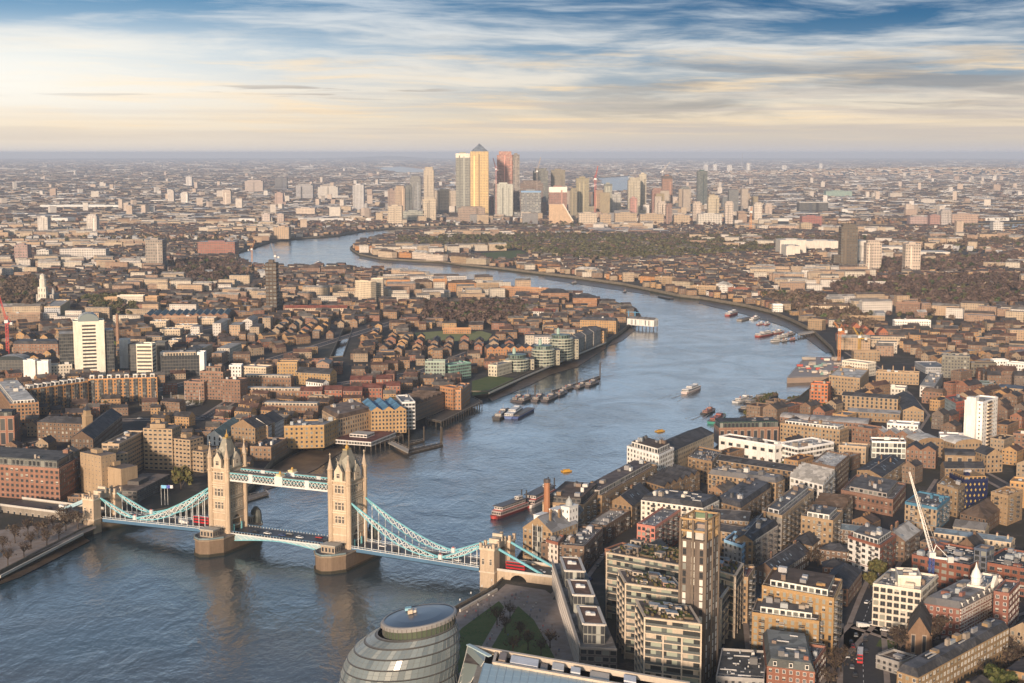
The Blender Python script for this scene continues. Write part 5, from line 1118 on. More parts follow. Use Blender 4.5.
def pressblock():
    root, w, d = bld('office_tower', 'white office tower with dark window slots, glass wings and a glazed arched top', 'office tower', "73,322 104,321", 56, (.72, .68, .58), LT, 'flat', depth=20, win=(0, 0, 0), clutter=0)
    for j in range(14): q = MB(); q.box(w * .28, w * .72, -.08, .4, 4 + j * 3.6, 5.8 + j * 3.6, (.05, .05, .055), GLASS); q.build('window', root)
    q = MB(); n = 10; A = [(w * .5 + w * .34 * math.cos(math.pi * k / n), 56 + 8 * math.sin(math.pi * k / n)) for k in range(n + 1)]
    q.face([(x, -.1, z) for x, z in A], (.2, .24, .25), GLASS); q.face([(x, d, z) for x, z in A], (.2, .24, .25), GLASS)
    for (x0, z0), (x1, z1) in zip(A, A[1:]): q.face([(x0, -.3, z0), (x1, -.3, z1), (x1, d, z1), (x0, d, z0)], (.5, .55, .56), ROOF)
    q.build('arched_top', root)
    for x0, x1, h in ((-14, -.05, 44), (w + .05, w + 9, 46)): q = MB(); q.box(x0, x1, 3, d + 6, 0, h, (.035, .045, .05), WALL, tc=(.4, .4, .4), tm=ROOF, wp=(.94, .8, .1), pitch=2, storey=3.5); q.build('glass_wing', root)
pressblock()
bld(OF, 'smaller white and dark glass office right of the white office tower', co_, "136,345 152,345", 34, (.68, .62, .5), LT, 'flat', depth=16, win=(.9, .45, .2), storey=3.6, pitch=16)
bld(OF, 'dark glass office wing right of the smaller white office', co_, "152,343 165,343", 30, (.03, .04, .045), LT, 'flat', depth=16, win=(.95, .85, .1))
bld(OF, 'white column end of the smaller white office', co_, "119,340 128,340", 30, W, LT, 'flat', depth=10, win=(0, 0, 0), clutter=0)
bld(OF, 'dark glass office between the white column and the smaller white office', co_, "128,345 137,345", 27, (.04, .045, .05), LT, 'flat', depth=14, win=(.95, .85, .1), clutter=0)
bld(OF, 'square black glass office with white end columns by the dock', co_, "161,357 199,356", 20, (.025, .03, .034), LT, 'flat', depth=20, win=(.94, .85, .05), pent=(C, 3, 4))
for x, l in ((160, 'left'), (197, 'right')): bld('stair_tower', f'white {l} end column of the square black glass office', 'tower', f"{x},353 {x+4},353", 23, W, W, 'flat', depth=12, win=(0, 0, 0), clutter=0)
bld(OF, 'low dark glass office with a pale arched roof at the left edge', co_, "-4,360 24,360", 16, (.04, .05, .055), LT, 'barrel_y', depth=20, win=(.94, .8, .1), rise=4)
bld('stair_tower', 'white square stair tower, left of a near-identical one, below the white office tower', 'tower', "23,361 35,361", 20, W, LT, 'flat', depth=10, win=(0, 0, 0), clutter=1)
bld('stair_tower', 'white square stair tower, right of a near-identical one, below the white office tower', 'tower', "37,362 48,362", 19, W, LT, 'flat', depth=10, win=(0, 0, 0), clutter=1)
bld(OF, 'pale flat-roofed office under the white office tower', co_, "48,366 72,365", 13, (.55, .5, .42), LW, 'flat', depth=14, clutter=3)
bld(OF, 'brown dark-roofed block beside the red crane', co_, "13,344 58,344", 14, BR, SL, 'mansard', depth=24)
bld(AB, 'long brown terrace with white bays beside the pale church', ca, "-2,314 40,314", 13, (.25, .17, .12), BN, 'flat', depth=11)
bld(AB, 'white and yellow block right of the pale church', ca, "46,306 60,307 70,300", 17, (.5, .36, .2), LT, 'flat', side=(.45, .47, .5))
bld(AB, 'tan end block, left of the long white flats', ca, "104,298 117,298", 14, (.42, .27, .15), GY, 'flat', depth=14)
bld(AB, 'long white flats with dark stair slots between two tan end blocks', ca, "117,296 143,296", 16, (.62, .56, .47), LT, 'flat', depth=14, win=(.35, .6, .2))
bld(AB, 'tan end block, right of the long white flats', ca, "143,297 157,297", 14, (.42, .27, .15), GY, 'flat', depth=14)
bld('market_hall', 'old dock hall under a vast blue-grey ridged roof', 'market hall', "143,316 228,315", 9, BR, (.16, .215, .24), 'mgable', depth=62, clutter=0)
bld(WH, 'brown brick warehouse in front of the vast ridged dock hall', cw, "162,317 197,317", 11, (.26, .16, .1), BN, 'flat', depth=9)
lathe_thing('chimney', 'tall brown chimney right of the white office tower', 'chimney', 117, 314, 38, [(2.2, 0), (1.7, 38)], (.25, .15, .10), extra=([(2, 38), (2, 39)], (.1, .08, .07)))
for k, (x0, x1, y, c_) in enumerate(((150, 166, 322, LW), (160, 180, 330, LT), (175, 195, 326, LW), (186, 200, 336, LT), (150, 160, 335, LW), (120, 140, 318, LW), (168, 178, 341, LD), (193, 214, 319, LW))):
    bld(WH, 'low shed with a pale flat roof in the yard beyond the black glass office', cw, f"{x0},{y} {x1},{y}", 7, C, c_, 'flat', depth=22, group='pale sheds in the yard', clutter=2)
bld(AB, 'brown balconied tower right of the marina masts', ca, "200,372 223,373", 25, BR, GY, 'flat', depth=16, win=(.6, .5, .5), pent=(BR, 4, 5))
bld(AB, 'brown balconied block joined to the balconied tower', ca, "184,382 204,383", 16, BR, GY, 'flat', depth=14, win=(.6, .5, .5))
bld(AB, 'brown brick block right of the balconied tower', ca, "222,380 240,381", 20, BR, GY, 'flat', depth=14)
bld(WH, 'white building right of the balconied tower', cw, "229,366 241,366", 11, W, LW, 'flat', depth=12)
bld(WH, 'cream round-ended hall with white bands right of the white building', cw, "243,367 266,368", 9, C, LW, 'flat', depth=16)
for k, (x0, x1, y, lab) in enumerate(((243, 291, 378, 'uppermost'), (244, 312, 391, 'middle'), (263, 318, 406, 'lowest'))):
    bld(TH, f'long brown terrace with cream top storeys, {lab} of three above the riverside', ch, f"{x0},{y} {x1},{y+1}", 8, (.2, .12, .075), LT, 'flat', depth=11, pent=((.55, .47, .36), 1.0, 3), clutter=0, group='terraces with cream top storeys')
bld(WH, 'white gabled hall with a pale green roof behind the left bridge tower', cw, "207,435 222,437 241,423", 11, W, (.20, .27, .24), 'gable', win=(.3, .7, .1), pitch=4)
bld(WH, 'brown brick gabled warehouse behind the left bridge tower', cw, "231,426 255,428", 16, (.24, .165, .10), SL, 'gable_y', depth=28)
bld(WH, 'brown warehouse with a white gabled end wall, right of the brown gabled warehouse', cw, "254,421 268,426 284,418", 15, W, SL, 'gable_x', side=(.24, .165, .1), win=(.35, .4, .1))
bld(AB, 'low brown riverside houses in front of the white gabled end wall', ca, "256,444 271,448 287,439", 10, (.23, .15, .095), SL, 'flat')
bld(WH, 'big yellow riverside warehouse with projecting bays above the muddy beach', cw, "284,427 324,426 338,420", 17, (.40, .26, .12), LD, 'flat', pitch=3.4)
bld(WH, 'cream and brown riverside warehouse with white windows above the pier restaurant', cw, "322,410 338,419 371,411", 17, (.40, .29, .19), BN, 'mansard', win=(.45, .6, .9))
bld(WH, 'yellow riverside warehouse with blue balconies and a blue roof', cw, "362,402 371,411 400,404", 19, (.40, .26, .13), (.10, .26, .42), 'mgable', win=(.5, .55, 0))
bld(AB, 'slim white balconied tower right of the blue-roofed warehouse', ca, "396,396 402,403 411,398", 22, (.55, .56, .56), LD, 'flat', win=(.8, .55, .3))
bld(AB, 'long brown riverside flats with rows of blue balconies and a ragged roof', ca, "405,398 413,406 444,394", 14, (.20, .14, .10), BN, 'mgable', win=(.6, .6, 0), pent=None)
bld(AB, 'orange riverside tower flats by the timber jetty, left one', ca, "440,387 453,389", 19, (.38, .19, .09), GY, 'flat', depth=12, win=(.5, .5, .3))
bld(AB, 'orange riverside tower flats by the timber jetty, right one', ca, "453,389 461,391 470,384", 17, (.34, .18, .095), GY, 'flat', win=(.5, .5, .3))
for k, (x0, x1, y) in enumerate(((322, 342, 390), (343, 362, 391), (362, 382, 388), (383, 400, 386), (350, 372, 380), (376, 392, 379), (300, 322, 391))):
    bld(TH, 'red brown terrace with red tiled roofs behind the riverside warehouses', ch, f"{x0},{y} {x1},{y}", 11, (.27, .11, .07), (.14, .05, .04), 'gable_x', depth=11, group='red terraces behind the riverside warehouses', win=(.5, .5, .7))
bld(AB, 'pale green glass flats beside the small riverside lawn, taller left one', ca, "425,362 445,362", 20, (.26, .33, .28), LD, 'flat', depth=12, win=(.7, .6, .6))
bld(AB, 'pale green glass flats beside the small riverside lawn, lower right one', ca, "450,366 471,363", 15, (.20, .36, .30), LD, 'flat', depth=12, win=(.8, .6, .4))
def drum(px, py, r, h, lab):
    c = ray(px, py, GZ + h); root = thing('round_apartment_block', lab, 'apartment block', (c.x, c.y, GZ), 0, 'round terraced glass flats')
    n = int(h / 3)
    for j in range(n):
        q = MB(); q.lathe(0, 0, [(r - 1, j * 3), (r - 1, j * 3 + 2.2)], 20, (.16, .26, .21), WALL, cap=False, wp=(.8, .9, .6)); q.lathe(0, 0, [(r - 1, j * 3 + 2.2), (r + .4, j * 3 + 2.2), (r + .4, j * 3 + 3), (0.1, j * 3 + 3)], 20, (.44, .45, .36), PAINT, cap=False); q.build('storey', root)
    q = MB(); q.lathe(0, r * .2, [(r * .75, h), (r * .75, h + 3.5), (r * .85, h + 3.7), (.1, h + 4.2)], 20, (.12, .27, .21), WALL, wp=(.8, .8, .5)); q.build('green_glass_top', root)
    q = MB(); q.lathe(-3, 3, [(1.8, h + 4), (1.8, h + 9), (.4, h + 11)], 8, (.30, .42, .38)); q.build('turret', root)
    q = MB(); q.box(-r * .3, r * 1.5, r * .4, r * 1.9, 0, h - 2, (.34, .32, .25), WALL, tc=GY, tm=ROOF, wp=(.6, .5, .5)); q.build('rear_wing', root)
    occ_mark([(c.x - r * 1.2, c.y - r), (c.x + r * 1.6, c.y - r), (c.x + r * 1.6, c.y + r * 2), (c.x - r * 1.2, c.y + r * 2)])
drum(517, 358, 12, 13, 'round terraced flats with green glass top, lowest and nearest of three on the promenade'); drum(543, 349, 12, 18, 'round terraced flats with green glass top, middle one of three on the promenade'); drum(561, 338, 13, 24, 'round terraced flats with green glass top, tallest of three on the promenade')
bld(AB, 'cream flats with terraces left of the round glass flats', ca, "497,366 512,362", 11, (.5, .46, .36), LD, 'flat', depth=10)
for k, (x, y) in enumerate(((570, 341), (578, 338), (586, 335), (594, 332))):
    bld(AB, 'grey gabled riverside flats right of the round glass flats', ca, f"{x-4},{y-3} {x},{y} {x+7},{y-3}", 17, (.26, .25, .24), GY, 'gable_x', group='grey gabled riverside flats', win=(.6, .6, .5))
bld(AB, 'orange brick school hall with pointed gables above the round glass flats', ca, "487,349 541,348", 11, (.38, .19, .09), SL, 'mgable', depth=22)
bld(AB, 'yellow riverside flats near the white jetty building, rear range', ca, "580,320 616,321", 16, (.42, .26, .12), SL, 'mansard', depth=13)
bld(AB, 'yellow riverside flats near the white jetty building, front range', ca, "577,330 604,331", 14, (.38, .24, .12), SL, 'hip', depth=12)
bld(WH, 'orange brick wharf building on the far river bend', cw, "573,298 597,298", 15, (.36, .18, .09), SL, 'hip', depth=26)
bld(WH, 'brown wharf building with a dark hipped roof left of the river bend', cw, "541,293 569,293", 14, (.3, .16, .09), SL, 'hip', depth=24)
bld(AB, 'long orange wharf flats on the far water, above the bare trees', ca, "500,287 546,289", 15, (.36, .2, .11), BN, 'flat', depth=13)
bld('church', 'small white church building with a turret beside the bare trees', 'church', "532,311 555,312", 7, (.6, .58, .54), RT, 'gable_x', depth=12)
bld('tower_block', 'broad cream slab block, left part, above the brick terraces', 'tower block', "355,281 371,282", 31, (.55, .46, .34), LT, 'flat', depth=12, storey=2.9)
bld('tower_block', 'cream slab block with balconies, right part, above the brick terraces', 'tower block', "371,279 383,279", 33, (.52, .45, .35), LT, 'flat', depth=12, storey=2.9, win=(.7, .5, .5))
bld(AB, 'long cream terrace with a red roof by the canal', ca, "285,308 347,308", 9, (.5, .38, .27), (.26, .08, .055), 'gable_x', depth=11)
bld('grandstand', 'small stand with white seats beside the green sports pitch', 'grandstand', "443,329 471,329", 6, (.36, .19, .09), LT, 'flat', depth=9, clutter=0)
bld(WH, 'yellow building with a grey roof by the cream topped terraces', cw, "277,363 297,363", 13, (.4, .26, .12), GY, 'flat', depth=14)
bld(WH, 'yellow school with slate roofs and a white end wall', cw, "296,372 330,374", 12, (.38, .25, .12), SL, 'gable_x', depth=14)
bld(WH, 'white wall end of the slate-roofed school', cw, "306,381 323,383", 8, W, SL, 'gable_x', depth=8)
for k, (x0, x1, y, h, c_) in enumerate(((386, 410, 279, 13, O), (412, 432, 280, 12, Y), (433, 447, 278, 16, O), (448, 476, 281, 14, O), (476, 499, 282, 14, YL), (321, 346, 267, 12, BR), (346, 372, 271, 10, BR), (300, 320, 266, 12, BR))):
    bld(WH, 'old brick wharf building on the far side of the brick terraces, facing the river bend', cw, f"{x0},{y+2} {x1},{y+2}", h, tuple(v * .9 for v in c_), BN, 'hip' if k % 2 else 'flat', depth=15, group='wharf buildings along the far side of the terraces')
for k, (x0, x1, y, h, c_) in enumerate(((355, 378, 246, 10, O), (378, 392, 251, 13, (.5, .4, .3)), (392, 411, 252, 11, O), (412, 426, 252, 14, (.55, .47, .4)), (426, 443, 254, 13, (.55, .47, .4)), (451, 466, 256, 14, YL), (466, 486, 258, 12, S_), (531, 560, 264, 9, O), (560, 575, 267, 10, YL), (575, 597, 269, 11, C), (606, 622, 274, 9, O), (640, 655, 276, 12, O), (655, 672, 277, 14, YL), (672, 690, 281, 15, S_), (690, 716, 286, 13, YL), (716, 727, 284, 15, W), (728, 748, 288, 11, R))):
    bld(AB, 'pale brick waterfront flats on the wooded peninsula', ca, f"{x0},{y} {x1},{y+1}", h, c_, BN if k % 3 else LT, 'hip' if k % 2 else 'flat', depth=14, group='waterfront flats on the wooded peninsula')
def stone_church():
    c = ray(43.5, 304, GZ); root = thing('church', 'pale stone church with a tall stepped tower at the left', 'church', (c.x, c.y, GZ))
    q = MB(); q.box(-12, 14, 4, 34, 0, 14, (.42, .39, .36), WALL, tc=GY, tm=ROOF, wp=(.3, .7, 0), pitch=5, storey=7); q.build('nave', root)
    q = MB(); q.box(-6, 6, -6, 5, 0, 26, (.6, .57, .5), WALL, wp=(.25, .5, 0), pitch=4, storey=8); q.lathe(0, 0, [(5.2, 26), (5.2, 36), (5.8, 36.5), (4, 38), (4, 43), (4.4, 43.4), (.3, 46)], 8, (.6, .57, .5), WALL); q.build('steeple', root)
    for x in (-9, 11): q = MB(); q.lathe(x, 12, [(2.6, 14), (2.6, 19), (1, 22), (.1, 24)], 8, (.45, .44, .42)); q.build('turret', root)
    occ_mark([(c.x - 20, c.y - 10), (c.x + 20, c.y - 10), (c.x + 20, c.y + 40), (c.x - 20, c.y + 40)])
stone_church()
# ---- far towers: (left, right, top, base, wall, window, label)
GBT = (.50, .36, .20); PALE = (.60, .54, .46); DG = (.05, .055, .06)
def far(x0, x1, yt, yb, wall, lab, win=(.5, .5, .3), roof=LT, cat='tower', name='tower_block', group=None, pyr=0, storey=5.4, depth=None, topband=None, side=None, pitch=5.0):
    c = ray((x0 + x1) / 2, yb, GZ); D = c.y * CP + (H - GZ) * SP; w = (x1 - x0) / F * D; z = (H - GZ) - (H - GZ - 0) * 0; 
    b = (341.5 - yt) / F; zt = H + (b * CP - SP) / (b * SP + CP) * c.y; h = max(6, zt - GZ); d = depth or min(w, 40)
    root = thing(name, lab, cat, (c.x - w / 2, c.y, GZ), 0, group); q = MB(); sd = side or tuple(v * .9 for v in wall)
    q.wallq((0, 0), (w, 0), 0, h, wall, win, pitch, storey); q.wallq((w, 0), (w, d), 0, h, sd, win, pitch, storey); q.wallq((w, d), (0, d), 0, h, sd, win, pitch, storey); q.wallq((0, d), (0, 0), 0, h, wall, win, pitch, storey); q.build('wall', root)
    q = MB(); q.face([(0, 0, h), (w, 0, h), (w, d, h), (0, d, h)], roof, ROOF); q.build('roof', root); rr = random.Random(lab)
    if h > 40:                                           # service floors and shaft strips break the plain faces
        for k in range(rr.randint(0, 2)): z = h * rr.uniform(.15, .93); q = MB(); q.box(-.12, w + .12, -.12, d + .12, z, z + 4, tuple(v * .7 for v in wall)); q.build('service_floor', root)
        for k in range(rr.randint(1, 2)): x = w * rr.uniform(.12, .75); fk = rr.choice([.4, .55, 1.3]); q = MB(); q.box(x, x + w * .09, -.3, .3, 0, h * rr.uniform(.85, 1.0), tuple(v * fk for v in wall)); q.build('shaft_strip', root)
        if not pyr and not topband and rr.random() < .5: q = MB(); q.box(w * .12, w * .9, d * .1, d * .9, h, h + h * .05 + 2, wall, WALL, wp=win, pitch=4, storey=4); q.build('setback', root)
        if rr.random() < .6: s = rr.choice([-1, 1]); ww = w * rr.uniform(.3, .55); hh = h * rr.uniform(.12, .4); q = MB(); q.box(w + .1 if s > 0 else -ww - .1, w + ww if s > 0 else -.1, 2, d * .8 + 2, 0, hh, tuple(v * .85 for v in wall), WALL, tc=roof, tm=ROOF, wp=win, pitch=5, storey=5); q.build('wing', root)
    q = MB(); q.box(w * .25, w * .7, d * .25, d * .7, h, h + min(5, h * .06), tuple(v * .85 for v in wall), PAINT); q.build('roof_plant', root)
    if topband: q = MB(); q.box(-.15, w + .15, -.15, d + .15, h - topband[1], h + .3, topband[0]); q.build('top_band', root)
    if pyr: q = MB(); quad_roof(q, 1, w - 1, 1, d - 1, h, .3, .3, h + pyr, (.16, .20, .26)); q.build('pyramid_roof', root)
    occ_mark([(c.x - w / 2, c.y), (c.x + w / 2, c.y), (c.x + w / 2, c.y + d), (c.x - w / 2, c.y + d)], 6); return root, w, d, h
FAR = [
 (456, 470, 153.5, 219, (0.251, 0.266, 0.243), 'grey glass skyscraper with a pale top, left of the pyramid-topped one', dict(win=(.85, .5, .3), topband=((.62, .58, .5), 14), depth=45)),
 (470.5, 488.5, 151.5, 220, (.63, .45, .21), 'tallest golden skyscraper with a pyramid roof', dict(win=(.45, .5, .15), pyr=27, depth=48, side=(.2, .2, .22))),  # right and rear walls dark grey: their shade is painted into the colour
 (494, 513, 184, 219, (0.498, 0.513, 0.459), 'pale patterned lower half of the red scaffolded skyscraper', dict(win=(.3, .8, .5), depth=38)),
 (497, 513, 155, 217, (.46, .22, .17), 'red scaffolded skyscraper under construction above the pale patterned one', dict(win=(.6, .5, .8), depth=30)),
 (512.5, 519.5, 154.5, 217, (.22, .19, .17), 'dark glass skyscraper touching the right of the red scaffolded one', dict(win=(.8, .6, .5))),
 (424, 434, 170, 218, (0.481, 0.419, 0.341), 'rounded beige tower standing apart, left of the skyscrapers', dict()),
 (405, 412, 187, 217, (0.057, 0.088, 0.096), 'dark teal glass tower left of the rounded beige tower', dict(win=(.9, .7, .2))),
 (395, 405, 188, 220, (0.395, 0.301, 0.223), 'tan tower beside the dark teal glass tower', dict()),
 (388, 402, 206, 226, (0.524, 0.439, 0.337), 'stepped beige waterfront block below the tan tower', dict()),
 (423, 436, 199, 223, (0.526, 0.448, 0.346), 'beige waterfront tower in front of the broad beige block', dict()),
 (434, 456, 190.5, 216, (0.479, 0.409, 0.331), 'broad beige office block left of the grey glass skyscraper', dict()),
 (403, 424, 211, 223, (0.339, 0.354, 0.307), 'low greenish waterfront office', dict(win=(.8, .5, .4))),
 (455, 468, 189, 214, (0.124, 0.139, 0.147), 'dark glass office below the grey glass skyscraper', dict(win=(.9, .6, .3))),
 (467, 480, 194, 215, (0.226, 0.164, 0.14), 'brown office at the foot of the golden skyscraper', dict()),
 (475, 491, 200, 219, (0.255, 0.193, 0.162), 'brown block right of the brown office at the golden skyscraper', dict()),
 (458, 485, 208, 222, (0.311, 0.233, 0.186), 'low brown stepped waterfront block below the skyscrapers', dict()),
 (410, 421, 178, 214, (0.204, 0.22, 0.236), 'grey tower behind the dark teal glass tower', dict(win=(.8, .6, .4))),
 (353, 364, 185, 213, (0.501, 0.501, 0.517), 'white tower with a dark centre strip, far left of the skyscrapers', dict(win=(.35, .9, .1))),
 (388, 395, 190, 214, (0.282, 0.204, 0.173), 'slim brown tower left of the tan tower', dict()),
 (520, 543, 183, 218, (0.16, 0.113, 0.097), 'unfinished brown building with a blue glass lower half', dict(win=(.7, .5, .4))),
 (521, 541, 191, 220, (0.247, 0.27, 0.293), 'blue glass front of the unfinished brown building', dict(win=(.9, .7, .6), topband=((.16, .30, .5), 5))),
 (533, 548, 171, 214, (0.132, 0.148, 0.14), 'dark glass tower behind the unfinished brown building', dict(win=(.8, .6, .4))),
 (551, 565, 170, 213, (0.211, 0.188, 0.141), 'dark tower with an olive front, left of the white-topped tower', dict()),
 (549, 567, 187, 220, (0.274, 0.149, 0.118), 'red brown tower with a stepped white top', dict(topband=((.68, .64, .58), 18))),
 (570, 577, 190, 220, (0.238, 0.206, 0.136), 'shorter olive tower of the olive pair', dict()),
 (576, 589, 178, 219, (0.286, 0.255, 0.169), 'taller olive tower of the olive pair', dict()),
 (579, 597, 213, 225, (0.553, 0.459, 0.358), 'low pale block below the olive pair', dict()),
 (593, 604, 192, 218, (0.336, 0.242, 0.172), 'brown block right of the olive pair', dict()),
 (604, 612, 184, 216, (0.336, 0.344, 0.29), 'round-topped greenish tower beside a pale one', dict(topband=((.12, .13, .12), 7))),
 (612, 621, 194, 216, (0.448, 0.448, 0.424), 'pale tower beside the round-topped greenish one', dict()),
 (600, 611, 214, 225, (0.42, 0.311, 0.209), 'yellow waterfront flats below the round-topped tower', dict()),
 (615, 637, 213, 225, (0.431, 0.33, 0.229), 'long yellow waterfront flats, left range', dict()),
 (640, 664, 214, 225, (0.431, 0.33, 0.229), 'long yellow waterfront flats, right range', dict()),
 (628, 640, 180, 217, (0.445, 0.406, 0.32), 'pale beige tower, broader of a close pair', dict()),
 (639, 646, 174, 216, (0.505, 0.466, 0.38), 'pale beige tower, taller and slimmer of a close pair', dict()),
 (630, 637, 198, 219, (0.41, 0.215, 0.184), 'small red and white tower in front of the pale beige pair', dict()),
 (652, 662, 190, 217, (0.292, 0.16, 0.128), 'red brown tower left of the dark-topped one', dict()),
 (662, 672, 176, 216, (0.274, 0.157, 0.118), 'tall red brown tower with a dark top', dict(topband=((.07, .06, .06), 10))),
 (658, 666, 203, 224, (0.531, 0.461, 0.398), 'pale tower at the water below the dark-topped tower', dict()),
 (666, 672, 205, 225, (0.242, 0.156, 0.132), 'slim dark brown tower at the water', dict()),
 (697, 707, 171, 208, (0.039, 0.086, 0.086), 'dark teal skyscraper standing alone on the right', dict(win=(.9, .7, .25), depth=30)),
 (674, 690, 215, 225, (0.469, 0.36, 0.251), 'tan waterfront flats right of the slim dark brown tower', dict()),
 (693, 701, 203, 221, (0.527, 0.441, 0.371), 'beige tower below the dark teal skyscraper', dict()),
 (708, 719, 197, 217, (0.496, 0.426, 0.309), 'stepped cream tower right of the dark teal skyscraper', dict()),
 (698, 722, 214, 225, (0.588, 0.549, 0.494), 'white waterfront flats below the stepped cream tower', dict(win=(.4, .7, .2))),
 (725, 733, 203, 224, (0.559, 0.481, 0.419), 'beige round-topped tower right of the white waterfront flats', dict()),
 (754, 762, 204, 221, (0.582, 0.519, 0.449), 'cream tower block standing alone among low roofs', dict()),
 (765, 772, 205, 217, (0.497, 0.403, 0.341), 'small tan tower right of the lone cream tower block', dict()),
 (680, 690, 188, 209, (0.165, 0.189, 0.196), 'grey glass tower left of the dark teal skyscraper', dict(win=(.8, .6, .4))),
 (799, 828, 202, 215, (0.038, 0.045, 0.057), 'wide dark glass hall with white columns and roof frames', dict(win=(.9, .9, .1), depth=50, topband=((.5, .48, .45), 2))),
 (802, 822, 216, 226, (0.312, 0.117, 0.101), 'long red brick block below the wide dark glass hall', dict()),
 (801, 812, 223, 232, (0.432, 0.339, 0.229), 'tan block in front of the long red brick block', dict()),
 (769, 797, 226, 231, (0.516, 0.384, 0.29), 'low tan waterfront range', dict(depth=20)),
 (759, 767, 226, 231, (0.585, 0.539, 0.476), 'small white waterfront block', dict(depth=20)),
 (826, 852, 191, 198, (0.271, 0.403, 0.356), 'wide pale green office far on the right', dict(win=(.8, .4, .3), depth=60)),
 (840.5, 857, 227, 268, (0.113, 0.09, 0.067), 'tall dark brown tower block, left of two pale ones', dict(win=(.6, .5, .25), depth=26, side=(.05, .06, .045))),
 (866, 881, 243, 272, (0.527, 0.441, 0.371), 'pale tower block, left one of a matching pair right of the dark tower', dict(depth=24, group='matching pale tower blocks')),
 (905, 920, 244, 274, (0.527, 0.441, 0.371), 'pale tower block, right one of a matching pair right of the dark tower', dict(depth=24, group='matching pale tower blocks')),
 (910, 930, 217, 224, (0.427, 0.31, 0.294), 'low red and white flats by the far water', dict()),
 (930, 940, 215, 225, (0.368, 0.212, 0.189), 'red brown flats right of the low red and white flats', dict()),
 (941, 951, 211, 225, (0.441, 0.402, 0.387), 'grey tower right of the red brown flats', dict()),
 (952, 978, 214, 223, (0.431, 0.306, 0.243), 'long tan flats on the far water', dict()),
 (993, 1003, 222, 233, (0.596, 0.58, 0.564), 'white block by the far water on the right', dict()),
 (890, 902, 193, 199, (0.534, 0.479, 0.417), 'pale pair of slabs far on the right', dict()),
 (921, 935, 199, 205, (0.589, 0.55, 0.511), 'white office far on the right', dict()),
 (38, 48, 217, 235, (0.591, 0.56, 0.529), 'white tower block, left of a near pair on the far left', dict()),
 (87, 97, 216, 234, (0.589, 0.55, 0.511), 'white tower block, right of a near pair on the far left', dict()),
 (15, 28, 245, 265, (0.339, 0.238, 0.222), 'reddish tower block near the left edge', dict()),
 (37, 49, 250, 264, (0.545, 0.529, 0.506), 'small pale tower block right of the reddish one', dict()),
 (60, 106, 249, 261, (0.571, 0.54, 0.509), 'long white hospital block on the left', dict(depth=30)),
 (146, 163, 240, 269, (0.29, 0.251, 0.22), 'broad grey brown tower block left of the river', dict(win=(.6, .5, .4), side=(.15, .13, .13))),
 (186, 192, 177, 187, (0.597, 0.581, 0.581), 'lone white tower far off on the left', dict()),
 (168, 174, 191, 204, (0.568, 0.521, 0.482), 'white tower, left of a close far pair', dict()),
 (181, 188, 193, 205, (0.591, 0.56, 0.529), 'white tower, right of a close far pair', dict()),
 (223, 231, 191, 206, (0.528, 0.442, 0.38), 'beige striped tower left of the dark blue one', dict()),
 (245, 263, 181, 193, (0.434, 0.364, 0.332), 'group of tan slabs left of the dark blue tower', dict()),
 (275, 287, 178, 191, (0.054, 0.062, 0.093), 'dark blue block far off', dict(win=(.8, .6, .2))),
 (296, 313, 185, 200, (0.363, 0.363, 0.394), 'grey banded office right of the dark blue block', dict(win=(.9, .5, .2))),
 (318, 338, 187, 200, (0.543, 0.519, 0.488), 'white slab group right of the grey banded office', dict(win=(.3, .8, .2))),
 (275, 283, 193, 207, (0.424, 0.307, 0.268), 'tan tower below the dark blue block', dict()),
 (262, 270, 214, 226, (0.534, 0.464, 0.432), 'pale tower, left of two above the river bend', dict()),
 (277, 284, 214, 226, (0.46, 0.374, 0.335), 'tan tower, right of two above the river bend', dict()),
 (296, 315, 208, 217, (0.555, 0.461, 0.383), 'broad cream flats above the river bend', dict()),
 (274, 289, 227, 239, (0.466, 0.341, 0.232), 'tan waterfront block on the inside of the river bend', dict()),
 (198, 235, 242, 257, (0.295, 0.123, 0.092), 'red brick estate with pointed roofs left of the river bend', dict(depth=50)),
 (40, 130, 205, 209.5, (0.609, 0.64, 0.671), 'very long low white hall far off on the left', dict(depth=60, win=(0, 0, 0))),
 (703.5, 708, 165, 172, (0.696, 0.68, 0.664), 'white tower on the horizon, leftmost of six', dict()), (713, 717, 164.5, 172.5, (.7, .68, .66), 'white tower on the horizon, second from left of six', dict()),
 (727, 732, 165.5, 173.5, (0.696, 0.68, 0.664), 'broad white tower on the horizon, third of six', dict()), (746.5, 750, 163.5, 172.5, (.7, .68, .66), 'tall slim white tower on the horizon, fourth of six', dict()),
 (782, 786.5, 165.5, 171, (0.653, 0.621, 0.606), 'short pale tower on the horizon, fifth of six', dict()), (819, 822.5, 164, 170.5, (.7, .68, .66), 'white tower on the horizon, rightmost of six', dict()),
]
for (x0, x1, yt, yb, wall, lab, kw) in FAR: far(x0, x1, yt, yb, tuple(min(.6, v * .95) for v in wall), lab, **kw)
for k, (x0, x1, yt, yb) in enumerate(((780, 806, 240, 256), (806, 838, 241, 252), (858, 869, 243, 264), (880, 912, 247, 252), (905, 950, 252, 257), (786, 800, 246, 258))):
    far(x0, x1, yt, yb, (.58, .54, .48), 'low white warehouse shed near the dark tower block', name='warehouse', cat='warehouse', group='white sheds near the dark tower block', win=(0, 0, 0), depth=60, roof=LW)
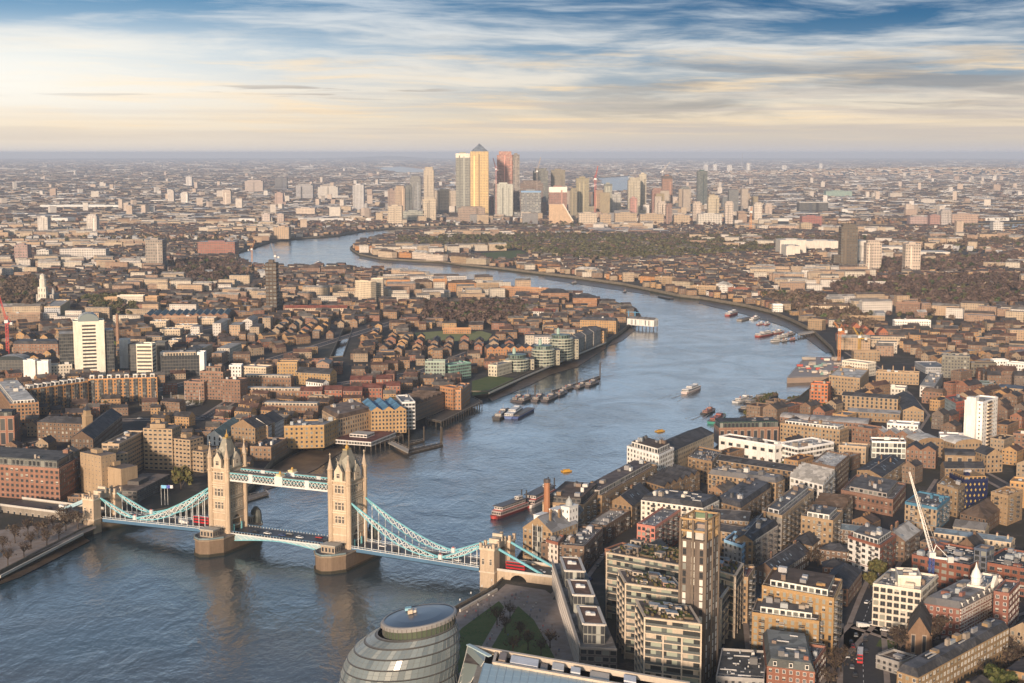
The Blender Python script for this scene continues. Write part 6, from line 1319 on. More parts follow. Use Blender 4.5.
# wedge-roofed tan block on the far waterfront
def wedge():
    c = ray(549, 223.5, GZ); D = c.y; s = D / F * 1.01; root = thing('apartment_block', 'tan wedge-shaped block sloping down to the right on the far waterfront', 'apartment block', (c.x, c.y, GZ)); q = MB()
    prof = [(0, 0), (24 * s, 0), (24 * s, 1.5 * s), (14 * s, 19 * s), (0, 19 * s)]
    q.face([(x, 0, z) for x, z in prof], (.55, .38, .24), WALL, [(x / 4, z / 3.4) for x, z in prof], (.5, .4, .2)); q.face([(x, 30, z) for x, z in prof], (.5, .36, .24), WALL)
    for (xa, za), (xb, zb) in zip(prof[1:], prof[2:] + prof[:1]): q.face([(xa, 0, za), (xa, 30, za), (xb, 30, zb), (xb, 0, zb)], (.6, .5, .4), PAINT)
    q.build('wall', root); q = MB(); q.bar((24 * s, -1, 2 * s), (13.5 * s, -1, 19.5 * s), 4, 4, (.62, .55, .47)); q.build('coping', root)
wedge()
lathe_thing('radio_mast', 'thin mast standing on the horizon right of the skyscrapers', 'mast', 742, 170, 0, [(5, 0), (3, 60), (1.5, 222)], (.35, .35, .4), 4)
far(266, 277, 263, 311, (.07, .05, .036), 'dark unfinished tower with cranes rising in front of the river bend', win=(.6, .5, .4), depth=22, side=(.03, .03, .035), roof=(.08, .1, .1))
def at_depth(px, py, Yd):
    a = (px - 512) / F; b = (341.5 - py) / F; t = Yd / (b * SP + CP); return Vector((a * t, Yd, H + (b * CP - SP) * t))
# ---------------------------------------------------------------- piers, jetties, pontoons
WOOD, DWOOD = (.16, .115, .075), (.07, .055, .04)
def deck_thing(name, label, cat, s, z, col, piles=True, thick=.8, m=WALL):
    P = wpoly(s, z); c = sum(P, Vector()) / len(P); root = thing(name, label, cat, (c.x, c.y, 0)); q = MB()
    L = [(p.x - c.x, p.y - c.y) for p in P]; q.prism(L, z - thick, z, col, m); q.build('deck', root)
    q = MB()
    for i in range(len(L)):
        a, b = Vector((*L[i], 0)), Vector((*L[(i + 1) % len(L)], 0)); q.bar(a + Vector((0, 0, z + .9)), b + Vector((0, 0, z + .9)), .15, .15, (.3, .28, .26))
        n = max(2, int((b - a).length / 6))
        if piles:
            for k in range(n): p = a.lerp(b, k / n); q.lathe(p.x, p.y, [(.35, -1), (.35, z - .2)], 6, DWOOD)
        for k in range(n): p = a.lerp(b, k / n); q.box(p.x - .08, p.x + .08, p.y - .08, p.y + .08, z, z + .9, (.3, .28, .26))
    q.build('railing', root); occ_mark(P); return root
r_ = deck_thing('pier_restaurant', 'low restaurant pavilion with a red-brown roof on stilts over the water', 'restaurant', "338,440 371,446 403,436 396,431 345,433", 4.2, DWOOD)
def pier_house():
    b, rz, w, d = foot("340,435 371,441 396,431", 3.4); q = MB(); l = b - r_.location; q.box(0, w, 0, d, 0, 3.4, (.6, .58, .56), WALL, tc=(.16, .06, .05), tm=ROOF, wp=(.8, .5, .2), pitch=2.5, storey=3.4); o = q.build('pavilion', r_); o.location = (l.x, l.y, 4.2); o.rotation_euler.z = rz
    q = MB(); q.box(w * .3, w * .6, d * .3, d * .75, 3.4, 6.0, (.62, .6, .58), WALL, tc=LT, tm=ROOF, wp=(.8, .5, .2)); q.build('upper_cabin', o)
pier_house()
deck_thing('gangway', 'pale sloping gangway down to the floating pontoon', 'gangway', "388,443 392,441 409,449 408,453", 3.0, (.42, .38, .33), False, .4)
deck_thing('pontoon', 'long floating pontoon with tall piles at the end of the pale gangway', 'pontoon', "408,454 443,445 442,442.5 409,450", 1.0, DWOOD, False)
deck_thing('pontoon', 'short floating pontoon behind the long one with tall piles', 'pontoon', "409,444.5 424,441 424,439.5 409,442.5", 1.0, DWOOD, False)
deck_thing('jetty', 'broad timber jetty deck in front of the orange riverside towers', 'jetty', "426,419 441,422 482,402 472,397", 5.2, (.10, .085, .07))
deck_thing('pontoon', 'long mooring pontoon lined with boats, ending in a tall post', 'pontoon', "553,393 600,378 599,376 551,391", 1.0, DWOOD, False)
deck_thing('pontoon', 'floating landing pontoon seen between the bridge towers', 'pontoon', "236,504 269,494 266,491 234,499", 1.2, (.17, .15, .13), False)
deck_thing('footbridge', 'pale footbridge from the right bank to the moored boats', 'footbridge', "798,333 818,330 818,331.6 798,335", 4.0, (.45, .42, .38))
site = deck_thing('building_site', 'riverside building site platform strewn with red and pale materials', 'building site', "787,378 805,357 843,357 846,376", 5.3, (.26, .20, .16), False, 6.3, PAINT)
def site_stuff():
    rr = random.Random(3)
    for k in range(46):
        p = ray(rr.uniform(795, 840), rr.uniform(359, 375), 5.3); l = p - site.location; a, e, z = rr.uniform(2, 12), rr.uniform(2, 6), rr.uniform(.4, 3); q = MB()
        a *= .75; e *= .7; c_ = rr.choice([(.40, .08, .06), (.5, .45, .38), (.35, .3, .26), (.6, .57, .5), (.2, .32, .28), (.4, .3, .22), (.3, .27, .24), (.45, .42, .38)]); q.box(l.x, l.x + a, l.y, l.y + e, 5.3, 5.3 + z, c_); q.build('stacked_material', site)
site_stuff()
def post(px, py, h, lab, col=DWOOD, r=.6):
    c = ray(px, py, 0); o = thing('mooring_post', lab, 'post', (c.x, c.y, 0), 0, 'mooring posts in the river'); q = MB(); q.lathe(0, 0, [(r, -1), (r, h), (r * 1.3, h + .1), (r * .9, h + .8)], 8, col); q.build('shaft', o)
for x, y, h in ((409, 452, 12), (441, 445, 14), (424, 441, 11), (409, 443, 11), (442, 443, 12), (600, 378, 15), (577, 385, 13), (535, 397, 11), (628, 330, 6)): post(x, y, h, 'tall dark mooring post standing beside the pontoons')
def white_jetty():
    root, w, d = bld('jetty_building', 'white panelled jetty building on piles at the far point, with blue cranes', 'jetty building', "627,318 654,320", 9, (.62, .62, .6), GY, 'gable_x', depth=11, rise=2.5, win=(.2, .7, 0), pitch=5, storey=9)
    q = MB()
    for i in range(8):
        for j in (1, d - 1): q.lathe(1 + i * (w - 2) / 7, j, [(.5, -6), (.5, 0)], 6, DWOOD)
    q.build('piles', root)
    for i in range(6): q = MB(); x = w * (i + .5) / 6; q.box(x - 1.3, x + 1.3, -.15, .2, 1, 7.5, (.7, .68, .64)); q.build('panel', root)
    for x in (-6, 4): q = MB(); q.bar((x, d + 3, 0), (x, d + 3, 17), 1.2, 1.2, (.1, .25, .4)); q.bar((x - 3, d + 3, 15), (x + 8, d + 3, 16), .8, .8, (.1, .25, .4)); q.build('derrick', root)
white_jetty()
def balustrade(line, lab, z=GZ):                         # low white wall along the promenade
    P = wpoly(line, z); root = thing('promenade_wall', lab, 'wall', P[0]); q = MB()
    for a, b in zip(P, P[1:]): q.bar(a - P[0] + Vector((0, 0, .7)), b - P[0] + Vector((0, 0, .7)), .8, 1.4, (.5, .46, .4))
    q.build('coping', root)
balustrade("489,394 526,377 573,357 606,343", 'pale promenade wall below the round glass flats'); balustrade("460,612 497,591", 'stone river wall along the park promenade'); balustrade("0,578 83,535", 'stone river wall on the quay at the left')

# ---------------------------------------------------------------- boats
def boat(ends, lab, hull=(.05, .05, .06), cabin=(.6, .58, .55), kind='work', group=None, name='boat', cat='boat', beam=None, deck=(.16, .13, .11)):
    (x0, y0), (x1, y1) = pts(ends); a, b = ray(x0, y0, 0), ray(x1, y1, 0); L = (b - a).length; d = (b - a) / L; rz = math.atan2(d.y, d.x); Bm = beam or max(2.2, min(9, L * .24))
    c = (a + b) / 2; root = thing(name, lab, cat, (c.x, c.y, 0), rz, group); root['len'] = L; fb = max(.7, min(2.2, L * .045)); q = MB()
    st = [(-.5, .8, 1.05), (-.42, .95, 1.0), (-.1, 1, .95), (.2, 1, .95), (.36, .8, 1.05), (.46, .4, 1.25), (.5, .06, 1.4)]
    if kind in ('barge', 'raft'): st = [(-.5, .9, 1), (-.45, 1, 1), (.42, 1, 1), (.5, .75, 1.1)]
    S_ = [[(s * L, -w_ * Bm / 2 * .8, -.5), (s * L, -w_ * Bm / 2, fb * z), (s * L, w_ * Bm / 2, fb * z), (s * L, w_ * Bm / 2 * .8, -.5)] for s, w_, z in st]
    for A, B_ in zip(S_, S_[1:]):
        for i in (0, 2): q.face([A[i], B_[i], B_[i + 1], A[i + 1]], hull, PAINT)
        q.face([A[1], B_[1], B_[2], A[2]], deck, PAINT)
    q.face(S_[0], hull); q.face(S_[-1], hull)
    for A, B_ in zip(S_, S_[1:]):
        for i in (1, 2): q.bar(A[i], B_[i], .22, .3, tuple(min(1, c * 1.5 + .05) for c in hull))
    q.build('hull', root)
    def cab(xa, xb, hw, z0, z1, col, nm, roof=None, win=(.7, .45, .2)):
        q = MB(); q.box(xa * L, xb * L, -hw * Bm / 2, hw * Bm / 2, z0, z1, col, WALL, tc=roof or tuple(v * .9 for v in col), tm=PAINT, wp=win, pitch=1.8, storey=z1 - z0); return q.build(nm, root)
    if kind == 'paddle':
        cab(-.44, .34, .92, fb, fb + 2.6, (.40, .33, .31), 'main_deck'); cab(-.40, .30, .95, fb + 2.6, fb + 3.0, (.35, .06, .05), 'deck_band', win=(0, 0, 0)); cab(-.38, .26, .82, fb + 3.0, fb + 5.2, (.62, .58, .55), 'upper_deck'); cab(-.41, .30, .95, fb + 5.2, fb + 5.6, (.10, .09, .09), 'awning', win=(0, 0, 0)); cab(.12, .24, .4, fb + 5.6, fb + 7.6, (.6, .57, .54), 'wheelhouse')
        for y in (-.25, .25): q = MB(); q.lathe(.33 * L, y * Bm, [(.45, fb), (.45, fb + 10), (.7, fb + 10.3)], 8, (.04, .04, .045)); q.build('funnel', root)
        q = MB(); q.lathe(-.5 * L, 0, [(1.9, .3), (1.9, 2.2)], 10, (.4, .06, .05)); q.build('paddle_wheel', root)
    elif kind == 'pass':
        cab(-.44, .30, .86, fb, fb + 2.1, cabin, 'saloon', win=(.85, .5, .1)); cab(-.2, .16, .7, fb + 2.1, fb + 3.8, tuple(v * .95 for v in cabin), 'upper_saloon'); cab(.16, .26, .5, fb + 2.1, fb + 4.2, cabin, 'wheelhouse')
    elif kind == 'work':
        cab(-.34, .05, .62, fb, fb + 2.0, cabin, 'cabin'); cab(.05, .2, .5, fb, fb + 3.2, tuple(min(.75, v * 1.1) for v in cabin), 'wheelhouse')
        q = MB(); q.bar((.1 * L, 0, fb + 3.2), (.1 * L, 0, fb + 7.5), .18, .18, (.3, .28, .26)); q.lathe(-.2 * L, 0, [(.5, fb + 2), (.45, fb + 3.6)], 8, (.3, .1, .06)); q.build('mast', root)
    elif kind == 'barge':
        q = MB(); q.box(-.4 * L, .38 * L, -Bm * .36, Bm * .36, fb, fb + .5, (.12, .1, .08)); q.build('hatch', root)
    elif kind == 'garden':
        cab(-.42, -.2, .7, fb, fb + 2.2, cabin, 'cabin'); q = MB(); rr = random.Random(lab + ends)
        for k in range(60): x, y, r = rr.uniform(-.18, .42) * L, rr.uniform(-.42, .42) * Bm, rr.uniform(.4, 1.5); q.lathe(x, y, [(r * .6, fb), (r, fb + r), (r * .4, fb + r * 1.9), (0, fb + r * 2.1)], 5, rr.choice([(.05, .06, .025), (.08, .07, .035), (.09, .065, .045)]), LEAF, rot=rr.random() * 3)
        o = q.build('deck_garden', root)
    elif kind == 'sail':
        cab(-.2, .15, .55, fb, fb + .8, (.7, .7, .68), 'cabin'); q = MB(); q.bar((.05 * L, 0, fb), (.05 * L, 0, fb + L * 1.25), .2, .2, (.7, .7, .7)); q.bar((.05 * L, 0, fb + 1.6), (-.35 * L, 0, fb + 1.6), .3, .35, (.6, .58, .5)); q.build('mast', root)
    elif kind == 'raft':
        cab(-.3, .3, .5, fb, fb + 1.0, hull, 'cover', win=(0, 0, 0))
    return root
def wake(root, L, W, Bm):
    q = MB(); n = 14; rr = random.Random(int(L * 7))
    for s in (-1, 1):
        for k in range(n):
            t0, t1 = k / n, (k + .8) / n; y0, y1 = s * (Bm * .3 + W * t0), s * (Bm * .3 + W * t1); g = .5 + 1.1 * rr.random(); q.face([(-L * t0, y0, .03 + .001 * k), (-L * t1, y1, .03 + .001 * k), (-L * t1, y1 + s * g, .03 + .001 * k), (-L * t0, y0 + s * g, .03 + .001 * k)][::s], (.34, .37, .38), PAINT)
    for k in range(10): x = -root['len'] * .5 - k * 3; q.face([(x, -.8, .05), (x, .8, .05), (x - 2.2, 1.1 + k * .1, .05), (x - 2.2, -1.1 - k * .1, .05)], (.36, .39, .4), PAINT)
    q.build('wake', root)
RED = (.26, .06, .05); BLK = (.025, .025, .028)
boat("494,519 530,506", 'red hulled paddle boat with a white upper deck and dark awning beside the brewery', (.15, .03, .03), kind='paddle', name='paddle_boat', beam=7.5)
boat("527,508 556,493", 'white and red two-decked boat moored behind the paddle boat', (.6, .55, .52), kind='paddle', name='paddle_boat', beam=9)
boat("562,472 571,471", 'small yellow raft on the river near the chimney', (.55, .3, .03), kind='raft', name='raft', beam=4); boat("656,432 664,431", 'small yellow raft on the river beyond the white stuccoed block', (.45, .26, .04), kind='raft', name='raft', beam=4)
WK = boat("684,394 700,388", 'white passenger boat with a red stripe under way in mid river', (.5, .42, .40), (.68, .67, .66), 'pass', beam=8); wake(WK, 70, 9, 8); WK = boat("703,415 714,410", 'small dark boat heading towards the garden barges', BLK, (.3, .15, .12), 'work'); wake(WK, 40, 6, 4)
for e, h in (("735,403 752,398", 'white'), ("741,411 766,406", ''), ("746,405 770,400", ''), ("768,410 790,405", ''), ("785,405 797,399", ''), ("756,399 778,396", '')):
    if h: boat(e, 'white barge moored at the end of the garden barges', (.5, .5, .5), (.65, .63, .6), 'work')
    else: boat(e, 'dark barge carrying a leafy deck garden moored off the right bank', BLK, (.3, .27, .24), 'garden', 'garden barges off the right bank', beam=8)
boat("711,424 724,416", 'green boat moored beside the green glass-topped riverside block', (.03, .2, .15), (.3, .1, .08), 'work')
for k, (e, hc, cc, kd) in enumerate((("727,316 737,313", RED, (.66, .64, .62), 'pass'), ("751,320 759,318", (.5, .5, .5), (.66, .64, .62), 'work'), ("757,325 764,324", RED, (.66, .64, .62), 'work'), ("764,325 770,324", RED, (.66, .64, .62), 'work'), ("757,337 773,334", RED, (.66, .63, .6), 'pass'), ("771,342 781,341", (.4, .38, .36), (.6, .58, .55), 'pass'), ("772,334 784,332", (.3, .12, .1), (.6, .56, .52), 'work'), ("781,342 789,341", BLK, (.5, .48, .46), 'work'), ("789,341 797,340", BLK, (.4, .2, .16), 'work'), ("785,336 795,334", (.12, .1, .1), (.4, .36, .34), 'work'), ("776,338 788,336.5", (.35, .33, .3), (.62, .6, .57), 'work'))):
    col = 'red' if hc is RED else 'black' if hc is BLK else 'grey' if hc[0] == hc[1] or hc[0] > .32 else 'dark red'
    boat(e, f'{col} hulled {"passenger boat" if kd == "pass" else "work boat"} with a pale cabin in the moorings off the right bank', hc, cc, kd, f'{col} {kd} boats in the right bank moorings')
boat("739,321 752,318", 'flat grey barge moored between the red and white boats', (.25, .23, .21), kind='barge')
boat("496,420 508,411", 'black tug moored on its own in mid river, left of the blue boats', BLK, (.4, .38, .36), 'work'); boat("508,419 521,410", 'white and blue boat between the black tug and the blue barge', (.08, .13, .3), (.66, .66, .66), 'pass'); boat("514,419 531,410", 'long blue barge outermost of three moored in mid river', (.04, .07, .2), (.4, .3, .26), 'barge')
for e in ("513,402 523,397", "519,403 533,397", "534,402 543,396", "544,402 556,396", "556,397 566,392", "562,391 575,387", "576,389 586,385", "586,387 598,382", ):
    boat(e, 'dark work boat moored along the pontoon below the round glass flats', (.06, .05, .055), (.3, .27, .25), 'work', 'work boats along the far pontoon')
wake(boat("315,264.5 321,263", 'small launch trailing a wake on the far river bend', (.2, .2, .22), (.5, .5, .5), 'work'), 120, 14, 5); boat("571,284 578,283.4", 'small dark launch on the far river reach above the wharf point', BLK, (.3, .3, .3), 'work'); boat("660,297 672,299.6", 'dark lighter moored off the far bank on the right', BLK, kind='barge'); boat("623,292.5 627,292", 'tiny dark boat in the middle of the far reach', BLK, (.3, .3, .3), 'work')
for k, e in enumerate(("146,406 151,405", "153,408 158,406", "160,406 165,405", "168,409 174,407", "176,404 180,403", "182,408 188,406", "190,405 195,404", "197,407 202,405", "171,403 175,402.6", "186,402.6 190,402")):
    boat(e, 'white sailing yacht with a tall mast in the dock basin', (.66, .65, .62), kind='sail', group='yachts in the dock basin', name='yacht', cat='yacht')

# ---------------------------------------------------------------- cranes
def crane(base, top, tip, lab, col, tail=None, w=2.2, mast=None, zb=GZ):
    b = ray(*base, zb); t = at_depth(*top, b.y); t.x = b.x; p = at_depth(*tip, b.y + 6); root = thing('tower_crane', lab, 'crane', (b.x, b.y, zb)); o = Vector((b.x, b.y, zb)); mc = mast or col; q = MB(); hz = t.z - zb
    for x in (-w / 2, w / 2):
        for y in (-w / 2, w / 2): q.bar((x, y, 0), (x, y, hz), w * .13, w * .13, mc)
    n = max(3, int(hz / (w * 1.2)))
    for k in range(n):
        z0, z1 = hz * k / n, hz * (k + 1) / n
        for s in (-w / 2, w / 2): q.bar((-w / 2, s, z0), (w / 2, s, z1), w * .09, w * .09, mc); q.bar((s, -w / 2, z1), (s, w / 2, z0), w * .09, w * .09, mc)
    q.build('mast', root)
    q = MB(); a = t - o; e = p - o; d = e - a; L = d.length; nrm = d.cross(Vector((0, 0, 1))).normalized() * w * .45; up = nrm.cross(d).normalized() * w * .8; n = max(4, int(L / (w * 1.0)))
    for off in (nrm, -nrm, up): q.bar(a + off, e + off * .35, w * .12, w * .12, col)
    for k in range(n):
        f = lambda t_, v: a + d * t_ + v * (1 - .65 * t_); t0, t1 = k / n, (k + 1) / n
        q.bar(f(t0, nrm), f(t1, up), w * .07, w * .07, col); q.bar(f(t1, up), f(t1, -nrm), w * .07, w * .07, col); q.bar(f(t0, -nrm), f(t1, nrm), w * .07, w * .07, col)
    q.build('jib', root)
    hd = Vector((d.x, d.y, 0)); hd = hd.normalized() if hd.length > .1 else Vector((1, 0, 0))
    q = MB(); q.box(a.x - w * .8, a.x + w * .8, a.y - w * .8, a.y + w * .8, hz, hz + w * 1.3, (.6, .6, .6)); q.build('cab', root)
    q = MB(); te = a - hd * (8 if not tail else tail); q.bar(a, te, w * .6, w * .5, col); q.box(te.x - 1.4, te.x + 1.4, te.y - 1.4, te.y + 1.4, hz - 1.5, hz + 1.5, (.5, .5, .48)); ap = a + Vector((0, 0, w * 3.2)) - hd * 2; q.bar(a, ap, w * .2, w * .2, col); q.bar(ap, te, .25, .25, col); q.bar(ap, e, .18, .18, (.3, .3, .3)); q.build('counter_jib', root)
crane((930, 606), (930, 557), (909, 472), 'white luffing crane on a blue mast above the construction office', (.72, .70, .67), mast=(.05, .10, .32), w=2.0, tail=9)
crane((8, 355), (8, 323), (-1, 295), 'red tower crane at the left edge', (.5, .05, .05), w=2.6); crane((839, 361), (839.5, 331), (834, 322), 'orange crane beside the riverside building site', (.5, .2, .06), w=2.4)
crane((859, 352), (857, 338), (853, 327), 'yellow crane right of the orange one at the building site', (.5, .3, .05), w=2.2); crane((252, 262), (251.5, 250), (255, 240), 'orange crane left of the dark unfinished tower', (.5, .25, .1), w=2.6)
crane((276, 300), (276, 257), (271, 243), 'dark crane on top of the dark unfinished tower', (.3, .26, .24), w=2.2); crane((595, 222), (595, 180), (598, 166), 'red crane among the far skyscrapers', (.5, .1, .08), w=5)
crane((750.5, 232), (750.5, 213), (752, 207), 'orange crane at the far water right of the skyscrapers', (.55, .25, .08), w=4.5); crane((496, 219), (496, 170), (493, 158), 'red crane at the left of the scaffolded skyscraper', (.5, .1, .08), w=4)
crane((537, 218), (537, 172), (541, 157), 'grey crane above the unfinished brown building', (.4, .35, .33), w=4); crane((662, 214), (665, 172), (670, 162), 'pale crane above the dark-topped tower', (.5, .48, .46), w=4)

# ---------------------------------------------------------------- vehicles, lamps, flags, people
def make_vehicle(name, L, Wd, Hh, col, lab, cat, group, bus=False, van=False):
    root = thing(name, lab, cat, (0, 0, -50), 0, group); q = MB()
    if bus:
        q.box(-L / 2, L / 2, -Wd / 2, Wd / 2, .35, Hh, col, PAINT, tc=(.62, .6, .58)); q.build('body', root)
        for z in (1.3, 3.0):
            q = MB()
            for s in (-1, 1): q.face([(-L / 2 + .3, s * (Wd / 2 + .02), z), (L / 2 - .3, s * (Wd / 2 + .02), z), (L / 2 - .3, s * (Wd / 2 + .02), z + .9), (-L / 2 + .3, s * (Wd / 2 + .02), z + .9)], (.03, .035, .04), GLASS)
            for s in (-1, 1): q.face([(s * (L / 2 + .02), -Wd / 2 + .15, z), (s * (L / 2 + .02), Wd / 2 - .15, z), (s * (L / 2 + .02), Wd / 2 - .15, z + .9), (s * (L / 2 + .02), -Wd / 2 + .15, z + .9)], (.03, .035, .04), GLASS)
            q.build('window', root)
    else:
        z1 = .95 if not van else Hh; pr = [(-L / 2, .35), (-L / 2, z1 - .1), (-L / 2 + .15, z1), (L / 2 - .9, z1 if not van else Hh * .62), (L / 2, z1 - .3 if not van else Hh * .5), (L / 2, .35)]
        for s in (-1, 1): q.face([(x, s * Wd / 2, z) for x, z in pr], col)
        for (xa, za), (xb, zb) in zip(pr, pr[1:]): q.face([(xa, -Wd / 2, za), (xa, Wd / 2, za), (xb, Wd / 2, zb), (xb, -Wd / 2, zb)], col)
        q.build('body', root)
        if not van:
            q = MB(); x0, x1 = -L * .38, L * .2; quad_roof(q, x0, x1, -Wd / 2 + .05, Wd / 2 - .05, .93, L * .19, Wd * .36, Hh, (.03, .035, .04), GLASS); q.face([(-L * .29, -Wd * .36, Hh + .02), (L * .1, -Wd * .36, Hh + .02), (L * .1, Wd * .36, Hh + .02), (-L * .29, Wd * .36, Hh + .02)], col); q.build('cabin', root)
    for x in (-L * .32, L * .32):
        for s in (-1, 1): q = MB(); q.lathe(0, 0, [(.33, 0), (.33, .2)], 8, (.02, .02, .02)); o = q.build('wheel', root, (x, s * Wd / 2 - .1, .33)); o.rotation_euler = (math.pi / 2, 0, 0)
    return root
ROADW = [(.6, .6, .6, 'white'), (.02, .02, .025, 'black'), (.2, .21, .22, 'grey'), (.3, .03, .03, 'dark red'), (.04, .07, .18, 'blue')]
PROTO = {c[3]: make_vehicle('car', 4.4, 1.8, 1.5, c[:3], f'{c[3]} car in the traffic on the streets and bridge', 'car', f'{c[3]} cars in the traffic') for c in ROADW}
VAN = make_vehicle('van', 6.0, 2.1, 2.6, (.62, .62, .6), 'white van in the traffic', 'van', 'white vans in the traffic', van=True)
BUS = make_vehicle('bus', 11, 2.5, 4.4, (.42, .02, .025), 'red double-decker bus', 'bus', None, bus=True)
used = set()
def place(proto, loc, rz, lab=None):
    if proto.name in used: o = dup(proto, loc, rz)
    else: o = proto; o.location = loc; o.rotation_euler.z = rz; used.add(proto.name)
    if lab:
        o['label'] = lab
        if 'group' in o and 'van' not in o['category']: del o['group']
    return o
rr = random.Random(11); zdk = lambda u: 10.6 - 2.0 * max(0, abs(u) - 48) / 88
for u, v, k in ((-96, -2.2, 'white'), (-84, 2.3, 'black'), (-118, 2.3, 'grey'), (-20, -2.3, 'black'), (-12, -2.3, 'white'), (0, 2.3, 'grey'), (10, -2.3, 'white'), (20, 2.4, 'dark red'), (-2, -2.3, 'blue'), (28, -2.3, 'black'), (62, 2.3, 'white'), (74, -2.3, 'black'), (86, -2.3, 'grey'), (100, 2.3, 'black'), (112, -2.3, 'white'), (122, -2.3, 'white'), (162, -2.3, 'white'), (168, 2.3, 'white'), (-150, -2.3, 'blue'), (-176, -2.3, 'black')):
    place(PROTO[k], bw(u, v, zdk(u) + .02 if abs(u) < 128 else 8.7), BRZ + (math.pi if v > 0 else 0))
place(BUS, bw(-62, 2.4, 10.5), BRZ, 'red double-decker bus on the bridge left of the left stone tower'); place(BUS, bw(147, -2.4, 8.65), BRZ, 'red double-decker bus coming off the right end of the bridge')
b0, b1 = ray(860, 668, GZ), ray(861, 648, GZ); rzb = math.atan2(b1.y - b0.y, b1.x - b0.x)
place(BUS, ray(860, 660, GZ + .03), rzb, 'red double-decker bus with a white roof on the main road at lower right'); place(VAN, bw(-72, -2.2, 10.4), BRZ); place(VAN, ray(863, 627, GZ + .03), .2); place(VAN, bw(-168, 2.2, 8.7), BRZ)
for x, y, k, dz in ((853, 647, 'dark red', 1), (851, 643, 'black', 1), (856, 636, 'grey', 1), (867, 603, 'white', .8), (871, 625, 'white', .3), (855, 676, 'black', 1), (865, 640, 'black', 1), (878, 585, 'black', .9), (900, 637, 'grey', -.3), (921, 634, 'white', -.3), (950, 627, 'black', -.3), (972, 622, 'white', -.4), (1000, 612, 'blue', -.4), (800, 534, 'white', .9), (790, 545, 'black', .9), (766, 591, 'grey', 1), (836, 502, 'white', .9), (760, 600, 'black', 1), (590, 580, 'blue', 1), (598, 566, 'grey', 1), (602, 557, 'white', 1), (893, 554, 'white', .9), (906, 537, 'grey', .9), (917, 521, 'black', .9), (930, 504, 'white', .9), (909, 432, 'grey', .9), (919, 418, 'white', .9), (926, 446, 'black', -.1), (948, 456, 'white', -.1), (974, 470, 'grey', -.1), (820, 518, 'grey', .9), (829, 509, 'black', .9), (811, 526, 'blue', .9), (858, 659, 'white', 1), (852, 668, 'grey', 1), (866, 652, 'black', 1), (848, 657, 'white', 1), (885, 631, 'white', -.3), (935, 631, 'dark red', -.3), (960, 624, 'grey', -.3), (40, 444, 'white', .3), (70, 436, 'black', .3), (140, 419, 'white', 0), (170, 419, 'grey', 0), (60, 393, 'white', 0), (110, 392, 'black', 0), (260, 362, 'white', .2), (300, 350, 'grey', .2), (620, 505, 'white', .6), (650, 489, 'grey', .6)):
    place(PROTO[k], ray(x, y, GZ + .03), rzb * dz)
def lamp(px, py, k):
    c = ray(px, py, GZ); root = thing('street_lamp', 'dark lamp post standing along the park promenade wall', 'street lamp', c, 0, 'lamp posts on the promenade'); q = MB(); q.lathe(0, 0, [(.25, 0), (.12, 1), (.09, 5.2)], 6, (.05, .05, .055)); q.build('post', root); q = MB(); q.lathe(0, 0, [(.15, 5.2), (.35, 5.6), (.3, 6.1), (.05, 6.4)], 6, (.6, .6, .58)); q.build('lantern', root)
for k, (x, y) in enumerate(((460, 611), (471, 604), (482, 597), (492, 591), (478, 616), (489, 606))): lamp(x, y, k)
for k, (x, c_, nm) in enumerate(((161.5, (.2, .5, .75), 'pale blue'), (165, (.06, .08, .4), 'dark blue'), (168, (.6, .6, .62), 'white'))):
    c = ray(x, 505, GZ); root = thing('flagpole', f'flagpole with a {nm} flag in front of the concrete hotel', 'flagpole', c); q = MB(); q.lathe(0, 0, [(.18, 0), (.1, 13)], 6, (.62, .62, .6)); q.build('pole', root); q = MB()
    for i in range(5): q.face([(i * .7, .25 * math.sin(i * 1.3), 11), ((i + 1) * .7, .25 * math.sin((i + 1) * 1.3), 11 - .1), ((i + 1) * .7, .25 * math.sin((i + 1) * 1.3), 13), (i * .7, .25 * math.sin(i * 1.3), 13)], c_)
    q.build('flag', root)
def person_mesh(shirt, legs):
    q = MB(); sk = (.4, .26, .19)
    for s in (-1, 1): q.lathe(s * .1, s * .12, [(.06, 0), (.07, .1), (.065, .45), (.1, .85)], 6, legs, sy=1.0)
    q.lathe(0, 0, [(.19, .82), (.17, 1.05), (.23, 1.38), (.1, 1.5), (.055, 1.54), (.1, 1.6), (.115, 1.68), (.09, 1.77), (.02, 1.8)], 8, shirt, sy=.6, cols=[shirt, shirt, shirt, sk, sk, sk, (.05, .035, .025), (.05, .035, .025)])
    for s in (-1, 1): q.lathe(s * .25, 0, [(.04, .8), (.045, 1.1), (.06, 1.4), (.03, 1.45)], 6, shirt)
    o = q.build('person'); me = o.data; bpy.data.objects.remove(o); return me
PM = [(person_mesh(c, l), nm) for c, l, nm in (((.03, .03, .035), (.03, .035, .06), 'black'), ((.35, .05, .05), (.04, .04, .05), 'red'), ((.5, .48, .45), (.05, .06, .1), 'white'), ((.08, .12, .25), (.05, .05, .05), 'blue'))]
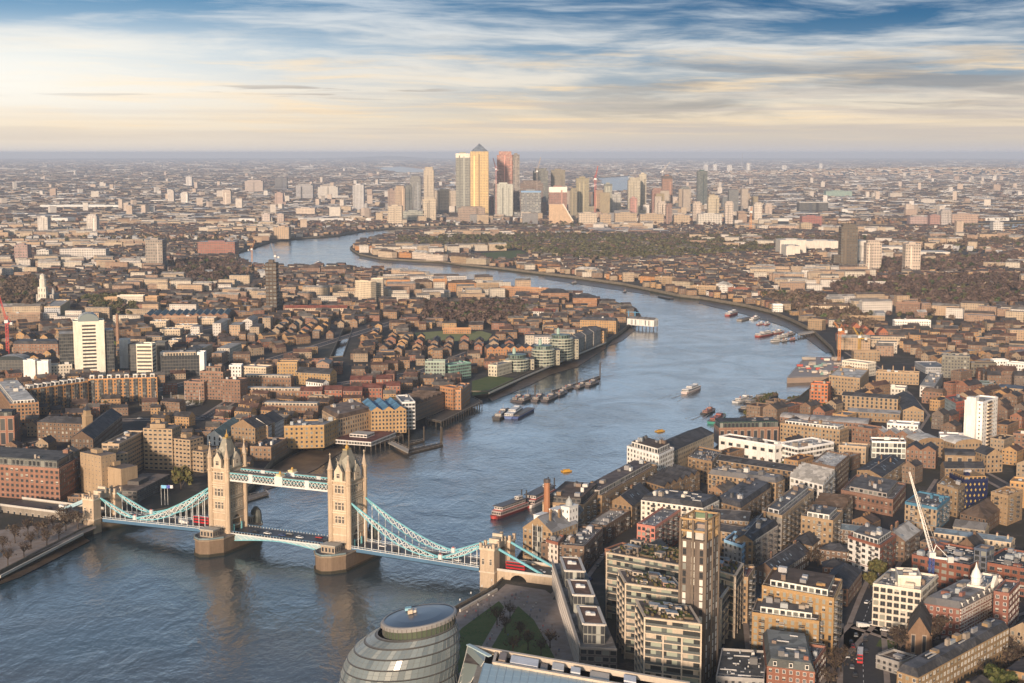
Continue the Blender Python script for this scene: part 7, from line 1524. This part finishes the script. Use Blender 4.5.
for k, (x, y) in enumerate(((500, 620), (497, 628), (492, 636), (487, 645), (484, 650), (512, 597), (519, 600), (527, 604), (470, 609), (476, 613), (484, 607), (540, 612), (544, 622), (548, 632), (555, 640), (508, 637), (530, 617), (465, 618), (533, 609), (521, 594), (478, 604), (556, 656), (467, 614), (473, 611), (481, 606), (487, 602), (493, 598), (505, 599), (510, 603), (515, 600), (524, 607), (531, 612), (537, 619), (543, 628), (551, 641), (559, 652), (502, 631), (490, 641), (483, 654), (474, 621), (516, 596), (528, 599), (536, 605), (547, 616), (552, 627))):
    me, nm = PM[k % 4]; o = bpy.data.objects.new('person', me); COL.objects.link(o); o.location = ray(x, y, GZ) + Vector((0, 0, .04)); o.rotation_euler.z = k * 1.7; tag(o, f'person in a {nm} top walking in the riverside park', 'person', f'people in {nm} tops in the riverside park')

# ---------------------------------------------------------------- trees
def twigs(mb, p, d, L, r, lvl, rr, col):
    e = p + d * L; mb.bar(p, e, r * 2, r * 2, col, LEAF)
    if lvl == 0: return
    for k in range(3 if lvl > 1 else 4):
        a = rr.uniform(0, 6.28); t = Vector((math.cos(a), math.sin(a), rr.uniform(.1, .7))).normalized(); nd = (d * .75 + t * rr.uniform(.5, .85)).normalized()
        twigs(mb, p + d * L * rr.uniform(.6, 1), nd, L * rr.uniform(.6, .8), r * .55, lvl - 1, rr, col)
def make_tree(seed, kind):
    rr = random.Random(seed); root = thing('tree', 'tree', 'tree', (0, 0, -50)); q = MB(); bark = (.07, .055, .045)
    q.lathe(0, 0, [(.38, 0), (.28, 1.5), (.2, 3.5), (.12, 5)], 7, bark, LEAF)
    for k in range(5): a = k * 1.26 + rr.random(); q.bar((0, 0, 2.6 + k * .4), (math.cos(a) * 2.2, math.sin(a) * 2.2, 5.4 + rr.random()), .16, .16, bark, LEAF)
    q.build('trunk', root); q = MB()
    if kind == 'bare':
        for k in range(7): a = k * .9 + rr.random(); twigs(q, Vector((0, 0, 2.8 + rr.random() * 1.5)), Vector((math.cos(a) * .6, math.sin(a) * .6, .9)).normalized(), 2.6, .07, 3, rr, (.085, .062, .048))
        n, pal, sz = 150, [(.09, .065, .05), (.075, .055, .042), (.10, .08, .055)], (.12, .45)
    else: n, pal, sz = 620, ([(.05, .065, .02), (.07, .085, .028), (.04, .05, .018), (.09, .095, .035)] if kind == 'green' else [(.10, .10, .035), (.13, .12, .045), (.08, .08, .03), (.11, .09, .04)]), (.3, .75)
    lob = [Vector((rr.gauss(0, 1.7), rr.gauss(0, 1.7), rr.uniform(4.2, 8.2))) for _ in range(11)]
    for _ in range(n):
        c = rr.choice(lob); v = Vector((rr.gauss(0, 1), rr.gauss(0, 1), rr.gauss(0, 1))).normalized() * rr.uniform(.5, 1) * 1.75; p = c + v; a = Vector((rr.gauss(0, 1), rr.gauss(0, 1), rr.gauss(0, 1))).normalized(); b = a.cross(v if v.length > .1 else Vector((0, 0, 1))).normalized(); s = rr.uniform(*sz); q.face([p - a * s - b * s * .6, p + a * s - b * s, p + a * s * .8 + b * s, p - a * s * .7 + b * s * .8], rr.choice(pal), LEAF)
    q.build('crown', root); return root
TP = {('bare', k): make_tree(k, 'bare') for k in range(3)}; TP.update({('green', k): make_tree(20 + k, 'green') for k in range(2)}); TP[('olive', 0)] = make_tree(31, 'olive'); TP[('olive', 1)] = make_tree(32, 'olive')
tused = set()
def tree(p, kind, s, lab, group, rr):
    ks = [k for k in TP if k[0] == kind]; t = TP[rr.choice(ks)]
    if t.name in tused: o = dup(t, p, rr.uniform(0, 6), lab, group, s)
    else: o = t; o.location = p; o.scale = (s,) * 3; o['label'] = lab; o['group'] = group; tused.add(t.name)
    return o
rr = random.Random(5)
def grove(kind, s, lab, group, coords):
    for x, y in coords: tree(ray(x, y, GZ), kind, s * rr.uniform(.85, 1.15), lab, group, rr)
grove('bare', 1.12, 'bare brown tree on the quay left of the bridge', 'bare trees on the left quay', ((8, 566), (24, 558), (31, 549), (47, 547), (59, 541), (66, 531), (38, 536), (53, 529), (71, 523), (15, 543), (28, 535), (78, 529), (44, 540), (3, 552), (62, 524)))
grove('olive', 1.6, 'large yellow-green tree in front of the concrete hotel', None, ((181, 489),))
for o in COL.objects:
    if o.get('label', '').startswith('large yellow-green'): o.location.z -= 3.2
for o in list(COL.objects):
    if o.get('group', 1) is None: del o['group']
grove('bare', .95, 'bare brown tree on the riverside park lawn', 'bare trees in the riverside park', ((497, 625), (505, 633), (510, 618), (520, 640), (528, 650), (513, 655), (541, 655), (446, 668), (455, 655), (550, 648)))
grove('bare', 1.3, 'bare brown street tree in front of the long yellow mansion block', 'bare trees before the mansion block', ((930, 690), (940, 684), (950, 688), (961, 680), (972, 684), (984, 672), (996, 668), (1006, 660), (1016, 652), (1020, 668), (1012, 676), (975, 668), (955, 672), (1000, 655), (920, 696), (908, 700)))
grove('green', 1.5, 'broad green leafy tree at the bottom right corner', 'green leafy trees at the bottom right corner', ((990, 700), (1003, 704)))
grove('bare', 1.15, 'bare brown tree beside the brick church', 'bare trees around the church', ((905, 645), (912, 648), (922, 650), (932, 648), (940, 640), (900, 655), (926, 641), (895, 648)))
grove('bare', 1.3, 'bare brown tree on the pavement at the bottom edge', 'bare trees at the bottom edge', ((834, 680), (841, 672), (828, 690)))
grove('olive', 1.0, 'olive leafed street tree beside the slate court', 'street trees beside the slate court', ((874, 578), (879, 571), (884, 566), (889, 560), (869, 588), (881, 580)))
grove('bare', 1.0, 'bare tree in the slate court garden', 'bare trees in the slate court', ((812, 560), (818, 566), (806, 568), (822, 558)))

# ---------------------------------------------------------------- streets of houses filling the rest of the land
class Mass:
    """thousands of small gabled or flat boxes in ONE mesh (far off, past counting)"""
    def __init__(s): s.r = []
    def add(s, cx, cy, w, d, th, h, rise, wall, roof, win): s.r.append((cx, cy, w, d, th, h, rise, *wall, *roof, *win))
    def build(s, name, label, cat, zb=GZ):
        A = np.array(s.r, 'f'); n = len(A); cx, cy, w, d, th, h, rs = A[:, :7].T; c, sn = np.cos(th), np.sin(th)
        lx = np.stack([-w, w, w, -w, -w, w, w, -w, -w, w], 1) / 2; ly = np.stack([-d, -d, d, d, -d, -d, d, d, d * 0, d * 0], 1) / 2
        z = np.stack([h * 0 - 1] * 4 + [h] * 4 + [h + rs] * 2, 1) + zb
        V = np.stack([cx[:, None] + lx * c[:, None] - ly * sn[:, None], cy[:, None] + lx * sn[:, None] + ly * c[:, None], z], 2).reshape(-1, 3)
        F4 = np.array([[0, 1, 5, 4], [1, 2, 6, 5], [2, 3, 7, 6], [3, 0, 4, 7], [4, 5, 9, 8], [6, 7, 8, 9]]); F3 = np.array([[5, 6, 9], [7, 4, 8]])
        base = (np.arange(n) * 10)[:, None]
        loops = np.concatenate([(F4.ravel()[None] + base), (F3.ravel()[None] + base)], 1).ravel(); tot = np.tile([4] * 6 + [3] * 2, n); st = np.concatenate([[0], np.cumsum(tot)[:-1]])
        me = bpy.data.meshes.new(name); me.vertices.add(len(V)); me.vertices.foreach_set('co', V.ravel()); me.loops.add(len(loops)); me.loops.foreach_set('vertex_index', loops.astype('i')); me.polygons.add(len(tot)); me.polygons.foreach_set('loop_start', st.astype('i')); me.polygons.foreach_set('loop_total', tot.astype('i'))
        for mm in MATS: me.materials.append(mm)
        me.polygons.foreach_set('material_index', np.tile([0, 0, 0, 0, 1, 1, 0, 0], n).astype('i'))
        wc, rc, wn = A[:, 7:10], A[:, 10:13], A[:, 13:16]; zz = np.zeros_like(wn)
        col = np.stack([wc] * 4 + [rc] * 2 + [wc] * 2, 1); wp = np.stack([wn] * 4 + [zz] * 4, 1)
        a = me.attributes.new('Col', 'FLOAT_VECTOR', 'FACE'); a.data.foreach_set('vector', col.ravel().astype('f')); a = me.attributes.new('wp', 'FLOAT_VECTOR', 'FACE'); a.data.foreach_set('vector', wp.ravel().astype('f'))
        nw, nd, nh = np.maximum(1, np.round(w / 3)), np.maximum(1, np.round(d / 3)), np.maximum(1, np.round(h / 3)); o = np.zeros_like(nw)
        def q(nu): return np.stack([o, o, nu, o, nu, nh, o, nh], 1)
        uv = np.concatenate([q(nw), q(nd), q(nw), q(nd), np.zeros((n, 8 + 8 + 12))], 1)
        # corner order of the loops: six quads, then two triangles
        u = me.uv_layers.new(name='UVMap'); u.data.foreach_set('uv', uv.ravel().astype('f')); me.update(calc_edges=True); me.shade_flat()
        ob = bpy.data.objects.new(name, me); COL.objects.link(ob); ob['kind'] = 'stuff'; tag(ob, label, cat); return ob
rr = random.Random(42)
WALLS = [(.26, .165, .10), (.22, .135, .08), (.33, .20, .10), (.19, .125, .085), (.24, .12, .08), (.30, .23, .16), (.38, .24, .12), (.17, .11, .075)]
ROOFS = [(.065, .052, .05), (.05, .05, .056), (.085, .058, .048), (.11, .062, .048), (.07, .062, .06), (.14, .13, .12), (.05, .045, .05)]
PALES = [(.5, .45, .38), (.45, .36, .26), (.36, .28, .2), (.56, .52, .48), (.3, .2, .14), (.42, .3, .2)]
houses = Mass(); near_houses = []; tree_pts = []; side_trees = []
def hsh(i, j, k=0): return random.Random(i * 7919 + j * 104729 + k * 31 + 13)
def free(cx, cy, w, d, th):
    c, s = math.cos(th), math.sin(th)
    for fx in (-.5, -.17, .17, .5):
        for fy in (-.5, 0, .5):
            if occ_hit(cx + w * fx * c - d * fy * s, cy + w * fx * s + d * fy * c): return False
    return True
woods = [wpoly(s, GZ) for s in ("398,239 470,237 560,236 640,237 760,238 800,243 780,252 700,258 640,262 590,262 540,258 480,250 430,247 395,250", "420,308 520,305 526,318 505,328 425,324", "830,282 1030,276 1030,304 960,310 880,300 836,304", "870,262 1030,256 1030,270 880,276", "0,282 36,280 50,300 36,312 0,308", "760,300 800,314 840,330 850,345 880,330 830,300 790,296", "166,264 236,262 244,277 214,291 188,288", "80,300 130,300 140,318 100,316", "640,238 1030,240 1030,248 660,250")]
def in_woods(x, y):
    for k, P in enumerate(woods):
        if inside(P, np.array(x), np.array(y)): return k + 1
    return 0
def wedge_ok(x, y, m=150): return abs(x) < y * .348 + m
def district(i, j, D, y):
    g = hsh(i, j); X0, Y0 = i * D, j * D; u = g.random(); x, yy = X0 + D / 2, Y0 + D / 2
    south = x > -60 + (yy - 900) * .22 and yy < 1900
    th = (math.radians(52) if south and yy < 1350 else math.radians(g.choice([0, 4, -6, 12, 40, -20, 84, 90] if yy < 2000 else [0, 4, -6, 12, -14, 22, -24, 9])))
    kind = 'terrace' if u < .64 else 'flats' if u < .84 else 'shed' if u < .88 else 'park'
    if yy < 1500: kind = 'south' if south else ('terrace' if u < .85 else 'flats')
    elif yy < 2200 and x < 260: kind = 'terrace' if u < .8 else 'flats'
    c, s = math.cos(th), math.sin(th); R = D * .72
    sp = {'terrace': 17.5, 'flats': 25, 'shed': 50, 'park': 60, 'south': 17.5}[kind]
    t = -R
    while t < R:
        q = -R + g.uniform(0, 8)
        while q < R:
            if kind == 'terrace': w, d, h, rise = g.uniform(8, 22), g.uniform(8, 11), g.uniform(5.5, 9.5), g.uniform(2.2, 3.8)
            elif kind == 'flats': w, d, h, rise = g.uniform(18, 46), g.uniform(10, 14), g.uniform(9, 17), 0 if g.random() < .6 else 3
            elif kind == 'shed': w, d, h, rise = g.uniform(30, 70), g.uniform(22, 38), g.uniform(6, 10), g.choice([0, 2.5])
            elif kind == 'south': w, d, h, rise = g.uniform(12, 26), g.uniform(9, 13), g.uniform(9, 15), g.choice([0, 3, 4, 3])
            else: w, d, h, rise = 14, 10, 8, 3
            lx, ly = q + w / 2, t; cx, cy = x + lx * c - ly * s, yy + lx * s + ly * c; q += w + (g.uniform(0, 3.5) if g.random() < .78 else g.uniform(8, 18))
            if not (X0 + 3 < cx < X0 + D - 3 and Y0 + 3 < cy < Y0 + D - 3) or not wedge_ok(cx, cy): continue
            if in_woods(cx, cy) and g.random() < (.72 if in_woods(cx, cy) in (1, 9) else .93): continue
            if kind == 'park' and g.random() < .8:
                tree_pts.append((cx, cy, g.uniform(.8, 1.3), g.random())); continue
            if not free(cx, cy, w + 3, d + 3, th): continue
            if kind == 'terrace': wc, rc = g.choice(WALLS), g.choice(ROOFS)
            elif kind == 'south': wc, rc = g.choice(WALLS + [(.17, .115, .085), (.15, .12, .10), (.2, .14, .1)]), g.choice(ROOFS)
            elif kind == 'flats': wc, rc = g.choice(PALES), g.choice([(.3, .29, .28), (.2, .19, .18), (.12, .1, .09), (.4, .39, .37)])
            else: wc, rc = g.choice([(.5, .49, .47), (.35, .36, .38), (.3, .2, .15)]), g.choice([(.5, .5, .49), (.3, .32, .34), (.4, .36, .33), (.2, .22, .25)])
            if kind in ('terrace', 'south') and g.random() < .12: rc, rise = g.choice([(.36, .35, .33), (.26, .26, .27), (.42, .40, .37)]), 0
            if yy > 2300 and kind == 'terrace' and g.random() < .3: wc, rc = g.choice(PALES), g.choice(ROOFS)
            win = (.4, .45, .5)
            P = [(cx + w / 2 * a * c - d / 2 * b_ * s, cy + w / 2 * a * s + d / 2 * b_ * c) for a, b_ in ((-1, -1), (1, -1), (1, 1), (-1, 1))]; occ_mark(P, 1.5)
            if len(near_houses) < 4000 and cy < 2000: near_houses.append((math.hypot(cx, cy), cx, cy, w, d, th, h, rise, wc, rc, win, kind))
            else: houses.add(cx, cy, w, d, th, h, rise, wc, rc, win)
            if g.random() < .8: side_trees.append((cx - s * (d / 2 + 6) + g.uniform(-6, 6), cy + c * (d / 2 + 6) + g.uniform(-3, 3), g.uniform(.45, .95), g.random()))
        t += sp * g.uniform(.92, 1.1)
D1 = 150.0
for j in range(int(560 / D1), int(2300 / D1) + 1):
    for i in range(int(-(j * D1 + 300) * .36 / D1) - 2, int((j * D1 + 300) * .36 / D1) + 2): district(i, j, D1, 0)
D2 = 220.0
for j in range(int(2300 / D2) + 1, int(5000 / D2)):
    for i in range(int(-(j * D2 + 300) * .36 / D2) - 2, int((j * D2 + 300) * .36 / D2) + 2): district(i, j, D2, 0)
near_houses.sort(key=lambda q: q[0] + (9e4 if abs(q[1]) > q[2] * .343 + 4 else 0))
NIND = 285
COLN = lambda c: 'yellow brick' if c[0] > .29 and c[1] > .19 else 'red brown brick' if c[1] / c[0] < .56 else 'dark brown brick' if c[0] < .2 else 'brown brick'
for k, (dist, cx, cy, w, d, th, h, rise, wc, rc, win, kind) in enumerate(near_houses):
    if k >= NIND: houses.add(cx, cy, w, d, th, h, rise, wc, rc, win); continue
    rf = 'flat' if rise == 0 else 'pitched'; where = 'among the warehouses on the right bank' if kind == 'south' or cx > 60 and cy < 1500 else 'in the low streets across the river'
    lab = f'{COLN(wc)} house with a {rf} roof {where}'; root = thing('terraced_house', lab, 'house', (cx, cy, GZ), th, f'{COLN(wc)} {rf} roofed houses {where}'); q = MB(); l, b_ = w / 2, d / 2
    nr = dist < 1150
    for p0, p1 in (((-l, -b_), (l, -b_)), ((l, -b_), (l, b_)), ((l, b_), (-l, b_)), ((-l, b_), (-l, -b_))): q.wallq(p0, p1, 0, h, wc, win, 2.6, 3.0)
    if rise:
        for x in (-l, l): q.face([(x, -b_, h), (x, b_, h), (x, 0, h + rise)], wc, WALL)
    q.build('wall', root); q = MB()
    if rise:
        for y in (-b_ - .3, b_ + .3): q.face([(-l, y, h - .15), (l, y, h - .15), (l, 0, h + rise), (-l, 0, h + rise)], rc, ROOF)
    else:
        q.face([(-l, -b_, h - .4), (l, -b_, h - .4), (l, b_, h - .4), (-l, b_, h - .4)], rc, ROOF)
    q.build('roof', root); g = random.Random(k)
    for m_ in range(g.randint(1, 3)): q = MB(); x = g.uniform(-l * .8, l * .8); q.box(x - .5, x + .5, -.7, .7, h - .4, h + rise + 1.3, tuple(v * .9 for v in wc), WALL); q.build('chimney' if rise else 'roof_plant', root)
    if rise == 0: q = MB(); [q.bar(a_, e_, .35, .8, tuple(v * 1.1 for v in wc)) for a_, e_ in (((-l, -b_, h + .1), (l, -b_, h + .1)), ((l, -b_, h + .1), (l, b_, h + .1)), ((l, b_, h + .1), (-l, b_, h + .1)), ((-l, b_, h + .1), (-l, -b_, h + .1)))]; q.build('parapet', root)
# far suburbs out to the horizon: sampled evenly over the picture rows so that the grain stays even
def wet(X, Y):
    r = np.zeros(len(X), bool)
    for P in WATERS: r |= inside(P, X, Y)
    return r
g = np.random.default_rng(9)
py = 154 + (221 - 154) * g.random(36000) ** 1.1; px = g.uniform(-20, 1044, 36000); a = (px - 512) / F; b = (341.5 - py) / F; t = (GZ - H) / (b * CP - SP); X, Yy = a * t, (b * SP + CP) * t
ok = ((Yy > 4800) | (np.abs(X) > 1680)) & (Yy < 50000) & ~wet(X, Yy)
for x, y in zip(X[ok], Yy[ok]):
    u = rr.random(); sc = min(3.0, max(1.0, y / 7000)); th = rr.choice([0, .2, -.3, 1.2, .7])
    if u < .76: houses.add(x, y, rr.uniform(18, 60) * sc, rr.uniform(9, 14) * sc, th, rr.uniform(6, 9), rr.uniform(2, 3.5), tuple(v * .8 for v in rr.choice(WALLS)) if rr.random() < .9 else (.52, .49, .46), rr.choice(ROOFS), (.4, .45, .4))
    elif u < .94: houses.add(x, y, rr.uniform(20, 46) * sc, rr.uniform(12, 20) * sc, th, rr.uniform(8, 15), 0, tuple(v * .75 for v in rr.choice(PALES)), (.3, .29, .28), (.45, .5, .5))
    elif u < .993: houses.add(x, y, rr.uniform(40, 110) * sc, rr.uniform(40, 80), th, rr.uniform(8, 12), 0, (.58, .57, .55), (.56, .56, .56), (0, 0, 0))
    else: houses.add(x, y, rr.uniform(16, 26), 18, th, rr.uniform(26, 48), 0, rr.choice([(.6, .57, .54), (.5, .42, .36), (.55, .5, .45)]), (.3, .3, .3), (.4, .4, .4))
for k in range(34):                                      # mid-distance blocks that stand above the roofs
    px_, py_ = rr.uniform(0, 1024), rr.uniform(176, 238); p = ray(px_, py_, GZ)
    if not wet(np.array([p.x]), np.array([p.y]))[0] and not (360 < px_ < 860 and py_ > 200): houses.add(p.x, p.y, rr.uniform(18, 40), 16, rr.uniform(-.2, .2), rr.uniform(26, 46), 0, rr.choice([(.56, .52, .47), (.48, .38, .3), (.4, .3, .24)]), (.3, .3, .3), (.45, .5, .4))
for k in range(150):                                     # low and middling blocks round the feet of the skyscrapers
    px_, py_ = rr.uniform(345, 760), rr.uniform(206, 224.5); p = ray(px_, py_, GZ)
    if not wet(np.array([p.x]), np.array([p.y]))[0]: houses.add(p.x, p.y, rr.uniform(16, 50), rr.uniform(14, 24), rr.uniform(-.1, .1), rr.uniform(10, 34), 0, rr.choice([(.46, .36, .25), (.36, .25, .18), (.5, .44, .38), (.28, .2, .16), (.2, .2, .21), (.4, .3, .2), (.16, .12, .1)]), (.3, .3, .3), (.5, .5, .4))
for k in range(34):
    px_, py_ = rr.uniform(500, 760), rr.uniform(207, 219); p = ray(px_, py_, GZ); houses.add(p.x, p.y, rr.uniform(20, 36), rr.uniform(18, 26), rr.uniform(-.1, .1), rr.uniform(45, 95), 0, rr.choice([(.36, .28, .2), (.3, .2, .15), (.42, .36, .3), (.16, .17, .18), (.24, .25, .25), (.3, .24, .14)]), (.3, .3, .3), (.55, .5, .3))
houses.build('far_suburbs', 'mass of far small houses, flats and sheds spreading to the horizon', 'far houses')

# trees past counting, as one object: woods on the peninsula, parks, street trees, belts to the horizon
def tree_mass():
    T = []; gg = random.Random(77)
    def ins_poly(P, dens, pal):
        xs = [p.x for p in P]; ys = [p.y for p in P]; area = (max(xs) - min(xs)) * (max(ys) - min(ys)); n = int(area * dens)
        X = np.array([gg.uniform(min(xs), max(xs)) for _ in range(n)]); Y_ = np.array([gg.uniform(min(ys), max(ys)) for _ in range(n)]); m = inside(P, X, Y_)
        for x, y in zip(X[m], Y_[m]):
            if not wedge_ok(x, y) or occ_hit(x, y): continue
            T.append((x, y, gg.uniform(.75, 1.35), pal if gg.random() < .75 else gg.randint(0, 3)))
    for k, P in enumerate(woods): ins_poly(P, (1 / 170, 1 / 80, 1 / 120, 1 / 130, 1 / 100, 1 / 80, 1 / 150, 1 / 100, 1 / 260)[k], (2, 0, 0, 0, 1, 1, 0, 2, 1)[k])
    for x, y, s, u in tree_pts: T.append((x, y, s, 0 if u < .5 else 1 if u < .7 else 2))
    st = [q for q in side_trees if not occ_hit(q[0], q[1])]; st.sort(key=lambda q: q[1])
    return T, st
T, st = tree_mass()
st.sort(key=lambda q: q[1] + (9e4 if abs(q[0]) > q[1] * .343 + 4 else 0))
for x, y, s, u in st[:170]:
    kd = 'bare' if u < .62 else 'olive' if u < .82 else 'green'; where = 'in the streets across the river' if x < 60 + (y - 900) * .22 else 'in the streets on the right bank'
    nm = {'bare': 'bare brown', 'olive': 'olive leafed', 'green': 'green leafed'}[kd]; tree(Vector((x, y, GZ)), kd, s * .95, f'small {nm} tree {where}', f'{nm} trees {where}', rr)
T += [(x, y, s, 0 if u < .55 else 1 if u < .75 else 2 if u < .92 else 3) for x, y, s, u in st[170:]]
py = 153.5 + (221 - 153.5) * g.random(40000); px = g.uniform(-20, 1044, 40000); 
band = np.sin(px * .013 + py * .21) + np.sin(px * .005 - py * .37 + 1.3) + g.normal(0, .5, 40000); a = (px - 512) / F; b = (341.5 - py) / F; t = (GZ - H) / (b * CP - SP); X, Yy = a * t, (b * SP + CP) * t
ok = (Yy > 4800) & (Yy < 50000) & ~wet(X, Yy) & (band > -.5)
FT = [(x, y, min(4.5, max(1.2, y / 5000)), rr.randint(0, 2)) for x, y in zip(X[ok], Yy[ok])]
def build_trees(L, K, flat, name, label):
    A = np.array(L, 'f'); n = len(A); r = np.random.default_rng(3); P = r.normal(size=(n, K, 3)); P /= np.linalg.norm(P, axis=2, keepdims=True); P *= r.uniform(.55, 1.0, (n, K, 1)) 
    lump = r.normal(0, .35, (n, 4, 3)); P = P * .72 + lump[np.arange(n)[:, None], r.integers(0, 4, (n, K))]
    ctr = P * np.array([4.6, 4.6, 3.4]) * np.array([1, 1, flat]); ctr[:, :, 2] += 6.2 * flat + .8
    nr = P + r.normal(0, .33, (n, K, 3)) + np.array([0, 0, .25]); a = np.cross(nr, r.normal(size=(n, K, 3))); a /= np.linalg.norm(a, axis=2, keepdims=True); b = np.cross(nr, a); b /= np.linalg.norm(b, axis=2, keepdims=True); s = r.uniform(.6, 1.3, (n, K, 1))
    sc = A[:, 2][:, None, None, None] * np.array([1, 1, 1])
    sc = np.stack([A[:, 2], A[:, 2], np.minimum(A[:, 2], 1.5)], 1)[:, None, None, :]
    V = np.stack([ctr - a * s - b * s * .7, ctr + a * s - b * s, ctr + a * s * .8 + b * s, ctr - a * s + b * s * .8], 2) * sc
    V[..., 0] += A[:, 0][:, None, None]; V[..., 1] += A[:, 1][:, None, None]; V[..., 2] += GZ; V = V.reshape(-1, 3)
    pal = np.array([[.115, .080, .066], [.135, .098, .07], [.105, .10, .05], [.065, .085, .034]]) * (.62 if flat < 1 else 1.0); col = pal[A[:, 3].astype(int)][:, None, :] * r.uniform(.75, 1.25, (n, K, 1)) * r.uniform(.65, 1.35, (n, 1, 1))
    m = n * K; me = bpy.data.meshes.new(name); me.vertices.add(m * 4); me.vertices.foreach_set('co', V.astype('f').ravel()); me.loops.add(m * 4); me.loops.foreach_set('vertex_index', np.arange(m * 4, dtype='i')); me.polygons.add(m); me.polygons.foreach_set('loop_start', np.arange(0, m * 4, 4, dtype='i')); me.polygons.foreach_set('loop_total', np.full(m, 4, 'i'))
    me.materials.append(ML); at = me.attributes.new('Col', 'FLOAT_VECTOR', 'FACE'); at.data.foreach_set('vector', col.astype('f').ravel()); me.update(calc_edges=True); me.shade_flat()
    o = bpy.data.objects.new(name, me); COL.objects.link(o); o['kind'] = 'stuff'; tag(o, label, 'trees')
build_trees(T, 60, 1.0, 'woodland', 'mass of bare and budding trees in the far woods, parks and streets'); build_trees(FT, 12, .7, 'far_trees', 'dark belts of far trees towards the horizon')
# hills along the horizon
def hills():
    mb = MB(); n = 90
    for (x0, x1, y0, hgt, dep, f) in ((1500, 9500, 14500, 62, 4200, .9), (-7400, -2600, 55500, 105, 2000, .5), (-20000, 20000, 56000, 30, 1500, .2)):
        for i in range(n):
            r = []
            for k in (i, i + 1):
                t = k / n; x = x0 + (x1 - x0) * t; e = math.sin(math.pi * t) ** .7 * (hgt * (.75 + .25 * math.sin(t * 9 + f * 5))); r.append((x, e))
            for (ya, za), (yb, zb) in (((0, 0), (.35, .75)), ((.35, .75), (.6, 1)), ((.6, 1), (1, 0))):
                (xa, ea), (xb, eb) = r; Z = GZ + .5; mb.face([(xa, y0 + dep * ya, Z + ea * za), (xb, y0 + dep * ya, Z + eb * za), (xb, y0 + dep * yb, Z + eb * zb), (xa, y0 + dep * yb, Z + ea * zb)], (.5, .5, .5))
    mb.build('hills', mats=[M_GROUND])['kind'] = 'structure'
hills()
def hill_town():                                          # houses climbing the rise on the right
    m = Mass(); q = random.Random(8)
    for _ in range(1500):
        t = q.random(); x = 1700 + 7600 * t; f = q.uniform(.03, .56); y = 14500 + 4200 * f; e = math.sin(math.pi * (x - 1500) / 8000) ** .7 * 62 * (.75 + .25 * math.sin((x - 1500) / 8000 * 9 + 4.5)); z = e * (f / .35 * .75 if f < .35 else .75 + (f - .35))
        m.add(x, y, q.uniform(20, 70), 14, q.uniform(-.3, .3), q.uniform(8, 14) + z, 3, q.choice(PALES), q.choice(ROOFS), (0, 0, 0))
    m.build('hill_houses', 'mass of far pale houses on the hill at the right of the horizon', 'far houses')
hill_town()

# ---------------------------------------------------------------- the air between here and the horizon
def haze():
    m = bpy.data.materials.new('air'); m.use_nodes = True; w = NT(m.node_tree); w.n.clear()
    v = w.node('ShaderNodeVolumePrincipled', {'Color': (.66, .78, 1.0, 1), 'Density': HAZE, 'Anisotropy': 0.0}); w.l.new(v.outputs[0], w.node('ShaderNodeOutputMaterial').inputs['Volume'])
    q = MB(); q.box(-26000, 26000, -150, 58500, -3, 250, (1, 1, 1), bottom=True); o = q.build('haze', mats=[m]); o['kind'] = 'stuff'; o['label'] = 'thin blue evening haze over the whole city'; o['category'] = 'haze'
HAZE = 4.4e-5
haze()
